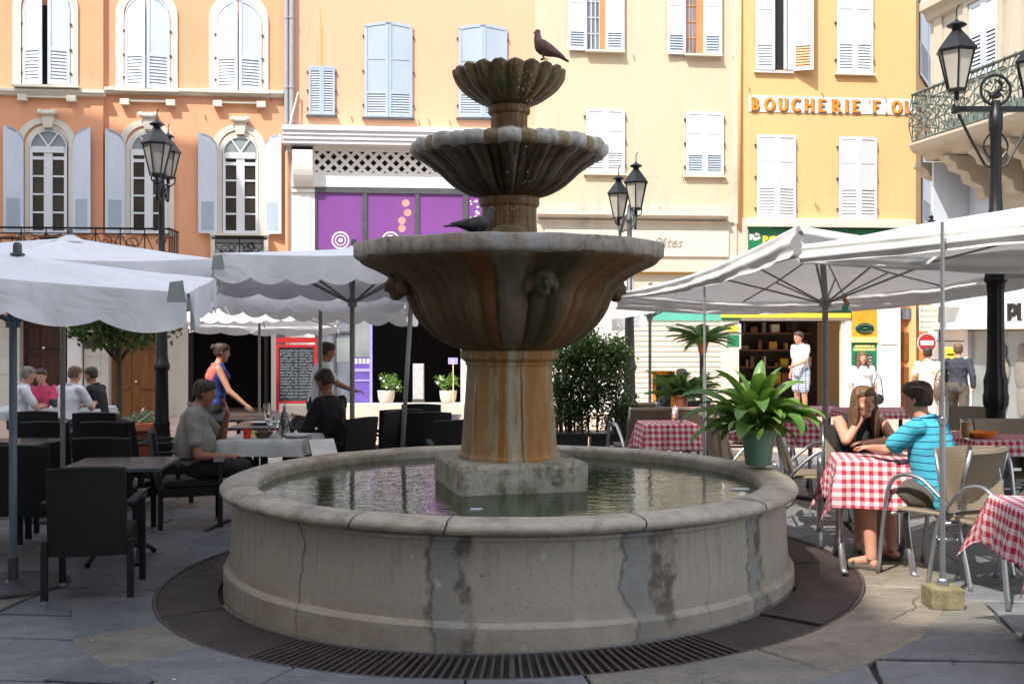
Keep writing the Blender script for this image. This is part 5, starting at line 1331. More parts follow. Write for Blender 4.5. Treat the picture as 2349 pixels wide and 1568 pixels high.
# ---------------------------------------------------------------- nearer building on the right, with the balcony
E0 = Vector((9.2, 23.0)); EA = math.atan2(1, -.2)+PI        # runs towards the camera
ED = Vector((math.cos(EA), math.sin(EA)))                      # (.196,-.98)
def EP(px, py, off=0.0):
    """pixel -> (u along wall from the far corner towards the camera, z)"""
    k = (px-CX)/F; n_ = Vector((ED.y, -ED.x)) # outward normal (to the left, into the square)
    if n_.x > 0: n_ = -n_
    o = E0+n_*off
    u = (k*o.y-o.x)/(ED.x-k*ED.y); Y = o.y+u*ED.y
    return u, CH-(py-HY)/F*Y+.6
def corner_building():
    t = thing('corner_house', 'pale stone corner building with ornate iron balcony at the right edge', 'building', (E0.x, E0.y, -.6), EA)
    # local: x along the wall toward the camera, y: left-hand normal of that direction ; outward is -y or +y
    n_ = Vector((ED.y, -ED.x));  n_ = -n_ if n_.x > 0 else n_
    loc_y = Vector((-ED.y, ED.x)); S = 1 if loc_y.dot(n_) > 0 else -1     # outward = S * local y
    def bx(mb, u0, u1, near, far, z0, z1): mb.box(u0, u1, *sorted((S*near, S*far)), z0, z1)
    def rect(mb, x0, y0, x1, y1, near, far):
        u0, z0 = EP(x0, y1, near); u1, z1 = EP(x1, y0, near); um = (u0+u1)/2; bx(mb, u0, u1, near, far, z0, z1); return u0, u1, z0, z1
    mb = MB(); bx(mb, 0, 17, 0, -8, 0, 14.5); mb.build('wall', M('stone_corner'), t)
    # eave
    zc = EP(2140, 14, .5)[1]; mb = MB()
    mb.prism([(0, zc-.1), (S*.10, zc-.05), (S*.15, zc+.1), (S*.26, zc+.15), (S*.26, zc+.32), (S*.2, zc+.4), (0, zc+.4)], -.02, 17, 'x'); mb.build('cornice', M('stone_corner'), t)
    # pilaster strips
    mb = MB(); 
    for px in (2142, 2196, 2320): u = EP(px, 200, .05)[0]; bx(mb, u, u+.28, .05, 0, 5.9, 11)
    mb.build('pilaster', M('stone_corner'), t)
    # tall first floor window with blue shutters
    u0 = EP(2223, 100, .05)[0]; u1 = EP(2290, 100, .05)[0]; zb_ = EP(2223, 160, .05)[1]-.2; zt_ = EP(2223, 12, .05)[1]
    mb = MB(); bx(mb, u0, u1, .01, 0.001, zb_, zt_); wn = mb.build('window', M('dark_interior'), t)
    mb = MB(); w_ = (u1-u0)/2
    for a in (u0, u0+w_+.005):
        bx(mb, a, a+w_-.005, .04, .015, zb_+.9, zt_)
        for (za, zb2) in ((zb_, zb_+.08), (zb_+.82, zb_+.9), (zt_-.10, zt_), (zb_+1.75, zb_+1.83)): bx(mb, a, a+w_-.005, .055, .0405, za, zb2)
        for xx in (a, a+w_-.085): bx(mb, xx, xx+.08, .058, .03, zb_, zt_)
        for q in range(9): bx(mb, a+.08, a+w_-.085, .05, .03, zb_+.10+q*.08, zb_+.145+q*.08)
    mb.build('shutter', M('shutter_white'), wn)
    mb = MB(); bx(mb, u0-.16, u0-.01, .09, .001, zb_, zt_+.2); bx(mb, u1+.01, u1+.16, .09, .001, zb_, zt_+.2); bx(mb, u0-.01, u1+.01, .09, .001, zt_+.01, zt_+.2); mb.build('surround', M('stone_corner'), wn)
    # balcony
    PR = 1.25; ub = EP(2093, 332, PR)[0]; zs = EP(2093, 332, PR)[1]; ue = 12.5
    mb = MB(); mb.prism([(0.001, zs-.32), (S*(PR-.35), zs-.32), (S*(PR-.25), zs-.2), (S*(PR-.05), zs-.17), (S*PR, zs-.12), (S*(PR+.05), zs-.02), (S*(PR+.05), zs+.03), (0.001, zs+.03)], ub-.05, ue, 'x'); mb.build('balcony_slab', M('stone_corner'), t)
    ir = MB(); zt2 = zs+1.02; rnd = random.Random(12)
    def lattice(P0, P1, lower=True):
        """ornate cast iron lattice panel between two plan points"""
        L_ = (P1-P0).length; d = (P1-P0)/L_; n2 = int(L_/.30)
        def Q(a, z, bow=0): return (P0.x+d.x*a, P0.y+d.y*a+S*bow if abs(d.x) > .5 else P0.y+d.y*a, z)
        bow = lambda z: .10*math.sin(PI*min(1, max(0, (z-zs)/1.0)))**2
        ir.path([Q(0, zt2), Q(L_, zt2)], .035, 6, flat=(1.3, .8)); ir.path([Q(0, zs+.07), Q(L_, zs+.07)], .022, 6); ir.path([Q(0, zs+.84), Q(L_, zs+.84)], .018, 6); ir.path([Q(0, zs+.36, bow(zs+.36)), Q(L_, zs+.36, bow(zs+.36))], .014, 5)
        for q in range(n2+1): a = L_*q/n2; ir.path([Q(a, zs+.05), Q(a, zs+.35, bow(zs+.35)), Q(a, zs+.7, bow(zs+.7)), Q(a, zt2)], .013, 5)
        for q in range(n2):
            a = L_*q/n2; w2 = L_/n2; c_ = a+w2/2
            for (za, zb2) in ((zs+.36, zs+.60), (zs+.60, zs+.84)):
                ir.path([Q(a, za, bow(za)), Q(a+w2, zb2, bow(zb2))], .015, 4); ir.path([Q(a+w2, za, bow(za)), Q(a, zb2, bow(zb2))], .015, 4)
                zc_ = (za+zb2)/2; ir.path([Q(c_+.055*math.cos(k*PI/4), zc_+.055*math.sin(k*PI/4), bow(zc_)) for k in range(8)], .013, 4, close=True)
            for sg in (-1, 1):
                ir.path([Q(c_+sg*.02, zs+.08), Q(c_+sg*.09, zs+.18, bow(zs+.2)), Q(c_+sg*.04, zs+.30, bow(zs+.3)), Q(c_+sg*.0, zs+.22, bow(zs+.2))], .014, 4)
                ir.path([Q(c_+sg*.10, zs+.86), Q(c_+sg*.03, zs+.95), Q(c_, zt2-.02)], .014, 4)
            ir.ball(Q(c_, zt2+.03), .028, 6, 5)
    lattice(Vector((ub, S*PR)), Vector((ue, S*PR))); lattice(Vector((ub, S*.05)), Vector((ub, S*PR)))
    ir.build('balcony_railing', M('rail_paint'), t)
    # dark screen standing behind the railing on its far side
    mb = MB(); mb.box(ub+.1, ue, *sorted((S*.06, S*.5)), zs+.03, zs+.5); mb.build('balcony_screen', M('iron_patina'), t)
    # corbels
    for px in (2133, 2196, 2262, 2335):
        u, z = EP(px, 380, .6); mb = MB(); pf = [(0.001, zs-.33), (S*1.0, zs-.33), (S*1.0, zs-.42), (S*.85, zs-.5), (S*.8, zs-.62), (S*.55, zs-.68), (S*.5, zs-.85), (S*.25, zs-.95), (S*.2, zs-1.15), (0.001, zs-1.2)]
        mb.prism(pf, u, u+.30, 'x'); mb.build('corbel', M('stone_corner'), t, bevel=.02)
    # mezzanine: shaded doorway with folded shutters
    mb = MB(); u0, z0 = EP(2172, 478, .02); u1, z1 = EP(2290, 372, .02); bx(mb, u0, u1, .02, .001, 2.8, z1); wn2 = mb.build('window', M('iron_grey'), t)
    mb = MB(); a0 = EP(2172, 400, .1)[0]; a1 = EP(2188, 400, .1)[0]; bx(mb, a0-.08, a0+.1, .12, .021, 2.8, z1); bx(mb, EP(2188, 400)[0], EP(2216, 400)[0], .05, .021, 2.8, z1-.05)
    aL = EP(2218, 400, .05)[0]; mb.box(aL, aL+.06, *sorted((S*.03, S*.85)), 2.8, z1+.12); bx(mb, aL+.07, EP(2290, 400)[0], .06, .021, 2.8, z1-.02); mb.build('shutter', M('shutter_white'), wn2)
    # ground floor shop with sign
    zs2 = EP(2240, 690, .3)[1]; mb = MB(); bx(mb, .5, 13, .25, .001, EP(2240, 738, .25)[1], zs2+.4); bx(mb, .5, 13, .42, .001, EP(2240, 755, .42)[1], EP(2240, 738, .25)[1]-.003); fs = mb.build('shop_fascia', M('shop_white'), t, bevel=.008)
    u, z = EP(2309, 744, .27); tm = text_mesh('PUR', .56, .012, 0, .02)
    if S > 0: tm.v = [(v[0], -v[1], v[2]) for v in tm.v]
    # text must read from the square: seen from outside, +x of the text must point to the picture's right = local +x
    tm2 = moved(tm, (u, S*.263, z-.0)); tm2.build('lettering', M('black_letter'), fs)
    mb = MB(); 
    for (x0, x1) in ((2112, 2140), (2140, 2222)):
        ua = max(.0, EP(x0, 850, .03)[0]); uc = EP(x1, 850, .03)[0]; z = 0
        while z < EP(2240, 756, .1)[1]-.05: bx(mb, ua, uc, .06, .001, z+.008, z+.40); z += .42
    mb.build('stone_pier', M('shop_white'), t, bevel=.008)
    ua = EP(2232, 850, .0)[0]; zt3 = EP(2240, 757, .1)[1]-.02
    mb = MB(); bx(mb, ua, 12.8, .03, .002, .55, zt3); sw = mb.build('shop_window', M('pale_glass'), t)
    mb = MB(); bx(mb, ua-.12, ua, .12, .001, 0, zt3); bx(mb, ua+2.1, ua+2.2, .12, .031, .55, zt3); bx(mb, ua, 12.8, .14, .001, .25, .55); mb.build('frame', M('paint_white'), sw)
    dm = MB(); rnd = random.Random(6)
    for q in range(5):
        x_ = ua+1.0+q*.55; dm.ball((x_, S*.06, 1.9), (.11, .03, .16), 10, 8); dm.ball((x_, S*.06, 1.5), (.2, .035, .32), 10, 8); dm.ball((x_, S*.05, 1.0), (.15, .03, .35), 10, 8)
    dm.build('window_display', M('fabric_grey'), sw)
    mb = MB(); bx(mb, 0, 13, .18, .001, 0, .24); mb.build('base_course', M('step_stone'), t)
    return t
simple('rail_paint', (.13,.155,.13), .6, metal=.1, var=.35, nscale=9)
corner_building()
# ---------------------------------------------------------------- signs near the corner
def corner_signs():
    p0 = P(2110, 730, 22.2); t = thing('direction_sign', 'cream board of street directions beside the wooden door', 'sign', (p0.x, p0.y, 0)); 
    a = P(2108, 760, 22.2); b = P(2150, 700, 22.2); mb = MB(); mb.box(a.x-p0.x, b.x-p0.x, -.03, .0, a.z, b.z); mb.build('board', M('trim_cream'), t, bevel=.008)
    mb = MB()
    for y in (712, 725, 738, 750): z = P(0, y, 22.2).z; mb.box(a.x-p0.x+.08, b.x-p0.x-.03, -.034, -.031, z-.006, z+.006); mb.box(a.x-p0.x+.02, a.x-p0.x+.07, -.034, -.031, z-.02, z+.02)
    mb.build('printed_line', M('grey_letter'), t)
    mb = MB(); mb.path([(.45, .06, -.4), (.45, .06, b.z)], .03, 8); mb.build('post', M('iron_grey'), t)
    p0 = P(2126, 786, 20.5); t = thing('no_entry_sign', 'round red no entry road sign on a post near the corner', 'road sign', (p0.x, p0.y, g(p0.x, p0.y)))
    zc = p0.z-g(p0.x, p0.y); r = .19
    def disc(r_, y0, y1, nm, m, sx=1): mb = MB(); mb.prism([(r_*sx*math.cos(2*PI*q/32), zc+r_*math.sin(2*PI*q/32)) for q in range(32)], y0, y1); mb.build(nm, M(m), t)
    disc(r, -.01, .0, 'back_plate', 'paint_white'); disc(r*.90, -.016, -.0105, 'face', 'red_paint'); mb = MB(); mb.box(-r*.68, r*.68, -.021, -.0165, zc-.045, zc+.045); mb.build('bar', M('paint_white'), t)
    mb = MB(); mb.path([(0, .04, 0), (0, .04, zc+.1)], .028, 8); mb.build('post', M('iron_grey'), t)
    p0 = P(2174, 828, 20.8); t = thing('letter_box', 'yellow wall mounted letter box beside the white shop', 'letter box', (p0.x, p0.y, g(p0.x, p0.y)))
    zc = p0.z-g(p0.x, p0.y); mb = MB(); mb.box(-.11, .11, -.14, .08, zc-.24, zc+.22); mb.prism([(-.15, zc+.22), (.09, zc+.22), (.09, zc+.28), (-.12, zc+.25)], -.11, .11, 'x'); mb.build('box', M('yellow_paint'), t, bevel=.01)
    mb = MB(); mb.box(-.07, .07, -.145, -.141, zc+.12, zc+.15); mb.build('slot', M('black_metal'), t); mb = MB(); mb.box(-.03, .03, .0, .06, 0, zc-.24); mb.build('post', M('iron_grey'), t)
corner_signs()
# ---------------------------------------------------------------- unseen blocks out of view, added and shaped to shade the square
def shade_block(name, label, x0, x1, y0, y1, h):
    t = thing(name, label, 'building', (x0, y0, -.5)); mb = MB(); mb.box(0, x1-x0, 0, y1-y0, 0, h+.5); mb.build('wall', M('plaster_shade'), t)
    mb = MB(); mb.box(-.3, x1-x0+.3, -.3, y1-y0+.3, h+.501, h+.8); mb.build('roof', M('roof_tile'), t)
    mb = MB(); ny = 5
    for k in range(ny):
        z = 1.2+k*4.2
        x = 1.5
        while x < x1-x0-1.5: mb.box(x, x+1.1, y1-y0, y1-y0+.03, z, z+2.0); x += 3.0
    mb.build('window', M('shutter_grey'), t)
shade_block('shade_caster', 'unseen tall block behind the viewer, shaped to shade the fountain', -26, -8.35, -12, -1.6, 24)
shade_block('shade_caster', 'unseen long block further behind the viewer, added to shade the right foreground', -8.2, 12, -22, -9.1, 24)
shade_block('shade_caster', 'unseen tall block left of the square, added to shade the lower left facade', -24, -15.0, -1.2, 15.2, 24)
# ================================================================ street lamps
def lantern(t, c, s=1.0, glass='lantern_glass', rot=.2):
    """four-sided tapering lantern hanging/standing with its foot at c ; height about .8*s"""
    c = Vector(c)
    def ring(r, z, n=6): return [c+Vector((r*s*math.cos(2*PI*q/n+rot), r*s*math.sin(2*PI*q/n+rot), z*s)) for q in range(n)]
    mb = MB(); mb.rings([ring(.095, .015), ring(.19, .42)]); l = mb.build('lantern', M(glass), t)
    fb = MB()
    for q in range(6): fb.path([ring(.10, .0)[q], ring(.20, .43)[q]], .011*s, 5)
    for r, z, rr in ((.10, .0, .014), (.20, .43, .012)): fb.path(ring(r, z), rr*s, 5, close=True)
    fb.rings([ring(.105, -.03), ring(.11, .0)]); fb.path([c+Vector((0,0,-.12*s)), c+Vector((0,0,-.02*s))], .028*s, 8); fb.build('frame', M('black_metal'), l)
    mb = MB(); mb.rings([ring(.225, .43), ring(.235, .445), ring(.14, .57), ring(.065, .66), ring(.05, .68)]); mb.build('lamp_cap', M('black_metal'), l)
    mb = MB(); mb.lathe([(.05*s, .68*s), (.055*s, .70*s), (.105*s, .72*s), (.11*s, .73*s), (.08*s, .755*s), (.03*s, .775*s), (.012*s, .80*s), (.008*s, .86*s)], c, 16)
    mb.path([c+Vector((0,0,.85*s)), c+Vector((.0,0,.90*s)), c+Vector((.012*s,0,.94*s)), c+Vector((.03*s,0,.96*s))], .008*s, 6); mb.build('finial', M('black_metal'), l, smooth=True, angle=50)
    return l
def pole_prof(h, k=1.0):
    return [(.19*k, 0), (.20*k, .05), (.17*k, .09), (.18*k, .13), (.15*k, .2), (.13*k, .32), (.14*k, .36), (.145*k, .40), (.11*k, .46), (.095*k, .62), (.10*k, .66), (.085*k, .7), (.075*k, 1.3), (.095*k, 1.33), (.098*k, 1.38), (.08*k, 1.42), (.072*k, 1.5), (.055*k, h*.62), (.08*k, h*.625), (.085*k, h*.635), (.08*k, h*.65), (.042*k, h*.66), (.034*k, h*.93), (.055*k, h*.935), (.058*k, h*.945), (.038*k, h*.955), (.025*k, h)]
def scroll(mb, p, q, sgn=1, r=.012, n=14):
    """S shaped scroll bar from p to q"""
    p, q = Vector(p), Vector(q); d = q-p; up = Vector((0,0,1)); pts = []
    for i in range(n+1): u = i/n; pts.append(p+d*u+up*sgn*.10*math.sin(u*2*PI)*d.length)
    mb.path(pts, r, 6)
def twin_lamp(px, Y, ytop_big, big_px, small_px, ytop_small, ypole_top, label, kbase=1.0, glass='lantern_glass_dull', sb=.82, ss=.74, dyb=-.25, dys=.35, matp='black_metal'):
    p = P(px, 900, Y); zb = g(p.x, Y); t = thing('street_lamp', label, 'street lamp', (p.x, Y, zb), 0, 'cast iron street lamps on the square')
    h = P(px, ypole_top, Y).z-zb; mb = MB(); mb.lathe(pole_prof(h, kbase), (0,0,0), 24, fn=lambda th, r, z, i: (r*(1+.05*math.cos(8*th)) if 6 < i < 17 else r, z)); mb.build('pole', M(matp), t, smooth=True, angle=50)
    for bx_, yt, s_, dy in ((big_px, ytop_big, sb, dyb), (small_px, ytop_small, ss, dys)):
        q = P(bx_, yt, Y+dy); c = Vector((q.x-p.x, dy, q.z-zb-.96*s_)); lantern(t, c, s_, glass, .35)
        a = MB(); a.path([(0,0,h-.12), (c.x*.5, c.y*.5, h-.20), (c.x*.9, c.y*.9, c.z-.30), (c.x, c.y, c.z-.10)], .022, 8)
        scroll(a, (0, 0, h-.45), (c.x, c.y, c.z-.15), 1, .014)
        for k in range(3): 
            an = k*2*PI/3; a.path([(c.x, c.y, c.z-.13), (c.x+.08*math.cos(an), c.y+.08*math.sin(an), c.z-.08), (c.x+.09*math.cos(an), c.y+.09*math.sin(an), c.z)], .009, 5)
        a.build('arm', M(matp), t, smooth=True)
    return t
twin_lamp(371, 12.8, 249, 360, 386, 284, 395, 'black street lamp with two lanterns in front of the orange building', 1.0, sb=.82, ss=.70)
twin_lamp(1444, 16, 350, 1459, 1419, 381, 470, 'sunlit street lamp with two lanterns standing behind the fountain', 1.1, sb=.88, ss=.84, dyb=-.2, dys=.3, glass='lantern_glass', matp='iron_grey')  # grey metal in place of black: sunlight put into the iron colour
def big_lamp():
    px, Y = 2284, 9.5; p = P(px, 900, Y); zb = g(p.x, Y)
    t = thing('street_lamp', 'large black street lamp with hanging crossbar and ring emblem at the right', 'street lamp', (p.x, Y, zb), 0, 'cast iron street lamps on the square')
    h = P(px, 232, Y).z-zb; k = 1.0
    pf = [(.15,0),(.155,.25),(.14,.30),(.145,.34),(.115,.42),(.12,.52),(.105,.60),(.088,.70),(.080,.85),(.104,.90),(.108,.98),(.098,1.02),(.102,1.12),(.080,1.20),(.074,1.3),(.070,1.9),(.080,2.0),(.10,2.02),(.088,2.08),(.072,2.15),(.06,2.2),(.056,2.55),(.075,2.57),(.08,2.62),(.06,2.66),(.05,2.9),(.048,h-.3),(.06,h-.26),(.06,h-.12),(.045,h-.1),(.04,h)]
    mb = MB(); mb.lathe(pf, (0,0,0), 24, fn=lambda th, r, z, i: (r*(1+.06*math.cos(10*th)) if 7 < i < 20 else r, z)); mb.build('pole', M('black_metal'), t, smooth=True, angle=50)
    ln = P(2189, 235, Y); dx = ln.x-p.x; zl = ln.z-zb
    lantern(t, (dx, -.05, zl+.10), .80, 'lantern_glass', .25); lantern(t, (-dx, .05, zl+.02), .80, 'lantern_glass', .1)
    mb = MB(); mb.box(dx-.02, -dx+.02, -.02, .02, h-.10, h-.05); mb.path([(dx, 0, zl-.02), (dx-.01, 0, zl-.10), (dx+.06, 0, h-.08)], .016, 6); mb.path([(-dx, 0, zl-.02), (-dx, 0, zl-.10), (-dx-.06, 0, h-.08)], .016, 6)
    for sg in (-1, 1):
        pts = [(sg*.02, 0, h-.62), (sg*.10, 0, h-.58), (sg*.22, 0, h-.36), (sg*.34, 0, h-.12)]; mb.path(pts, .013, 6)
        mb.path([(sg*(.02+.09*math.sin(q*.5)), 0, h-.55+q*.045) for q in range(8)], .010, 5)
    mb.build('crossbar', M('black_metal'), t)
    # ring with a rampant animal silhouette standing on the bar
    mb = MB(); cz = P(0, 207, Y).z-zb; r = .135; mb.path([(r*math.cos(2*PI*q/28), 0, cz+r*math.sin(2*PI*q/28)) for q in range(28)], .014, 6, close=True)
    mb.ball((-.005, 0, cz-.05), (.055, .012, .03), 10, 6); mb.capsule((-.04, 0, cz-.05), (.05, 0, cz+.02), .022, .016, 8); mb.capsule((.05, 0, cz+.02), (.045, 0, cz+.075), .014, .016, 8); mb.ball((.03, 0, cz+.085), (.026, .012, .014), 8, 6)
    for (a, b, c_, d) in ((-.045, -.055, -.07, -.125), (-.02, -.06, -.03, -.125), (.03, -.02, .075, -.07), (.045, .0, .09, -.01), (-.05, -.03, -.095, .0)): mb.capsule((a, 0, cz+b), (c_, 0, cz+d), .010, .006, 6)
    for q in range(6): a = .3+q*.45; mb.capsule((.10*math.cos(a), 0, cz+.10*math.sin(a)), (.06*math.cos(a), 0, cz+.06*math.sin(a)), .008, .004, 5)
    mb.build('ring_emblem', M('black_metal'), t)
big_lamp()
def wall_lamp():
    p = P(2137, 505, 21.5); t = thing('wall_lantern', 'small lantern on a bracket below the stone balcony', 'wall lantern', (p.x, p.y, p.z-.45))
    lantern(t, (0, 0, .12), .55); mb = MB(); mb.path([(.9, .1, -.1), (.4, .05, -.15), (0, 0, .05)], .02, 6); mb.build('bracket', M('black_metal'), t)
wall_lamp()
# ================================================================ parasols
def parasol(name, label, apex, corners, drop, scallops, pole=None, base=None, mat='canvas_white', belly=.05, polemat='pole_grey', poler=.024, vr=.16, seed=1, ribs=True, hub=None, vwave=.02, group='white canvas parasols over the cafe tables', dz=None, extra=None, finial=True, sag=.03, cap=True, pleat=0.0):
    """apex and corners are world points of the canopy top; drop = valance height (one number or one per side)"""
    apex = Vector(apex); cs = [Vector(c) for c in corners]; px_, py_ = (pole or (apex.x, apex.y)); zb = g(px_, py_)
    t = thing(name, label, 'parasol', (px_, py_, zb), 0, group); off = Vector((px_, py_, zb))
    rnd = random.Random(seed); mb = MB(); NU, NV = 12, 28
    ctr = sum(cs, Vector())/4
    hems = []
    for i in range(4):
        A, B_ = cs[i], cs[(i+1) % 4]; ed = (B_-A); out = Vector((ed.y, -ed.x, 0)).normalized()
        if out.dot((A+B_)/2-ctr) < 0: out = -out
        b0 = len(mb.v)
        for u in range(NU+1):
            for v in range(NV+1):
                uu, vv = u/NU, v/NV; e = A.lerp(B_, vv); sg = math.sin(PI*vv)
                e = e-out*(.06*sg)-Vector((0,0,sag*sg)); p = apex.lerp(e, uu)
                p.z -= belly*sg*math.sin(PI*uu*.9)*1.0; p.z += .012*nz(p.x, p.y, 0, 2.2, seed)*uu
                mb.v.append(tuple(p))
        for u in range(NU):
            for v in range(NV):
                a = b0+u*(NV+1)+v; mb.f.append((a, a+1, a+NV+2, a+NV+1))
        hems.append((A, B_, out))
    can = mb.build('canopy', M(mat), t, smooth=True, off=off, recalc=True)
    mb = MB()
    for i, (A, B_, out) in enumerate(hems):
        dr = drop[i] if isinstance(drop, (list, tuple)) else drop
        d0, d1 = dr if isinstance(dr, tuple) else (dr, dr)
        L = (B_-A).length; n = scallops if not isinstance(scallops, (list, tuple)) else scallops[i]; NV2 = max(48, n*10); NW = 14 if pleat else 6; b0 = len(mb.v)
        for v in range(NV2+1):
            vv = v/NV2; sg = math.sin(PI*vv); e = A.lerp(B_, vv)-out*(.06*sg)-Vector((0,0,sag*sg)); d = d0+(d1-d0)*vv
            sc = abs(math.sin(PI*n*vv))**.8 if n else .5
            for w_ in range(NW+1):
                ww = w_/NW; fall = d*ww*(1 if n == 0 else (.80+.24*sc) if w_ == NW else (1-(1-(.80+.24*sc))*ww))
                ripple = vwave*ww*math.sin(vv*L*7+seed)+.5*vwave*ww*math.sin(vv*L*17+seed*2)+.03*ww
                if pleat: ripple += pleat*(math.sin(ww*10.5+1.2*math.sin(vv*3.1+seed)+vv*1.5)*.5+.5)*min(1, ww*4)
                p = e+out*(ripple+.012); p.z -= fall; p.z += .004
                mb.v.append(tuple(p))
        for v in range(NV2):
            for w_ in range(NW):
                a = b0+v*(NW+1)+w_; mb.f.append((a, a+1, a+NW+2, a+NW+1))
    mb.build('valance', M(mat), t, smooth=True, off=off, recalc=False)
    # frame
    hz = (hub if hub is not None else apex.z-.42); pz0 = .03
    pb = MB(); pb.path([(px_, py_, zb+pz0), (px_, py_, hz), (apex.x, apex.y, apex.z-.02)], poler, 12); pb.lathe([(poler*1.9, hz-.06), (poler*1.9, hz), (poler*1.5, hz+.03)], (px_, py_, 0), 12)
    po = pb.build('pole', M(polemat), t, off=off, smooth=True, angle=40)
    if ribs:
        for c in cs:
            rb = MB(); q = apex.lerp(c, .96)-Vector((0,0,.035)); rb.path([apex-Vector((0,0,.06)), q], .011, 6); m_ = apex.lerp(c, .52)-Vector((0,0,.05)); rb.path([(px_, py_, hz-.03), m_], .011, 6); rb.build('rib', M(polemat), t, off=off)
        for i in range(4):
            c = (cs[i]+cs[(i+1) % 4])/2; rb = MB(); q = apex.lerp(c, .94)-Vector((0,0,.05+belly)); rb.path([apex-Vector((0,0,.06)), apex.lerp(c, .5)-Vector((0,0,.05+belly)), q], .009, 6); m_ = apex.lerp(c, .5)-Vector((0,0,.06+belly)); rb.path([(px_, py_, hz-.03), m_], .009, 6); rb.build('rib', M(polemat), t, off=off)
    if cap:
        mb = MB()
        for q in range(12): pass
        mb.lathe([(.02, .03), (vr, -.035), (vr*1.02, -.05)], apex, 20, cap=False); mb.build('vent_cap', M(mat), t, off=off)
    if finial: mb = MB(); mb.lathe([(.045, -.0), (.05, .012), (.03, .02), (.028, .075), (.020, .085), (.0195, .09)], apex, 14); mb.build('finial', M('iron_grey'), t, off=off, smooth=True, angle=40)
    if base == 'plate': mb = MB(); mb.lathe([(.36, .012), (.36, .028), (.34, .034), (.05, .038), (.035, .05), (.034, .20), (.028, .21)], (0,0,0), 40); mb.build('base_plate', M('iron_grey'), t, smooth=True, angle=30)
    elif base == 'block': mb = MB(); mb.box(-.10, .10, -.085, .085, .0, .13); b_ = mb.build('base_block', M('worn_base'), t, bevel=.012); mb = MB(); mb.lathe([(.03, .13), (.03, .17), (.024, .18)], (0,0,0), 12); mb.build('socket', M('steel'), t)
    return t
simple('worn_base', (.20,.165,.09), .8, var=.35, nscale=14, bump=.4)
# near left
G = 'white canvas parasols over the cafe tables'
t = parasol('parasol', 'nearest white parasol at the far left with torn corner and grey finial on top', P(40, 586, 7.18), [P(430, 672, 6.3), P(493, 640, 8.35), Vector((-4.95, 8.1, 2.16)), Vector((-4.5, 5.96, 2.15))], [(.24,.20),.24,.24,(.24,.25)], [4, 5, 5, 5], pole=(P(30, 900, 7.18).x, 7.18), base='plate', polemat='pole_blue', poler=.026, hub=1.75, seed=3, belly=.04, cap=False)
def corner_patch(t, c0, mat='canvas_patch'):
    c = Vector(c0); off = Vector(t.location); mb = MB(); mb.add([c+Vector(v) for v in ((-.045,-.03,.02), (.035,-.03,.03), (.055,-.035,-.10), (-.06,-.035,-.10))], [(0,1,2,3)]); mb.build('corner_patch', M(mat), t, off=off)
corner_patch(t, P(410, 655, 6.22))
def torn(t, pts, n, seed):
    """frayed strips of cloth hanging from a line"""
    rnd = random.Random(seed); off = Vector(t.location); mb = MB(); a, b = Vector(pts[0]), Vector(pts[1])
    top = []; bot = []
    for q in range(n+1):
        p = a.lerp(b, q/n); p.y += .03*math.sin(q*1.3); top.append(p); bot.append(p+Vector((.01*math.sin(q), .02*math.sin(q*2.1), -(.10+.16*rnd.random()*(1 if q % 2 else .4)))))
    for q in range(n): mb.add([top[q], top[q+1], bot[q+1], bot[q]], [(0,1,2,3)])
    mb.build('torn_edge', M('canvas_white'), t, off=off)
torn(t, (P(445, 662, 6.25), P(496, 645, 7.4)), 14, 2)
# behind it
parasol('parasol', 'white parasol at the left edge behind the nearest one', P(160, 545, 10), [P(488, 594, 10), Vector((-4.1, 11.6, 2.40)), Vector((-5.9, 10.1, 2.46)), Vector((-4.2, 8.55, 2.28))], .24, 6, pole=(P(144, 900, 10).x, 10), base='plate', hub=2.0, seed=5, belly=.03)
t = parasol('parasol', 'wide white scalloped parasol directly left of the fountain bowl', P(812, 570, 10.2), [P(495, 582, 9.0), Vector((-.42, 8.95, 2.36)), Vector((-.45, 11.3, 2.25)), P(497, 628, 11.4)], .245, [7, 6, 6, 6], pole=(P(808, 900, 10.2).x, 10.2), base='plate', hub=P(812, 690, 10.2).z, seed=7, belly=.04, vwave=.012)
corner_patch(t, P(503, 592, 8.95))
t = parasol('parasol', 'white parasol further back whose hem shows below the wide scalloped one', P(735, 610, 12.8), [P(455, 650, 11.6), P(930, 660, 11.4), P(950, 702, 13.9), P(500, 674, 14.3)], .27, [7, 5, 8, 5], pole=(P(735, 900, 12.8).x, 12.8), hub=P(735, 690, 12.8).z, seed=9, belly=.03, ribs=False)
off = Vector(t.location); mb = MB(); mb.path([P(943, 700, 9.2), P(922, 1050, 9.2)], .020, 10); o_ = mb.build('support_pole', M('pole_grey'), None, smooth=True)
tag(o_, 'leaning grey pole standing between dark chairs left of the fountain', 'pole')
parasol('parasol', 'small sunlit parasol with scalloped edge in front of the dark shop opening', P(600, 694, 16.0), [P(430, 715, 15.0), P(790, 702, 14.8), P(772, 746, 17.4), P(440, 742, 17.2)], .16, [10, 12, 5, 10], pole=(P(595, 900, 16).x, 16), base='plate', hub=P(596, 728, 16).z, seed=11, belly=.02, poler=.02, finial=False)
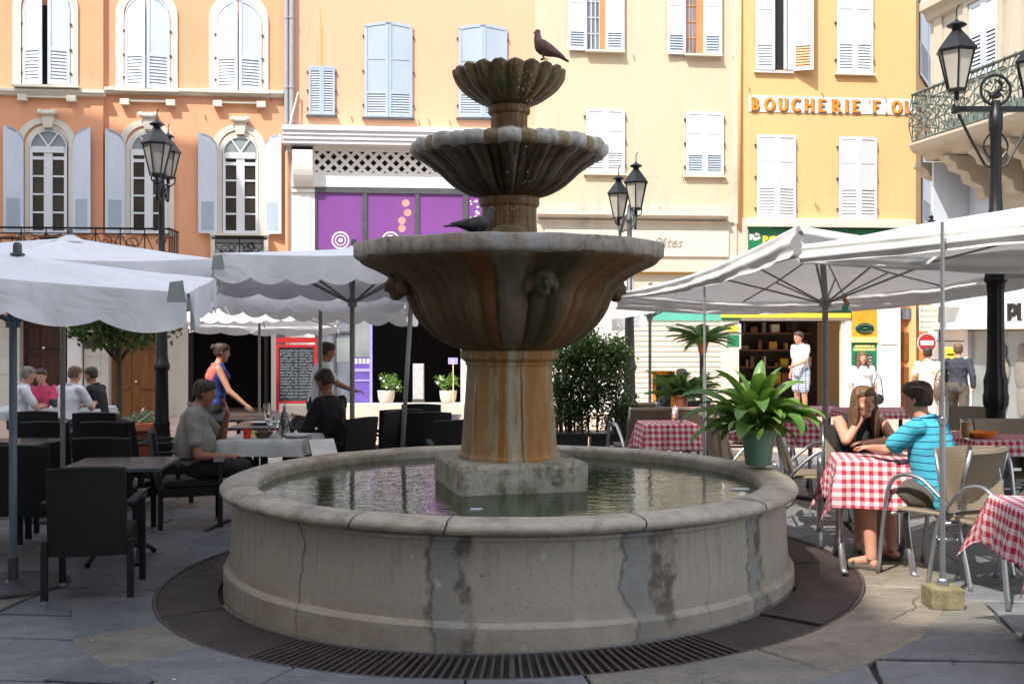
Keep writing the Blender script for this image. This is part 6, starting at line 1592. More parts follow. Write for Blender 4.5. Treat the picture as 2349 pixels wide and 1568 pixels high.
# right side
t = parasol('parasol', 'nearest big white parasol at the upper right with loose folded edge', Vector((4.25, 6.35, 2.62)), [P(1845, 562, 6.7), P(2349, 470, 5.72)+Vector((1.25, -.9, .03)), Vector((6.3, 7.4, 2.5)), P(2300, 590, 9.2)], [(.125,.11),.2,.2,(.12,.12)], 0, pole=(4.25, 6.35), base='plate', mat='canvas_warm', polemat='pole_grey', hub=2.12, seed=13, belly=.05, vwave=.02, sag=.02, pleat=.035)
mb = MB(); q = P(2162, 1385, 6.08); ztop = 2.30; mb.lathe([(.017, .13), (.017, 1.05), (.0165, 1.06), (.024, 1.062), (.024, 1.10), (.012, 1.105), (.012, ztop-g(q.x, 6.08))], (0,0,0), 12)
t = thing('umbrella_support', 'thin steel pole on a worn square stone base at the right front', 'pole', (q.x, 6.08, g(q.x, 6.08)))
mb.build('pole', M('steel'), t, smooth=True, angle=40); mb = MB(); mb.box(-.095, .095, -.085, .085, 0, .125); b_ = mb.build('base_block', M('worn_base'), t, bevel=.012); mb = MB(); mb.lathe([(.03, .125), (.03, .16), (.022, .17)], (0,0,0), 12); mb.build('socket', M('steel'), t)
t = parasol('parasol', 'large white parasol just right of the fountain, its long draped edge rising to the right', P(1885, 560, 10.2), [P(1422, 672, 11.5), P(1832, 519, 7.4), Vector((5.0, 8.9, 2.36)), Vector((4.14, 13.0, 2.12))], [(.07,.23),.2,.2,.18], 0, pole=(P(1893, 900, 10.2).x, 10.2), base='plate', mat='canvas_warm', hub=P(1897, 690, 10.2).z, seed=17, belly=.06, vwave=.02, sag=.06, pleat=.035, polemat='pole_grey', poler=.03)
mb = MB(); q = P(1616, 900, 9.25); mb.lathe([(.016, -.02), (.016, 1.3), (.011, 1.31), (.011, 2.17)], (0,0,0), 10); o_ = mb.build('support_pole', M('steel'), None, smooth=True, angle=40); o_.location = (q.x, 9.25, g(q.x, 9.25)); tag(o_, 'thin white pole behind the basin left of the potted plant', 'pole')
parasol('parasol', 'white parasol behind the fountain in front of the roller shutter', P(1492, 662, 15.5), [P(1350, 705, 15.4), P(1520, 680, 13.8), P(1700, 672, 15.6), P(1480, 668, 17.2)], .19, 0, pole=(P(1491, 900, 15.5).x, 15.5), base='plate', mat='canvas_warm', hub=P(1491, 724, 15.5).z, seed=19, belly=.03)
parasol('parasol', 'white parasol corner just showing between the hedge and the roller shutter', P(1405, 668, 18.5), [P(1290, 718, 18.5), P(1400, 728, 17.1), P(1478, 718, 18.4), P(1400, 700, 20)], .22, 0, pole=(P(1330, 900, 18.5).x, 18.5), mat='canvas_white', hub=P(1405, 730, 18.5).z, seed=23, belly=.02, ribs=False, finial=False)
# ================================================================ dark wicker chairs and tables (left side)
def mk_black_chair():
    t = thing('wicker_chair', 'x', 'chair'); W, D = .52, .50       # faces +y, back at -y
    mb = MB()
    # curved woven back
    rs = []
    for i in range(9):
        u = i/8; x = -W/2+.02+(W-.04)*u; b = -.035*math.sin(PI*u)
        rs.append([(x, -D/2+b-.0, .30), (x, -D/2+b-.075, .86+.012*math.sin(PI*u)), (x, -D/2+b-.045, .868+.012*math.sin(PI*u)), (x, -D/2+b+.03, .30)])
    mb.rings(rs); mb.build('backrest', M('wicker_black'), t, bevel=.004)
    mb = MB(); mb.box(-W/2+.03, W/2-.03, -D/2+.03, D/2, .38, .44); mb.build('seat', M('wicker_black'), t, bevel=.012)
    mb = MB(); mb.box(-W/2+.02, W/2-.02, -D/2+.0, D/2-.0, .30, .375); mb.build('apron', M('wicker_black'), t, bevel=.006)
    for sx in (-1, 1):
        x = sx*(W/2-.0)
        lb = MB(); lb.box(x-.02, x+.02, -D/2-.02, -D/2+.022, .025, .40); l = lb.build('leg', M('wicker_black'), t, bevel=.004); fb = MB(); fb.box(x-.021, x+.021, -D/2-.021, -D/2+.023, 0, .026); fb.build('foot_cap', M('chrome'), l)
        lb = MB(); lb.box(x-.02, x+.02, D/2-.022, D/2+.02, .025, .62); l = lb.build('leg', M('wicker_black'), t, bevel=.004); fb = MB(); fb.box(x-.021, x+.021, D/2-.023, D/2+.021, 0, .026); fb.build('foot_cap', M('chrome'), l)
        ab = MB(); ab.box(x-.026, x+.026, -D/2-.02, D/2+.03, .622, .645); a = ab.build('armrest', M('wicker_black'), t, bevel=.006); cb = MB(); cb.box(x-.028, x+.028, D/2-.06, D/2+.034, .60, .648); cb.build('metal_clip', M('chrome'), a)
    return t
BC = mk_black_chair(); used = []
def bchair(px, Y, rz, label, dz=0):
    x = (px-CX)/F*Y; o = BC if not used else dup(BC); used.append(1)
    return place(o, (x, Y, g(x, Y)+dz), rz, label, 'dark wicker chairs of the left terrace')
bchair(219, 6.93, R(11), 'dark wicker chair nearest the viewer, seen squarely from behind')
bchair(262, 9.0, R(2), 'dark wicker chair on the far side of the near left table, back to the viewer')
bchair(95, 8.5, R(-6), 'dark wicker chair just right of the blue parasol pole')
bchair(-10, 8.8, R(10), 'dark wicker chair cut off by the left edge of the picture')
bchair(130, 10.9, R(3), 'dark wicker chair in the middle row of the left terrace')
bchair(270, 10.7, R(-4), 'dark wicker chair of the middle row closest to the terracotta pot')
bchair(112, 12.4, R(0), 'dark wicker chair of the back row left of the grey pole')
bchair(236, 12.1, R(4), 'dark wicker chair of the back row right of the grey pole')
bchair(366, 10.7, R(-58), 'empty dark wicker chair in front of the black lamp post')
bchair(436, 9.35, R(-72), 'dark wicker chair in which the man in the grey shirt sits')
bchair(775, 10.4, R(60), 'dark wicker chair of the seated person in black')
bchair(838, 11.2, R(75), 'dark wicker chair turned sideways beside the purple shop door')
bchair(905, 11.6, R(20), 'dark wicker chair left of the leaning grey pole')
bchair(985, 11.0, R(2), 'dark wicker chair immediately left of the fountain pedestal')
bchair(975, 13.0, R(-4), 'dark wicker chair further back below the white stand')
bchair(1050, 9.9, R(8), 'dark wicker chair half hidden by the fountain pedestal')
def mk_square_table(lbl, sz=.72, mat='table_grey', cross=True):
    t = thing('cafe_table', lbl, 'table'); h = .745
    mb = MB(); mb.box(-sz/2, sz/2, -sz/2, sz/2, h-.03, h); mb.build('tabletop', M(mat), t, bevel=.006)
    for sx in (-.14, .14):
        mb = MB(); mb.box(sx-.022, sx+.022, -.022, .022, .06, h-.031); mb.build('leg', M('black_metal'), t, bevel=.003)
    mb = MB()
    for sx in (-.14, .14):
        for sy in (-1, 1): mb.path([(sx, 0, .09), (sx*1.05, sy*.10, .10), (sx*1.2, sy*.22, .05), (sx*1.25, sy*.27, .02)], [.022, .02, .018, .022], 8)
    mb.box(-.14, .14, -.012, .012, .10, .13); mb.build('foot', M('black_metal'), t, smooth=True, angle=40)
    return t
TG = 'dark tables of the left terrace'
def table_at(px, Y, rz, label, **kw):
    x = (px-CX)/F*Y; t = mk_square_table(label, **kw); place(t, (x, Y, g(x, Y)), rz, label, TG); return t
table_at(280, 7.95, R(6), 'near dark table with shiny top beside the front wicker chair')
table_at(20, 9.9, R(4), 'dark table behind the blue pole at the left edge')
table_at(575, 12.6, R(2), 'bare grey table behind the white covered one, in front of the shop opening', sz=.95)
table_at(640, 11.2, R(3), 'grey table just beyond the one with the white cloth', sz=.9)
table_at(975, 11.9, R(0), 'dark table between the chairs left of the pedestal', sz=.8)
t1 = table_at(622, 9.75, R(-4), 'table set for a meal under the white cloth beside the man in grey', sz=.78)
# cloths
def cloth(name, label, cat, loc, rz, half, size, mat, seed=1, group=None, rot=0.0, lift=.0):
    """square cloth of side 'size' laid over a square top with half side 'half'"""
    N_ = 44; mb = MB(); uv = []; rnd = random.Random(seed)
    for j in range(N_+1):
        for i in range(N_+1):
            u, v = (i/N_-.5)*size, (j/N_-.5)*size
            c, s_ = math.cos(rot), math.sin(rot); x, y = u*c-v*s_, u*s_+v*c
            ex, ey = max(abs(x)-half, 0), max(abs(y)-half, 0); sx, sy = (1 if x > 0 else -1), (1 if y > 0 else -1)
            drop = math.hypot(ex, ey) if (ex and ey) else ex+ey
            bx_, by_ = min(abs(x), half), min(abs(y), half)
            ang = math.atan2(y, x); w_ = drop*(.10+.05*math.sin(ang*9+seed)+.03*math.sin(ang*17+seed*3))
            m_ = min(ex, ey)
            ox = (w_ if ex > 0 else 0)+.34*m_*(1 if ex > 0 else 0); oy = (w_ if ey > 0 else 0)+.34*m_*(1 if ey > 0 else 0)
            # ripple along the hanging sides
            if ex and not ey: oy2 = .018*math.sin(y*16+seed)*min(1, drop*5); ox += abs(oy2)
            if ey and not ex: ox2 = .018*math.sin(x*16+seed)*min(1, drop*5); oy += abs(ox2)
            z = -drop*.985+lift+(.0025*nz(x, y, 0, 6, seed) if drop == 0 else 0)
            mb.v.append((sx*(bx_+ox+(.004 if ex else 0)), sy*(by_+oy+(.004 if ey else 0)), z)); uv.append((u, v))
    for j in range(N_):
        for i in range(N_): a = j*(N_+1)+i; mb.f.append((a, a+1, a+N_+2, a+N_+1))
    ob = mb.build(name, M(mat), None, smooth=True, recalc=False, uv=uv); ob.location = loc; ob.rotation_euler = (0, 0, rz)
    tag(ob, label, cat, group); return ob
x0 = t1.location.x; ztab = t1.location.z+.748
cloth('tablecloth', 'white cloth on the table beside the man in the grey shirt', 'tablecloth', (x0, 9.75, ztab), R(-4), .39, 1.06, 'cloth_white', 4)
# tableware on that table
def ware(name, label, cat, prof, mat, px, Y, zb, seg=24, smooth=True, group=None, content=None):
    x = (px-CX)/F*Y; mb = MB(); mb.lathe(prof, (0,0,0), seg, cap=False); ob = mb.build(name, M(mat), None, smooth=smooth, angle=40); ob.location = (x, Y, zb); tag(ob, label, cat, group)
    if content: mb = MB(); mb.lathe(content[1], (0,0,0), seg); c = mb.build(content[0], M(content[2]), ob, smooth=True)
    return ob
def cup(r, h, th=.003): return [(.001, .0), (r*.85, .0), (r, h), (r-th, h), (r*.85-th, th), (.001, th)]
def bowlp(r, h): return [(.001, 0), (r*.5, 0), (r*.85, h*.5), (r, h), (r-.005, h), (r*.82, h*.5), (r*.48, .006), (.001, .006)]
def glassp(r, h): return [(.001, 0), (r*.75, 0), (r*.8, .004), (r, h), (r-.002, h), (r*.75, .008), (.001, .008)]
def stemp(r, h): return [(.001, 0), (r*.9, 0), (r*.9, .003), (.006, .008), (.005, h*.45), (r*.6, h*.52), (r, h*.72), (r*.85, h), (r*.82, h), (r*.95, h*.72), (.001, h*.5)]
def bottlep(r, h): return [(.001, 0), (r, 0), (r, h*.55), (r*.8, h*.66), (r*.35, h*.78), (r*.33, h), (.001, h)]
ware('cup', 'red cup at the left end of the white tablecloth', 'cup', cup(.038, .085), 'plastic_red', 567, 9.55, ztab)
ware('salt_shaker', 'small pale shaker beside the red cup', 'shaker', cup(.022, .07), 'pale_yellow', 584, 9.56, ztab)
ware('bowl', 'brown bowl on the white tablecloth next to the red cup', 'bowl', bowlp(.10, .06), 'ceramic_brown', 602, 9.62, ztab)
ware('plate', 'large white plate at the right end of the white tablecloth', 'plate', [(.001, .012), (.07, .012), (.13, .028), (.135, .03), (.13, .022), (.07, .0), (.001, .0)], 'ceramic_white', 684, 9.66, ztab)
ware('water_glass', 'clear water glass in the middle of the white tablecloth', 'glass', glassp(.036, .12), 'clear_glass', 648, 9.55, ztab)
ware('wine_glass', 'stemmed wine glass left of the water glass', 'glass', stemp(.042, .19), 'clear_glass', 633, 9.7, ztab)
ware('wine_glass', 'stemmed wine glass standing behind the brown bowl', 'glass', stemp(.042, .19), 'clear_glass', 618, 9.95, ztab)
ware('water_bottle', 'clear bottle at the back of the white tablecloth', 'bottle', bottlep(.042, .29), 'clear_glass', 652, 10.02, ztab)
zt2 = g(-2.6, 11.2)+.748
ware('bowl', 'shallow bowl with an orange dish on the grey table behind', 'bowl', bowlp(.09, .05), 'ceramic_white', 668, 11.0, zt2, content=('food', [(.001, .045), (.06, .04), (.075, .03)], 'orange_drink'))
ware('water_glass', 'clear glass on the grey table behind the white one', 'glass', glassp(.035, .11), 'clear_glass', 676, 11.3, zt2)
ware('plate', 'white plate on the grey table behind the white one', 'plate', [(.001, .012), (.07, .012), (.13, .025), (.13, .02), (.07, .0), (.001, .0)], 'ceramic_white', 600, 11.2, zt2)
zt3 = g(-3, 12.6)+.748
ware('napkin_holder', 'white napkin box on the bare grey table', 'napkin holder', [(.001, 0), (.05, 0), (.05, .08), (.001, .08)], 'ceramic_white', 628, 12.4, zt3, 4, False)
ware('water_glass', 'clear glass behind the white napkin box', 'glass', glassp(.04, .15), 'clear_glass', 612, 12.6, zt3)
def menu_card(px, py, Y, rz, tilt, label, w_=.24, h=.32):
    p = P(px, py, Y); mb = MB(); Mx = Matrix.Rotation(rz, 4, 'Z') @ Matrix.Rotation(tilt, 4, 'X')
    mb.cbox((0,0,0), (w_, h, .006), Mx); ob = mb.build('menu_card', M('fabric_black'), None); ob.location = p; tag(ob, label, 'menu')
    mb = MB(); mb.cbox(Mx @ Vector((0,0,.0055)), (w_*.94, h*.94, .003), Mx); mb.build('page', M('paper'), ob); return ob
menu_card(742, 1030, 9.3, R(20), R(30), 'open black menu held over the corner of the white tablecloth')
# ================================================================ left back: planter pots, tree, board
def pot(name, label, loc, r0, r1, h, mat, lip=.02, saucer=False, soil=True):
    t = thing(name, label, 'plant pot', loc); mb = MB()
    mb.lathe([(r0, 0), (r1*.97, h*.82), (r1*.99, h*.83), (r1+lip, h*.86), (r1+lip, h*.99), (r1+lip*.5, h), (r1-.02, h), (r1-.03, h*.9)], (0,0,0), 40, cap=True); mb.build('pot', M(mat), t, smooth=True, angle=30)
    if soil: mb = MB(); mb.lathe([(r1-.03, h*.9), (r1*.5, h*.93), (.01, h*.94)], (0,0,0), 24); mb.build('soil', M('soil'), t)
    if saucer: mb = MB(); mb.lathe([(r1*.9, -.0), (r1*1.12, .05), (r1*1.08, .05), (r1*.8, .015)], (0,0,0), 32); mb.build('saucer', M('terracotta'), t, smooth=True, angle=30)
    return t
def leaf_quads(mb, pts, size, rnd, droop=.3, elong=1.6, nrm=None):
    for p in pts:
        d = Vector((rnd.gauss(0,1), rnd.gauss(0,1), rnd.gauss(0,1)-droop)).normalized(); s_ = size*rnd.uniform(.6, 1.3)
        a = d.cross(Vector((rnd.gauss(0,1), rnd.gauss(0,1), rnd.gauss(0,1)))).normalized(); p = Vector(p); n_ = d.cross(a)
        mb.add([p, p+d*s_*.5*elong+a*s_*.42, p+d*s_*elong, p+d*s_*.5*elong-a*s_*.42+n_*s_*.12], [(0,1,2),(0,2,3)])
Y = 13.2; x = (326-CX)/F*Y
tp = pot('terracotta_pot', 'large terracotta pot with dried plant beside the black lamp post', (x, Y, g(x, Y)), .19, .24, .66, 'terracotta', .03, True)
rnd = random.Random(4); mb = MB()
for q in range(60): a, r = rnd.uniform(0, 6.28), rnd.uniform(0, .2); p0 = Vector((r*math.cos(a), r*math.sin(a), .62)); mb.path([p0, p0+Vector((rnd.gauss(0,.05), rnd.gauss(0,.05), .06)), p0+Vector((rnd.gauss(0,.1), rnd.gauss(0,.1), .10+rnd.random()*.08))], .004, 4)
leaf_quads(mb, [(rnd.gauss(0,.1), rnd.gauss(0,.1), .66+rnd.random()*.12) for q in range(120)], .04, rnd); mb.build('dry_plant', M('leaf_grey'), tp)
def crown_tree(name, label, px, Y, h, trunk_r, fork, crown_c, crown_r, nleaf, mat='leaf_hedge', lsz=.07, seed=3, cat='tree'):
    x = (px-CX)/F*Y; zb = g(x, Y); t = thing(name, label, cat, (x, Y, zb)); rnd = random.Random(seed); mb = MB(); c = Vector(crown_c)
    mb.path([(0,0,0), (.01,.0,fork*.5), (0,.02,fork)], [trunk_r*1.25, trunk_r, trunk_r*.9], 10); tips = []
    for q in range(7):
        a = 2*PI*q/7+rnd.uniform(-.3,.3); e = c+Vector((crown_r[0]*.75*math.cos(a), crown_r[1]*.75*math.sin(a), crown_r[2]*rnd.uniform(-.2,.5))); m_ = Vector((0,.02,fork)).lerp(e, .45)+Vector((0,0,.05)); mb.path([(0,.02,fork*.97), m_, e], [trunk_r*.7, trunk_r*.45, trunk_r*.15], 7); tips += [m_.lerp(e, .5), e]
        for k in range(3): e2 = e+Vector((rnd.gauss(0,.2), rnd.gauss(0,.2), rnd.gauss(.1,.15))); mb.path([m_.lerp(e, .6), e2], [trunk_r*.25, trunk_r*.08], 5); tips.append(e2)
    mb.build('trunk', M('bark'), t, smooth=True); mb = MB(); pts = []
    for q in range(nleaf):
        if rnd.random() < .65: b_ = rnd.choice(tips); pts.append(b_+Vector((rnd.gauss(0,.13), rnd.gauss(0,.13), rnd.gauss(0,.10))))
        else:
            a = Vector((rnd.gauss(0,1), rnd.gauss(0,1), rnd.gauss(0,1))).normalized()*rnd.uniform(.75, 1.02); pts.append(c+Vector((a.x*crown_r[0], a.y*crown_r[1], a.z*crown_r[2])))
    leaf_quads(mb, pts, lsz, rnd); mb.build('crown', M(mat), t); return t
crown_tree('small_tree', 'slim clipped tree in front of the orange wooden door', 272, 19.5, 3, .06, 1.55, (0, 0, 2.25), (.95, .8, .55), 2600, 'leaf_hedge', .085, 5)
# blackboard menu, white pots, white stand, purple tag
def blackboard(label, px0, px1, py0, py1, Y, frame, legs=True, lean=0.0, writing=True, seed=1, rz=0.0):
    a = P(px0, py1, Y); b = P(px1, py0, Y); cx_ = (a.x+b.x)/2; zb = g(cx_, Y); t = thing('menu_board', label, 'menu board', (cx_, Y, zb), rz); w_ = (b.x-a.x)/2; z0, z1 = a.z-zb, b.z-zb
    mb = MB(); mb.box(-w_+.05, w_-.05, -.012, .012, z0+.04, z1-.05); mb.build('slate', M('slate'), t); fb = MB()
    fb.box(-w_, -w_+.055, -.03, .03, 0 if legs else z0, z1); fb.box(w_-.055, w_, -.03, .03, 0 if legs else z0, z1); fb.box(-w_+.055, w_-.055, -.028, .028, z1-.06, z1); fb.box(-w_+.055, w_-.055, -.028, .028, z0, z0+.05); fb.build('frame', M(frame), t, bevel=.004)
    if writing:
        rnd = random.Random(seed); wb = MB(); z = z1-.13
        def scrib(x, xe, z, hh):
            pts = []; 
            while x < xe: pts.append((x, -.016, z+rnd.uniform(-hh, hh))); x += rnd.uniform(.008, .02)
            if len(pts) > 2: wb.path(pts, .0035, 4)
        while z > z0+.1:
            for (c0, c1) in ((-w_+.08, -.05), (.06, w_-.08)):
                x = c0
                while x < c1-.03: e = min(c1, x+rnd.uniform(.05, .22)); scrib(x, e, z, .014); x = e+rnd.uniform(.015, .03)
            scrib(-.035, .03, z, .014); z -= rnd.uniform(.045, .075)
        wb.build('chalk_writing', M('chalk'), t)
    return t
simple('slate', (.018,.024,.03), .6, var=.3, nscale=5); simple('chalk', (.42,.50,.56), .8, var=.1)
t = blackboard('tall red framed blackboard menu covered in chalk writing', 634, 727, 790, 925, 21.5, 'red_paint', seed=3)
a = P(634, 780, 21.5); b = P(727, 776, 21.5); w_ = (b.x-a.x)/2; zb = t.location.z; mb = MB(); mb.box(-w_, w_, -.03, .03, a.z-zb-.05, b.z-zb+.02); mb.box(-w_, -w_+.04, -.02, .02, P(0, 792, 21.5).z-zb, a.z-zb-.05); mb.box(w_-.04, w_, -.02, .02, P(0, 792, 21.5).z-zb, a.z-zb-.05); mb.build('header_rail', M('red_paint'), t)
def flower_pot(label, px, Y, seed, big):
    x = (px-CX)/F*Y; zb = P(px, 924, Y).z; t = thing('flower_pot', label, 'plant pot', (x, Y, zb), 0, 'white pots at the shop entrance')
    mb = MB(); mb.lathe([(.12, 0), (.155, .02), (.19, .12), (.205, .28), (.205, .295), (.185, .295), (.18, .24)], (0,0,0), 32); mb.build('pot', M('pot_white'), t, smooth=True, angle=35)
    rnd = random.Random(seed); mb = MB(); pts = []; sb = MB()
    for k in range(9):
        a = rnd.uniform(0, 6.28); e = Vector((rnd.uniform(.1, .30)*math.cos(a), .12*math.sin(a), .40+rnd.random()*.22)); sb.path([(0,0,.25), (e.x*.4, e.y*.4, .40), e], .006, 5)
        pts += [e+Vector((rnd.gauss(0,.05), rnd.gauss(0,.05), rnd.gauss(-.02,.05))) for q in range(45)]
    leaf_quads(mb, pts, .045, rnd); sb.build('stem', M('bark'), t); mb.build('foliage', M('leaf_bright'), t); fb = MB()
    for q in range(4): fb.ball((rnd.uniform(-.3,.3), -.12, rnd.uniform(.32,.68)), .03, 8, 6)
    fb.build('blossom', M('paint_white'), t); return t
flower_pot('white pot with small shrub beside the purple door', 886, 24.6, 2, 1); flower_pot('white pot with leafy shrub in front of the purple tag on a stick', 1028, 24.6, 6, 1)
p = P(960, 922, 24.9); t = thing('display_stand', 'plain white upright stand between the two white pots', 'display stand', (p.x, p.y, p.z)); h = P(960, 834, 24.9).z-p.z
mb = MB(); mb.box(-.125, .125, -.12, .12, .08, h); mb.build('column', M('rim_white'), t, bevel=.006); mb = MB(); mb.box(-.135, .135, -.13, .13, 0, .08); mb.build('foot', M('iron_grey'), t)
p = P(1039, 925, 24.4); t = thing('price_tag_stand', 'small purple tag on a thin stick by the white pot', 'sign', (p.x, p.y, p.z)); h = P(1039, 824, 24.4).z-p.z
mb = MB(); mb.path([(0,0,0), (.01,0,h*.5), (0,0,h)], .012, 6); mb.build('stick', M('pale_yellow'), t); mb = MB(); mb.box(-.11, .11, -.01, .01, h-.11, h+.04); mb.build('tag', M('lilac'), t)
# ================================================================ hedge in black planters behind the fountain
def hedge():
    Y = 12.6; a = P(1268, 1000, Y); b = P(1432, 1000, Y); cx_ = (a.x+b.x)/2; zb = g(cx_, Y); t = thing('hedge', 'dark bushy hedge growing in black planters right behind the fountain', 'hedge', (cx_, Y, zb))
    w_ = (b.x-a.x)/2; top = P(0, 752, Y).z-zb; rnd = random.Random(8)
    for (x0, x1) in ((-w_-.02, -.02), (.02, w_+.06)): mb = MB(); mb.box(x0, x1, -.22, .22, 0, .50); mb.box(x0-.015, x1+.015, -.235, .235, .46, .501); mb.build('planter', M('planter_black'), t, bevel=.006)
    sb = MB(); tips = []
    for q in range(16):
        x = rnd.uniform(-w_*.9, w_*.9); y = rnd.uniform(-.12, .12); e = Vector((x+rnd.gauss(0,.12), y+rnd.gauss(0,.1), rnd.uniform(top*.7, top*.95))); sb.path([(x, y, .45), (x+rnd.gauss(0,.04), y, 1.0), e], [.014, .011, .005], 5); tips.append((Vector((x, y, .6)), e))
    sb.build('stem', M('bark'), t); mb = MB(); pts = []
    clumps = [Vector((rnd.uniform(-w_, w_*1.02), rnd.uniform(-.22, .22), rnd.uniform(.62, top-.1))) for q in range(64)]
    for c in clumps:
        lim = top-.25*abs(c.x/w_)**2
        if c.z > lim-.1: c.z = lim-.12
        for k in range(190):
            d = Vector((rnd.gauss(0,1), rnd.gauss(0,1), rnd.gauss(0,1))).normalized()*.17*rnd.random()**.4; pts.append(c+d)
    for k in range(900): pts.append((rnd.uniform(-w_*1.05, w_*1.1), rnd.uniform(-.28, .28), rnd.uniform(.55, top)))
    leaf_quads(mb, pts, .032, rnd, .2, 1.5); mb.build('foliage', M('leaf_hedge'), t)
hedge()
# ================================================================ hanging palm / fern pots and second dark bush
def palm(label, px, py, Y, R_, hang, seed, pots=True, n=34, mat='leaf_palm', stand=True, grp=None, up=.5):
    p = P(px, py, Y); zb = g(p.x, Y); zc = p.z-zb; t = thing('potted_palm', label, 'potted palm', (p.x, Y, zb)); rnd = random.Random(seed); mb = MB()
    for q in range(n):
        a = rnd.uniform(0, 2*PI); el = rnd.uniform(.1, 1.1); L = R_*rnd.uniform(.7, 1.05); pts = []
        for k in range(8):
            u = k/7; pts.append(Vector((math.cos(a)*L*u*math.cos(el*(1-u*.5)), math.sin(a)*L*u*.7*math.cos(el*(1-u*.5)), zc+L*(math.sin(el)*u-.75*u*u*up))))
        mb.path(pts, .006, 4)
        for k in range(2, 8):
            for m_ in range(3):
                b = pts[k-1].lerp(pts[k], m_/3); d = (pts[k]-pts[k-1]).normalized(); s_ = d.cross(Vector((0,0,1))).normalized(); ll = .17*(1-.5*k/8)*R_/.55
                for sg in (-1, 1): e = b+(s_*sg*.8+d*.6+Vector((0,0,-.35))).normalized()*ll; w2 = Vector((0,0,1))*.008; mb.add([b-w2, e, b+w2], [(0,1,2)])
    mb.build('fronds', M(mat), t)
    mb = MB(); mb.lathe([(.06, zc-.22), (.10, zc-.03), (.11, zc-.03), (.11, zc+.0), (.09, zc+.0)], (0,0,0), 20); mb.build('pot', M('terracotta'), t, smooth=True, angle=30)
    if stand: mb = MB(); mb.path([(0,0,0), (0,0,zc-.22)], [.05, .055], 10); mb.build('stand', M('bark'), t)
    return t
palm('potted palm on a tall trunk right of the roller shutter', 1612, 782, 17.5, .66, True, 3, n=36, mat='leaf_hedge')
palm('dark low palm in front of the orange framed blackboard', 1562, 905, 14.6, .58, True, 5, n=44, up=.4, mat='leaf_hedge')
t = blackboard('leaning blackboard with rounded orange frame behind the fountain', 1497, 1548, 850, 948, 15.2, 'orange_paint', seed=8, rz=R(-18))
# basin-rim planter : aspidistra in a green pot
def aspidistra():
    loc = P(1739, 1066, 7.62); loc.z = .697; t = thing('potted_plant', 'big leafy plant in a green pot standing on the fountain rim', 'potted plant', loc)
    mb = MB(); mb.lathe([(.088, 0), (.092, .012), (.118, .205), (.126, .21), (.134, .215), (.138, .262), (.132, .268), (.122, .266), (.112, .20)], (0,0,0), 40); mb.build('pot', M('pot_green'), t, smooth=True, angle=35)
    mb = MB(); mb.lathe([(.112, .235), (.01, .245)], (0,0,0), 20); mb.build('soil', M('soil'), t)
    rnd = random.Random(21)
    def leaf(base, dirv, L, wd, curl, lift, roll=0):
        mb = MB(); n = 12; d = Vector(dirv).normalized(); h = Vector((d.x, d.y, 0)).normalized() if abs(d.z) < .999 else Vector((1,0,0)); s_ = Vector((-h.y, h.x, 0)); pts = []; p = Vector(base); el = lift; fold = .35
        for k in range(n+1):
            u = k/n; w_ = wd*(0.07 if u < .2 else max(0, math.sin(PI*min(1, (u-.18)/.82)**.9))**.62+.03)*.5; t_ = (h*math.cos(el)+Vector((0,0,math.sin(el)))); up = (-h*math.sin(el)+Vector((0,0,math.cos(el)))); ss = s_*math.cos(roll)+up*math.sin(roll); uu = up*math.cos(roll)-s_*math.sin(roll)
            pts.append([p-ss*w_+uu*w_*fold, p-ss*w_*.5+uu*w_*.1, p, p+ss*w_*.5+uu*w_*.1, p+ss*w_+uu*w_*fold]); p = p+t_*(L/n); el -= curl/n*(1.6*u+.35)
        b = len(mb.v)
        for r_ in pts: mb.v += [tuple(v) for v in r_]
        for k in range(n):
            for j in range(4): a = b+k*5+j; mb.f.append((a, a+1, a+6, a+5))
        o = mb.build('leaf', M('leaf_broad'), t, smooth=True, recalc=False)
    for q in range(50):
        a = q*2.399+rnd.uniform(-.3, .3); k = q/50; lift = R(86-48*k+rnd.uniform(-10, 12)); L = rnd.uniform(.36, .54)*(1.08 if k < .3 else .92); r0 = .02+.07*k
        leaf((r0*math.cos(a), r0*math.sin(a), .24), (math.cos(a), math.sin(a)*.95, 0), L, rnd.uniform(.08, .125), R(62+55*k+rnd.uniform(-20, 25)), lift, rnd.uniform(-.5, .5))
    for q in range(22): a = R(190+q*16+rnd.uniform(-6, 6)); leaf((.06*math.cos(a), .06*math.sin(a), .24), (math.cos(a), math.sin(a), 0), rnd.uniform(.22, .36), rnd.uniform(.07, .10), R(rnd.uniform(70, 120)), R(rnd.uniform(10, 55)), rnd.uniform(-.6, .6))
    for a, L, lf, cu, wd in ((R(185), .60, 38, 95, .12), (R(172), .62, 55, 85, .11), (R(200), .55, 15, 70, .12), (R(240), .48, 50, 100, .13), (R(300), .50, 50, 150, .11), (R(325), .46, 45, 110, .12), (R(350), .44, 38, 90, .11), (R(15), .44, 50, 85, .11), (R(262), .5, 70, 130, .12), (R(285), .30, 35, 100, .10)):
        leaf((.06*math.cos(a), .06*math.sin(a), .25), (math.cos(a), math.sin(a), 0), L, wd, R(cu), R(lf), rnd.uniform(-.3, .3))
aspidistra()
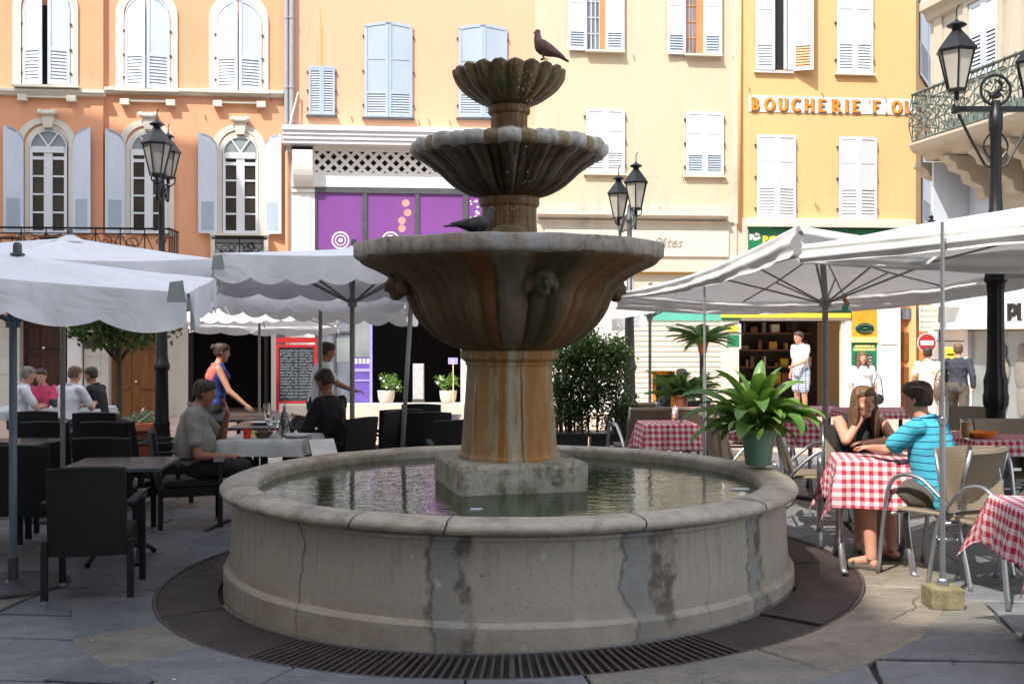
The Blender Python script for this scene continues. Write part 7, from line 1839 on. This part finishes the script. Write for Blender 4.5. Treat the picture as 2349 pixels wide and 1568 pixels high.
# ================================================================ right terrace: tan chairs, gingham tables
def mk_tan_chair():
    """woven seat and back on bent aluminium tube, arms in one loop with the legs; faces +y"""
    t = thing('woven_chair', 'x', 'chair'); W, D = .54, .48
    mb = MB(); mb.box(-W/2+.04, W/2-.04, -D/2+.02, D/2-.01, .425, .45); mb.build('seat', M('wicker_tan'), t, bevel=.012)
    rs = []
    for i in range(9):
        u = i/8; x = -W/2+.045+(W-.09)*u; b = -.045*math.sin(PI*u)
        rs.append([(x, -D/2+b+.03, .47), (x, -D/2+b-.06, .80), (x, -D/2+b-.085, .835), (x, -D/2+b-.075, .86), (x, -D/2+b-.05, .86), (x, -D/2+b-.035, .80), (x, -D/2+b+.05, .47)])
    mb = MB(); mb.rings(rs); mb.build('backrest', M('wicker_tan'), t, smooth=True, angle=40)
    for sx in (-1, 1):
        x = sx*W/2; mb = MB(); pts = [(x, D/2+.07, .0), (x, D/2+.02, .42), (x, D/2-.02, .60), (x, D/2-.10, .665), (x, D/2-.20, .665), (x, -.05, .62), (x, -D/2+.02, .45), (x, -D/2-.05, .2), (x, -D/2-.09, 0)]
        sm = [pts[0]]
        for i in range(len(pts)-1):
            p0, p1, p2, p3 = [Vector(pts[max(0, min(len(pts)-1, i+k))]) for k in (-1, 0, 1, 2)]
            for q in range(1, 6): u = q/5; sm.append(.5*((2*p1)+(-p0+p2)*u+(2*p0-5*p1+4*p2-p3)*u*u+(-p0+3*p1-3*p2+p3)*u**3))
        mb.path(sm, .0135, 10, flat=(1.35, 1)); mb.build('arm_and_legs', M('steel'), t, smooth=True)
        mb = MB(); mb.path([(x*.9, -D/2+.03, .41), (x*.88, -D/2-.03, .70), (x*.86, -D/2-.07, .86)], .012, 8); mb.build('back_post', M('steel'), t, smooth=True)
    mb = MB(); 
    for y in (D/2-.03, -D/2+.04): mb.path([(-W/2, y, .405), (W/2, y, .405)], .0115, 8)
    mb.path([(-W/2, -D/2-.0, .30), (W/2, -D/2-.0, .30)], .011, 8); mb.build('crossbar', M('steel'), t, smooth=True)
    return t
TC = mk_tan_chair(); usedt = []
def tchair(px, Y, rz, label, x=None):
    x = (px-CX)/F*Y if x is None else x; o = TC if not usedt else dup(TC); usedt.append(1)
    return place(o, (x, Y, g(x, Y)), rz, label, 'woven chairs of the right terrace')
tchair(2165, 6.85, R(38), 'woven chair in which the man in the striped shirt sits')
tchair(1965, 8.0, R(165), 'woven chair of the woman with long hair')
tchair(1872, 8.6, R(-100), 'empty woven chair between the potted plant and the couple')
tchair(2300, 6.35, R(-160), 'woven chair pushed in behind the gingham table at the right edge', )
tchair(2345, 8.2, R(-170), 'grey backed chair seen above the table at the right edge')
tchair(2230, 9.6, R(150), 'dark framed chair behind the man in the striped shirt')
tchair(1468, 11.2, R(15), 'woven chair below the hedge seen from behind')
tchair(1450, 12.9, R(5), 'woven chair behind the first one below the hedge')
tchair(1595, 11.0, R(0), 'dark chair right of the small gingham cloth')
tchair(1668, 11.4, R(-20), 'woven chair behind the left side of the green pot')
tchair(1700, 9.7, R(-75), 'chair with white legs directly left of the green pot')
def mk_metal_table(label, sz=.68):
    t = thing('cafe_table', label, 'table', (0,0,0), 0, 'cafe tables of the right terrace'); h = .74; mb = MB(); mb.box(-sz/2, sz/2, -sz/2, sz/2, h-.025, h); mb.build('tabletop', M('table_dark'), t, bevel=.004)
    for sx in (-1, 1):
        mb = MB(); x = sx*.22
        mb.path([(x, 0, h-.04), (x, 0, .30), (x, -.10, .16), (x, -.27, .025), (x, -.36, .018)], .016, 10, flat=(1.4, 1)); mb.path([(x, 0, .32), (x, .10, .16), (x, .27, .025), (x, .36, .018)], .016, 10, flat=(1.4, 1)); mb.build('leg', M('steel'), t, smooth=True)
    return t
def gtable(px, Y, rz, label, clabel, size=1.12, seed=1, x=None, rot=0.0, cl=True, sz=.68):
    x = (px-CX)/F*Y if x is None else x; t = mk_metal_table(label, sz); t.location = (x, Y, g(x, Y)); t.rotation_euler = (0, 0, rz)
    if cl: cloth('gingham_cloth', clabel, 'tablecloth', (x, Y, g(x, Y)+.743), rz, sz/2+.003, size, 'gingham', seed, 'red and white gingham tablecloths', rot)
    return t
gtable(2002, 7.2, R(-12), 'cafe table between the couple', 'gingham cloth on the couple\'s table with long hanging corners', 1.14, 2, sz=.50)
gtable(0, 5.05, R(-8), 'cafe table cut by the right edge in the foreground', 'gingham cloth on the foreground table at the right edge', 1.24, 5, x=2.80, sz=.72)
gtable(2290, 8.4, R(6), 'cafe table behind the man in the striped shirt', 'gingham cloth behind the man in the striped shirt', 1.10, 3, sz=.85)
gtable(1530, 10.3, R(3), 'cafe table in front of the hedge and blackboard', 'small bright gingham cloth just above the basin rim behind the fountain', 1.0, 7, sz=.5)
gtable(1680, 10.9, R(10), 'cafe table behind the left side of the green pot', 'gingham cloth in the shade left of the green pot', 1.1, 6, sz=.6)
gtable(1806, 10.3, R(-10), 'cafe table behind the right side of the green pot', 'gingham cloth in the sun right of the green pot', 1.1, 8, sz=.6)
gtable(1860, 12.6, R(0), 'cafe table in front of the green shop', 'dark red gingham cloth in front of the green and yellow shop', .95, 9, sz=.8)
gtable(1600, 13.2, R(0), 'cafe table in front of the low palm', 'gingham cloth in front of the low palm', .95, 10, sz=.8)
gtable(2020, 11.5, R(0), 'cafe table behind the woman with long hair', 'gingham cloth behind the woman with long hair', .95, 11, sz=.8)
zt = g(3.6, 8.1)+.748
ware('beer_glass', 'tall glass of amber beer behind the man in the striped shirt', 'glass', glassp(.04, .15), 'clear_glass', 2215, 8.1, zt, content=('beer', [(.001, .01), (.029, .01), (.036, .13), (.001, .13)], 'orange_drink'))
ware('bread_basket', 'orange oval basket beside the beer glass', 'basket', bowlp(.13, .05), 'sign_letter', 2248, 8.15, zt)

# small litter on the paving
rnd = random.Random(31); mb = MB()
for q in range(70):
    x, y = rnd.uniform(-4, 4.5), rnd.uniform(4.2, 9)
    if (Vector((x, y))-Vector(FC[:2])).length < 2.4: continue
    z = g(x, y)+.012; a = rnd.uniform(0, 6.28); s_ = rnd.uniform(.006, .022)
    mb.add([(x, y, z), (x+s_*math.cos(a), y+s_*math.sin(a), z+.004), (x+s_*.6*math.cos(a+1.3), y+s_*.6*math.sin(a+1.3), z+.008), (x-s_*.3, y, z+.004)], [(0,1,2),(0,2,3)])
tag(mb.build('paving_litter', M('paper')), 'scattered crumbs and bits of paper on the paving', 'litter', kind='stuff')
for px, py, r_, lab in ((1092, 1168, .028, 'small white paper floating on the basin water near the block'), (1697, 1122, .05, 'flat pale card floating at the right side of the basin water')):
    p = P(px, py, (CH-.593)*F/(py-HY)); mb = MB(); mb.prism([(-r_*1.3, -r_), (r_*1.2, -r_*.8), (r_*1.4, r_), (-r_*1.1, r_*.9)], 0, .004, 'z'); o_ = mb.build('floating_paper', M('soap')); o_.location = (p.x, p.y, .5935); tag(o_, lab, 'paper')
def mk_cb():
    k = N('coral_blue'); y = k.n('ShaderNodeSeparateXYZ', {'Vector': k.co()}).outputs[1]; z = k.n('ShaderNodeSeparateXYZ', {'Vector': k.co()}).outputs[2]
    f = k.math('SUBTRACT', k.math('ADD', y, .05), k.math('MULTIPLY', k.math('SUBTRACT', z, 1.25), .5))
    k.bsdf(k.ramp(f, [(.02, (.72,.12,.08)), (.06, (.02,.04,.20))]), .8); MATS['coral_blue'] = k.m
mk_cb()
# ================================================================ people
def V(*a): return Vector(a)
def stand_pose(h=1.68, arms=None, legs=None, lean=0.0):
    k = h/1.70
    J = dict(pel=V(0,0,.93), wai=V(0,.01,1.08), che=V(0,.0,1.29), nek=V(0,-.01,1.45), hed=V(0,.025,1.60))
    for s_, n in ((-1, 'L'), (1, 'R')):
        J['sh'+n] = V(s_*.175,-.01,1.395); J['el'+n] = V(s_*.215,-.03,1.12); J['wr'+n] = V(s_*.225,.06,.89); J['hp'+n] = V(s_*.09,0,.90); J['kn'+n] = V(s_*.10,.02,.49); J['an'+n] = V(s_*.10,-.02,.085); J['to'+n] = V(s_*.115,.14,.03)
    for d in (arms or {}), (legs or {}):
        for kk, v in d.items(): J[kk] = V(*v)
    if lean:
        for kk in ('wai','che','nek','hed','shL','shR','elL','elR','wrL','wrR'):
            v = J[kk]; dz = v.z-.93; J[kk] = V(v.x, v.y+math.sin(lean)*dz, .93+(v.z-.93)*math.cos(lean))
    return {a: b*k for a, b in J.items()}
def sit_pose(seat=.47, arms=None, legs=None, lean=0.0, k=1.0):
    z0 = seat+.10
    J = dict(pel=V(0,-.02,z0), wai=V(0,-.02,z0+.16), che=V(0,-.02,z0+.37), nek=V(0,-.01,z0+.53), hed=V(0,.02,z0+.68))
    for s_, n in ((-1, 'L'), (1, 'R')):
        J['sh'+n] = V(s_*.175,-.02,z0+.475); J['el'+n] = V(s_*.24,.05,z0+.22); J['wr'+n] = V(s_*.17,.26,z0+.15); J['hp'+n] = V(s_*.09,.0,z0-.01); J['kn'+n] = V(s_*.12,.43,z0-.0); J['an'+n] = V(s_*.12,.42,.085); J['to'+n] = V(s_*.13,.58,.03)
    for d in (arms or {}), (legs or {}):
        for kk, v in d.items(): J[kk] = V(*v)
    if lean:
        for kk in ('wai','che','nek','hed','shL','shR'):
            v = J[kk]; dz = v.z-z0; J[kk] = V(v.x, v.y+math.sin(lean)*dz, z0+dz*math.cos(lean))
    return {a: b*k for a, b in J.items()}
def torso(mb, J, grow=0.0, z_from=None, bust=0.0, belly=0.0):
    """lofted trunk from hips to neck base"""
    secs = [('hp', J['pel']-V(0,0,.10), .150, .115), ('pel', J['pel'], .165, .120), ('wai', J['wai'], .140+belly*.15, .105+belly*.15), ('mid', (J['wai']+J['che'])/2, .148+belly*.1, .112+belly*.12), ('che', J['che'], .165, .114+bust*.05), ('sh', J['che'].lerp(J['nek'], .55), .165, .095), ('tr', J['nek']-V(0,0,.035), .105, .070), ('nk', J['nek']+V(0,0,.01), .060, .058)]
    rs = []
    right = (J['shR']-J['shL']).normalized() if (J['shR']-J['shL']).length > .01 else V(1,0,0)
    for i, (n, c, a, b) in enumerate(secs):
        nx = secs[min(i+1, len(secs)-1)][1]-secs[max(i-1, 0)][1]; up = nx.normalized(); r_ = right if i > 3 else V(1,0,0).lerp(right, i/4).normalized(); f_ = up.cross(r_).normalized()
        if n == 'che' and bust: pass
        rs.append([c+r_*(a+grow)*math.cos(2*PI*q/20)+f_*(b+grow)*math.sin(2*PI*q/20)*(1+(bust*.7 if (n in ('che',) and math.sin(2*PI*q/20) > 0) else 0)+(belly*.9 if (n in ('wai','mid') and math.sin(2*PI*q/20) > 0) else 0)) for q in range(20)])
    mb.rings(rs)
def hand(mb, wr, d, nrm, s_=1.0, side=1, curl=.5, k=.9):
    """palm with five bent fingers; d direction of fingers, nrm palm normal"""
    d = d.normalized(); nrm = (nrm-d*nrm.dot(d)).normalized(); sd = d.cross(nrm).normalized()*side
    pc = wr+d*.05*k; Mx = Matrix((sd, d, nrm)).transposed()
    mb.ball(pc, (.040*k, .052*k, .017*k), 12, 8, Mx); mb.capsule(wr-d*.01, wr+d*.03*k, .024*k, .024*k)
    for i, (o, L) in enumerate(((-.030, .062), (-.010, .074), (.010, .070), (.029, .055))):
        b = pc+sd*o*k+d*.040*k; c1 = curl*(.8+.12*i); d1 = (d*math.cos(c1*.5)+nrm*math.sin(c1*.5)); d2 = (d*math.cos(c1*1.4)+nrm*math.sin(c1*1.4)); d3 = (d*math.cos(c1*2.2)+nrm*math.sin(c1*2.2))
        p1 = b+d1*L*.45*k; p2 = p1+d2*L*.33*k; p3 = p2+d3*L*.25*k
        mb.capsule(b, p1, .0093*k, .0088*k, 8); mb.capsule(p1, p2, .0088*k, .0080*k, 8); mb.capsule(p2, p3, .0080*k, .0068*k, 8)
    tb = pc-sd*.034*k-d*.018*k; t1 = tb+(-sd*.62+d*.6+nrm*.35).normalized()*.035*k; t2 = t1+(-sd*.25+d*.85+nrm*.5).normalized()*.030*k
    mb.capsule(tb, t1, .0125*k, .0105*k, 8); mb.capsule(t1, t2, .0105*k, .0085*k, 8)
def head(mb, c, yaw, pitch, k=1.0, roll=0.0):
    Mx = Matrix.Rotation(yaw, 3, 'Z') @ Matrix.Rotation(pitch, 3, 'X') @ Matrix.Rotation(roll, 3, 'Y')
    rs = []
    for z, w_, f_, b_ in ((-.118,.022,.060,-.02),(-.108,.036,.078,.0),(-.090,.047,.084,.030),(-.060,.060,.086,.062),(-.030,.067,.088,.082),(.0,.071,.088,.092),(.030,.074,.090,.097),(.060,.073,.086,.096),(.085,.063,.070,.085),(.103,.043,.045,.058),(.112,.018,.016,.025)):
        row = []
        for q in range(20):
            a = 2*PI*q/20; s_ = math.sin(a); row.append(c+Mx @ V(w_*math.cos(a), (f_ if s_ > 0 else b_)*s_*(abs(s_)**.0)*1.0, z)*k)
        rs.append(row)
    mb.rings(rs)
    T = lambda x, y, z: c+Mx @ V(x, y, z)*k
    mb.capsule(T(0,.086,.022), T(0,.104,-.012), .009*k, .013*k, 8); mb.ball(T(0,.098,-.020), (.014*k,.012*k,.009*k), 8, 6)
    mb.ball(T(0,.080,-.058), (.026*k,.014*k,.013*k), 10, 6); mb.ball(T(0,.072,-.098), (.024*k,.018*k,.018*k), 10, 6)
    mb.ball(T(0,.078,.035), (.052*k,.014*k,.010*k), 10, 6)
    for s_ in (-1, 1): mb.ball(T(s_*.076,-.008,-.004), (.009*k,.020*k,.031*k), 8, 6); mb.ball(T(s_*.040,.060,-.030), (.022*k,.020*k,.022*k), 8, 6)
    return T
def limb(mb, a, b, c, r0, r1, r2, g_=0.0, r1b=None):
    mb.capsule(a, b, r0+g_, r1+g_, 12); mb.capsule(b, c, (r1b or r1)+g_, r2+g_, 12)
def hair_cap(T, k, style, mb):
    """hair as one thick shell; style short / long / bun"""
    rs = []
    for z, w_, f_, b_ in ((.122,.020,.020,.030),(.116,.046,.048,.064),(.100,.068,.074,.092),(.075,.081,.090,.106),(.045,.083,.078,.109),(.015,.081,.030,.108),(-.020,.079,.0,.102),(-.050,.072,-.02,.088)):
        rs.append([T(w_*math.cos(2*PI*q/20), (f_ if math.sin(2*PI*q/20) > 0 else b_)*math.sin(2*PI*q/20), z+(.004*math.sin(q*3.1))) for q in range(20)])
    mb.rings(rs)
    if style == 'long':
        for q in range(13):
            a = PI+PI*q/12; x, y = .078*math.cos(a), .092*math.sin(a)
            mb.capsule(T(x*.9, y*.8, .05), T(x*1.05, y*.95, -.10), .022, .026, 8); mb.capsule(T(x*1.05, y*.95, -.10), T(x*1.25, y*.9+.01, -.29+.03*math.sin(q*2)), .028, .010, 8)
        for s_ in (-1, 1): mb.capsule(T(s_*.070, .03, .06), T(s_*.082, .035, -.08), .016, .022, 8); mb.capsule(T(s_*.082, .035, -.08), T(s_*.10, .05, -.30), .024, .010, 8)
    if style == 'bun': mb.ball(T(0,-.115,.05), .038, 10, 8)
def person(label, loc, rz, J, skin='skin', hair='hair_brown', hstyle='short', top=('fabric_white', 'short'), bottom=('fabric_navy', 'long'), shoe='leather_black', yaw=0, pitch=0, group=None, vox=.011, female=False, belly=0.0, hands=None, roll=0.0, shoe_open=False, k=1.0, extra=None):
    t = thing('person', label, 'person', loc, rz, group)
    bust = .25 if female else 0.0; w_ = .93 if female else 1.0
    hands = hands or {}
    mb = MB(); torso(mb, J, 0, None, bust, belly)
    mb.capsule(J['nek']-V(0,0,.02), J['hed']-V(0,.012,.07), .056*w_, .052*w_, 12)
    T = head(mb, J['hed'], yaw, pitch, .98*k*(.97 if female else 1), roll)
    for n in 'LR':
        s_ = -1 if n == 'L' else 1
        limb(mb, J['sh'+n], J['el'+n], J['wr'+n], .052*w_, .040*w_, .026*w_, 0, .041*w_)
        limb(mb, J['hp'+n], J['kn'+n], J['an'+n], .088, .058, .038, 0, .058); mb.capsule(J['kn'+n].lerp(J['an'+n], .12), J['kn'+n].lerp(J['an'+n], .42), .052, .052, 12)
        mb.capsule(J['an'+n]-V(0,0,.02), J['to'+n], .036, .026, 10); mb.ball(J['an'+n]+V(0,-.02,-.045), (.032,.036,.035), 10, 6)
        d, nr = hands.get(n, ((J['wr'+n]-J['el'+n]), V(-s_*1.0, .3, 0))) if n in hands else ((J['wr'+n]-J['el'+n]), V(-s_*1.0, .3, .0))
        hand(mb, J['wr'+n], V(*d), V(*nr), 1, s_, .5, .92*w_)
    mb.build('body', M(skin), t, remesh=vox)
    hb = MB(); hair_cap(T, 1, hstyle, hb); hb.build('hair', M(hair), t, remesh=max(vox*.8, .007), crease=(.006, 42, .22))
    for s_ in (-1, 1): e = MB(); e.ball(T(s_*.031,.0835,.010), (.009,.004,.0045), 10, 6); e.build('eye', M('eye_dark'), t)
    e = MB(); e.ball(T(0,.094,-.058), (.020,.004,.004), 10, 6); e.build('mouth', M('lip'), t)
    # top
    g1 = .012; mb = MB(); torso(mb, J, g1, None, bust, belly); kind = top[1]
    if kind != 'tank':
        for n in 'LR':
            if kind == 'long': limb(mb, J['sh'+n], J['el'+n], J['el'+n].lerp(J['wr'+n], .93), .052*w_, .040*w_, .029*w_, .013, .041*w_)
            else: e_ = J['sh'+n].lerp(J['el'+n], .70 if kind == 'short' else .9); mb.capsule(J['sh'+n], e_, .066*w_, .060*w_, 12)
    else:
        for n in 'LR': mb.capsule(J['sh'+n].lerp(J['nek'], .35)+V(0,0,-.01), J['sh'+n].lerp(J['che'], .5), .045, .05, 10)
    mb.build('dress' if bottom is None else 'shirt', M(top[0]), t, remesh=max(vox, .009), crease=(.009, 9, .8))
    if kind == 'short' and not female: 
        cb = MB(); cb.path([J['nek']+V(.066*math.cos(a_), .062*math.sin(a_)-.004, .012-.02*math.sin(a_)) for a_ in [2*PI*q/16 for q in range(16)]], .012, 6, close=True); cb.build('collar', M(top[0]), t, smooth=True)
    if bottom:
        mb = MB(); g2 = .016
        c0 = J['pel']; mb.rings([[c+V((a+g2)*math.cos(2*PI*q/18), (b+g2)*math.sin(2*PI*q/18), 0) for q in range(18)] for c, a, b in ((c0-V(0,0,.10), .14, .115), (c0, .165, .122), (c0.lerp(J['wai'], .55), .150, .110))])
        for n in 'LR':
            if bottom[1] == 'long': limb(mb, J['hp'+n], J['kn'+n], J['an'+n]+V(0,0,.03), .088, .060, .044, g2, .060)
            elif bottom[1] == 'shorts': mb.capsule(J['hp'+n], J['hp'+n].lerp(J['kn'+n], .82), .094+g2, .078+g2, 12)
            else: limb(mb, J['hp'+n], J['kn'+n], J['kn'+n].lerp(J['an'+n], .1), .1, .09, .085, g2)
        if bottom[1] == 'skirt': mb.capsule(J['hpL'].lerp(J['hpR'], .5), J['knL'].lerp(J['knR'], .5), .12, .12, 12)
        mb.build({'long': 'trousers', 'shorts': 'shorts', 'skirt': 'skirt'}[bottom[1]], M(bottom[0]), t, remesh=max(vox, .009), crease=(.009, 9, .7))
    for n in 'LR':
        a, b = J['an'+n], J['to'+n]; mb = MB(); f_ = (b-a); f_.z = 0; f_ = f_.normalized() if f_.length > .01 else V(0,1,0)
        if shoe_open:
            mb.capsule(V(a.x, a.y, .0)-f_*.05+V(0,0,a.z-.072), V(b.x, b.y, 0)+f_*.035+V(0,0,b.z-.022), .030, .034, 10); mb.path([b-f_*.03+V(-.04,0,0), b-f_*.03+V(0,0,.034), b-f_*.03+V(.04,0,0)], .010, 6); mb.path([a+V(-.042,0,-.02), a-f_*.045+V(0,0,-.01), a+V(.042,0,-.02), a+f_*.04+V(0,0,.0), a+V(-.042,0,-.02)], .010, 6)
            mb.build('sandal', M(shoe), t, remesh=.009)
        else:
            mb.capsule(a-f_*.04+V(0,0,-.035), b+f_*.02+V(0,0,.008), .044, .036, 12); mb.ball(a-f_*.03+V(0,0,-.03), (.042,.045,.045), 10, 6); mb.build('shoe', M(shoe), t, remesh=.011)
    return t
def at(px, Y): x = (px-CX)/F*Y; return (x, Y, g(x, Y))
# --- couple at the gingham table
J = sit_pose(.47, arms=dict(elR=(.20,.34,.89), wrR=(.05,.26,1.06), elL=(-.20,.33,.89), wrL=(.06,.42,.88)), lean=.28, k=.90)
J['hed'] = J['hed']+V(.02,.04,-.02); J['knL'] = V(-.10,.40,.50); J['anL'] = V(-.06,.32,.085); J['toL'] = V(-.05,.46,.03)
person('woman with long brown hair in a black top resting her chin at the gingham table', at(1962, 7.98), R(182), J, 'skin', 'hair_light', 'long', ('fabric_black', 'tank'), ('fabric_black', 'skirt'), 'leather_black', yaw=.15, pitch=-.05, vox=.008, female=True, hands={'R': ((-.25,.10,.95), (0,1,.1)), 'L': ((1,.1,0), (0,0,-1))}, shoe_open=True)
J = sit_pose(.49, arms=dict(elL=(-.24,.26,.89), wrL=(-.10,.46,.88), elR=(.25,.16,.86), wrR=(.12,.38,.88)), lean=.20, k=.91)
J['knR'] = V(.12,.42,.55); J['anR'] = V(.16,.40,.085); J['toR'] = V(.16,.55,.03); J['knL'] = V(-.14,.42,.54); J['anL'] = V(-.20,.36,.085); J['toL'] = V(-.21,.50,.03)
person('man in a turquoise striped polo shirt and shorts sitting with his back half turned', at(2150, 6.9), R(42), J, 'skin', 'hair_brown', 'short', ('polo_stripes', 'short'), ('fabric_brown', 'shorts'), 'fabric_brown', yaw=.1, pitch=-.12, vox=.008, belly=.12, hands={'L': ((.2,1,0), (0,0,-1)), 'R': ((-.3,1,0), (0,0,-1))}, shoe_open=True)
# --- man in grey at the left
J = sit_pose(.44, arms=dict(elR=(.26,.06,.66), wrR=(.10,.30,.63), elL=(-.22,.22,.76), wrL=(-.03,.28,1.0)), lean=.04)
J['hed'] += V(0,.04,-.03)
person('man in a grey t-shirt seated in profile beside the white covered table', at(446, 9.32), R(-80), J, 'skin_tan', 'hair_brown', 'short', ('fabric_grey', 'short'), ('fabric_black', 'long'), 'shoe_white', pitch=-.25, vox=.009, belly=.28, hands={'L': ((.1,-.1,1), (0,-1,0)), 'R': ((-.4,1,0), (0,0,-1))})
J = sit_pose(.44, arms=dict(elR=(.24,.14,.74), wrR=(.10,.38,.82), elL=(-.24,.14,.74), wrL=(-.10,.38,.82)), lean=.10)
person('person dressed in black bent over the menu, seated left of the fountain', at(762, 10.35), R(62), J, 'skin_tan', 'hair_brown', 'short', ('fabric_black', 'long'), ('fabric_black', 'long'), 'leather_black', pitch=-.5, vox=.011)
# --- standing people between the tables
J = stand_pose(1.62, arms=dict(elR=(.20,.20,1.18), wrR=(.14,.44,1.08)), lean=.16)
person('person in a white t-shirt standing before the red framed menu board', at(728, 13.2), R(-75), J, 'skin_tan', 'hair_brown', 'short', ('fabric_white', 'short'), ('fabric_black', 'long'), pitch=-.3, vox=.011, hands={'R': ((0,1,-.1), (0,0,-1))})
J = stand_pose(1.62, arms=dict(elR=(.25,.16,1.10), wrR=(.30,.38,.92), elL=(-.24,-.02,1.12), wrL=(-.2,.2,1.05)), lean=.12)
person('person in a coral and blue top leaning towards the bare grey table', at(490, 13.1), R(-70), J, 'skin', 'hair_brown', 'bun', ('coral_blue', 'tank'), ('fabric_black', 'long'), pitch=-.2, vox=.010, female=True)
mb = MB(); 
# --- group at the back left table
gt = 'people eating at the back left table'
for px, Y, rz, top, hr, lab in ((42, 15.0, -60, ('fabric_white', 'short'), 'hair_grey', 'person in a white shirt at the far left table, back to the blue pole'), (103, 16.2, 180, ('fabric_pink', 'short'), 'hair_brown', 'person in a pink shirt facing the viewer at the back left table'), (155, 14.6, -25, ('fabric_white', 'short'), 'hair_light', 'person in a white shirt right of the grey pole at the back left table'), (228, 15.4, 85, ('fabric_black', 'short'), 'hair_brown', 'person in black leaning on the table at its right end')):
    J = sit_pose(.46, arms=dict(elR=(.22,.22,.76), wrR=(.06,.42,.80), elL=(-.22,.22,.76), wrL=(-.06,.42,.80)), lean=.16)
    person(lab, at(px, Y), R(rz), J, 'skin_tan' if top[0] == 'fabric_black' else 'skin', hr, 'short', top, ('fabric_navy', 'long'), pitch=-.2, vox=.013, group=gt)
for px in (70, 150):
    p = at(px, 15.4); tb = mk_square_table('pale table of the people eating at the back left', 1.1, 'paint_white'); place(tb, p, R(3), 'pale table %s where people are eating' % ('at the left end of the back row' if px == 70 else 'next to the person in black,'), TG)
    cloth('tablecloth', 'white cloth on the back table near the %s' % ('left edge' if px == 70 else 'person in black'), 'tablecloth', (p[0], p[1], p[2]+.748), R(3), .555, 1.35, 'cloth_white', px, 'white cloths at the back left')
ware('bottle', 'pink bottle on the back left table', 'bottle', bottlep(.04, .24), 'fabric_pink', 107, 15.1, g(-6, 15)+.755)
ware('bread_basket', 'grey bread basket on the back left table', 'basket', bowlp(.14, .12), 'iron_grey', 133, 15.2, g(-6, 15)+.755)
# --- right background
J = sit_pose(.46, arms=dict(elR=(.22,.22,.76), wrR=(.06,.42,.80), elL=(-.22,.22,.76), wrL=(-.06,.42,.80)), lean=.1)
p = at(1572, 16.6); person('person in a pale shirt and dark vest seated behind the low palm', p, R(35), J, 'skin', 'hair_grey', 'short', ('soap', 'short'), ('fabric_navy', 'long'), pitch=-.1, vox=.013, roll=.0)
bchair(1572, 16.55, R(35), 'dark wicker chair of the person behind the low palm')
J = stand_pose(1.60, arms=dict(elL=(-.22,.10,1.13), wrL=(-.16,.32,1.05)), lean=.08)
person('person in a white t-shirt and checked shorts standing at the green shop', (P(1838, 800, 20).x, 20, P(1838, 955, 20).z), R(120), J, 'skin', 'hair_brown', 'short', ('fabric_white', 'short'), ('check_cloth', 'shorts'), pitch=-.1, vox=.012)
J = stand_pose(1.60, arms=dict(elR=(.24,.02,1.12), wrR=(.22,.18,.95), elL=(-.24,.0,1.12), wrL=(-.2,.16,.93)), legs=dict(knL=(-.1,.16,.50), anL=(-.1,.22,.085), toL=(-.1,.37,.03), knR=(.1,.0,.49), anR=(.1,-.18,.12), toR=(.1,-.06,.03)))
pw = (P(1978, 800, 19).x, 19, P(1978, 1012, 19).z); person('woman in a loose white blouse with a black bag walking towards the viewer', pw, R(176), J, 'skin', 'hair_light', 'long', ('fabric_white', 'half'), ('fabric_brown', 'long'), vox=.012, female=True)
def handbag(label, loc, mat, w_=.26, h=.22, strap=.45):
    t = thing('handbag', label, 'bag', loc); mb = MB(); mb.ball((0,0,0), (w_/2, .055, h/2), 16, 10); mb.build('pouch', M(mat), t, smooth=True); mb = MB(); mb.path([(-w_*.42, 0, h*.3), (-w_*.25, 0, h*.3+strap*.7), (0, 0, h*.3+strap), (w_*.25, 0, h*.3+strap*.7), (w_*.42, 0, h*.3)], .010, 6); mb.build('strap', M(mat), t, smooth=True)
handbag('black shoulder bag of the woman in the white blouse', (P(2012, 908, 18.9).x, 18.85, P(2012, 915, 18.9).z), 'leather_black', .22, .20, .4)
J = stand_pose(1.66, arms=dict(elR=(.25,-.05,1.13), wrR=(.24,.08,.93), elL=(-.25,.03,1.13), wrL=(-.26,.16,.95)), legs=dict(knL=(-.1,.20,.52), anL=(-.1,.26,.085), toL=(-.1,.41,.03), knR=(.1,-.02,.49), anR=(.1,-.26,.14), toR=(.1,-.14,.04)))
p = (P(2128, 800, 19.5).x, 19.5, P(2128, 1003, 19.5).z); person('person in cream clothes with a brown bag beside the one in dark blue', p, R(-30), J, 'skin', 'hair_brown', 'short', ('fabric_cream', 'short'), ('fabric_cream', 'long'), vox=.012)
handbag('brown shoulder bag hanging beside the person in cream', (P(2150, 905, 19.4).x, 19.3, P(2150, 897, 19.4).z), 'leather_brown', .24, .34, .3)
J = stand_pose(1.66, arms=dict(elR=(.25,-.12,1.13), wrR=(.26,-.10,.92), elL=(-.25,.1,1.13), wrL=(-.22,.26,1.02)), legs=dict(knL=(-.09,.22,.52), anL=(-.1,.16,.10), toL=(-.1,.31,.05), knR=(.1,-.05,.50), anR=(.1,-.32,.20), toR=(.1,-.24,.08)))
p = (P(2198, 800, 19.0).x, 19.0, P(2198, 1000, 19.0).z); person('person in a dark blue sweater and grey trousers striding past the white shop', p, R(-25), J, 'skin', 'hair_light', 'short', ('fabric_navy', 'long'), ('fabric_brown', 'long'), 'leather_black', vox=.012)
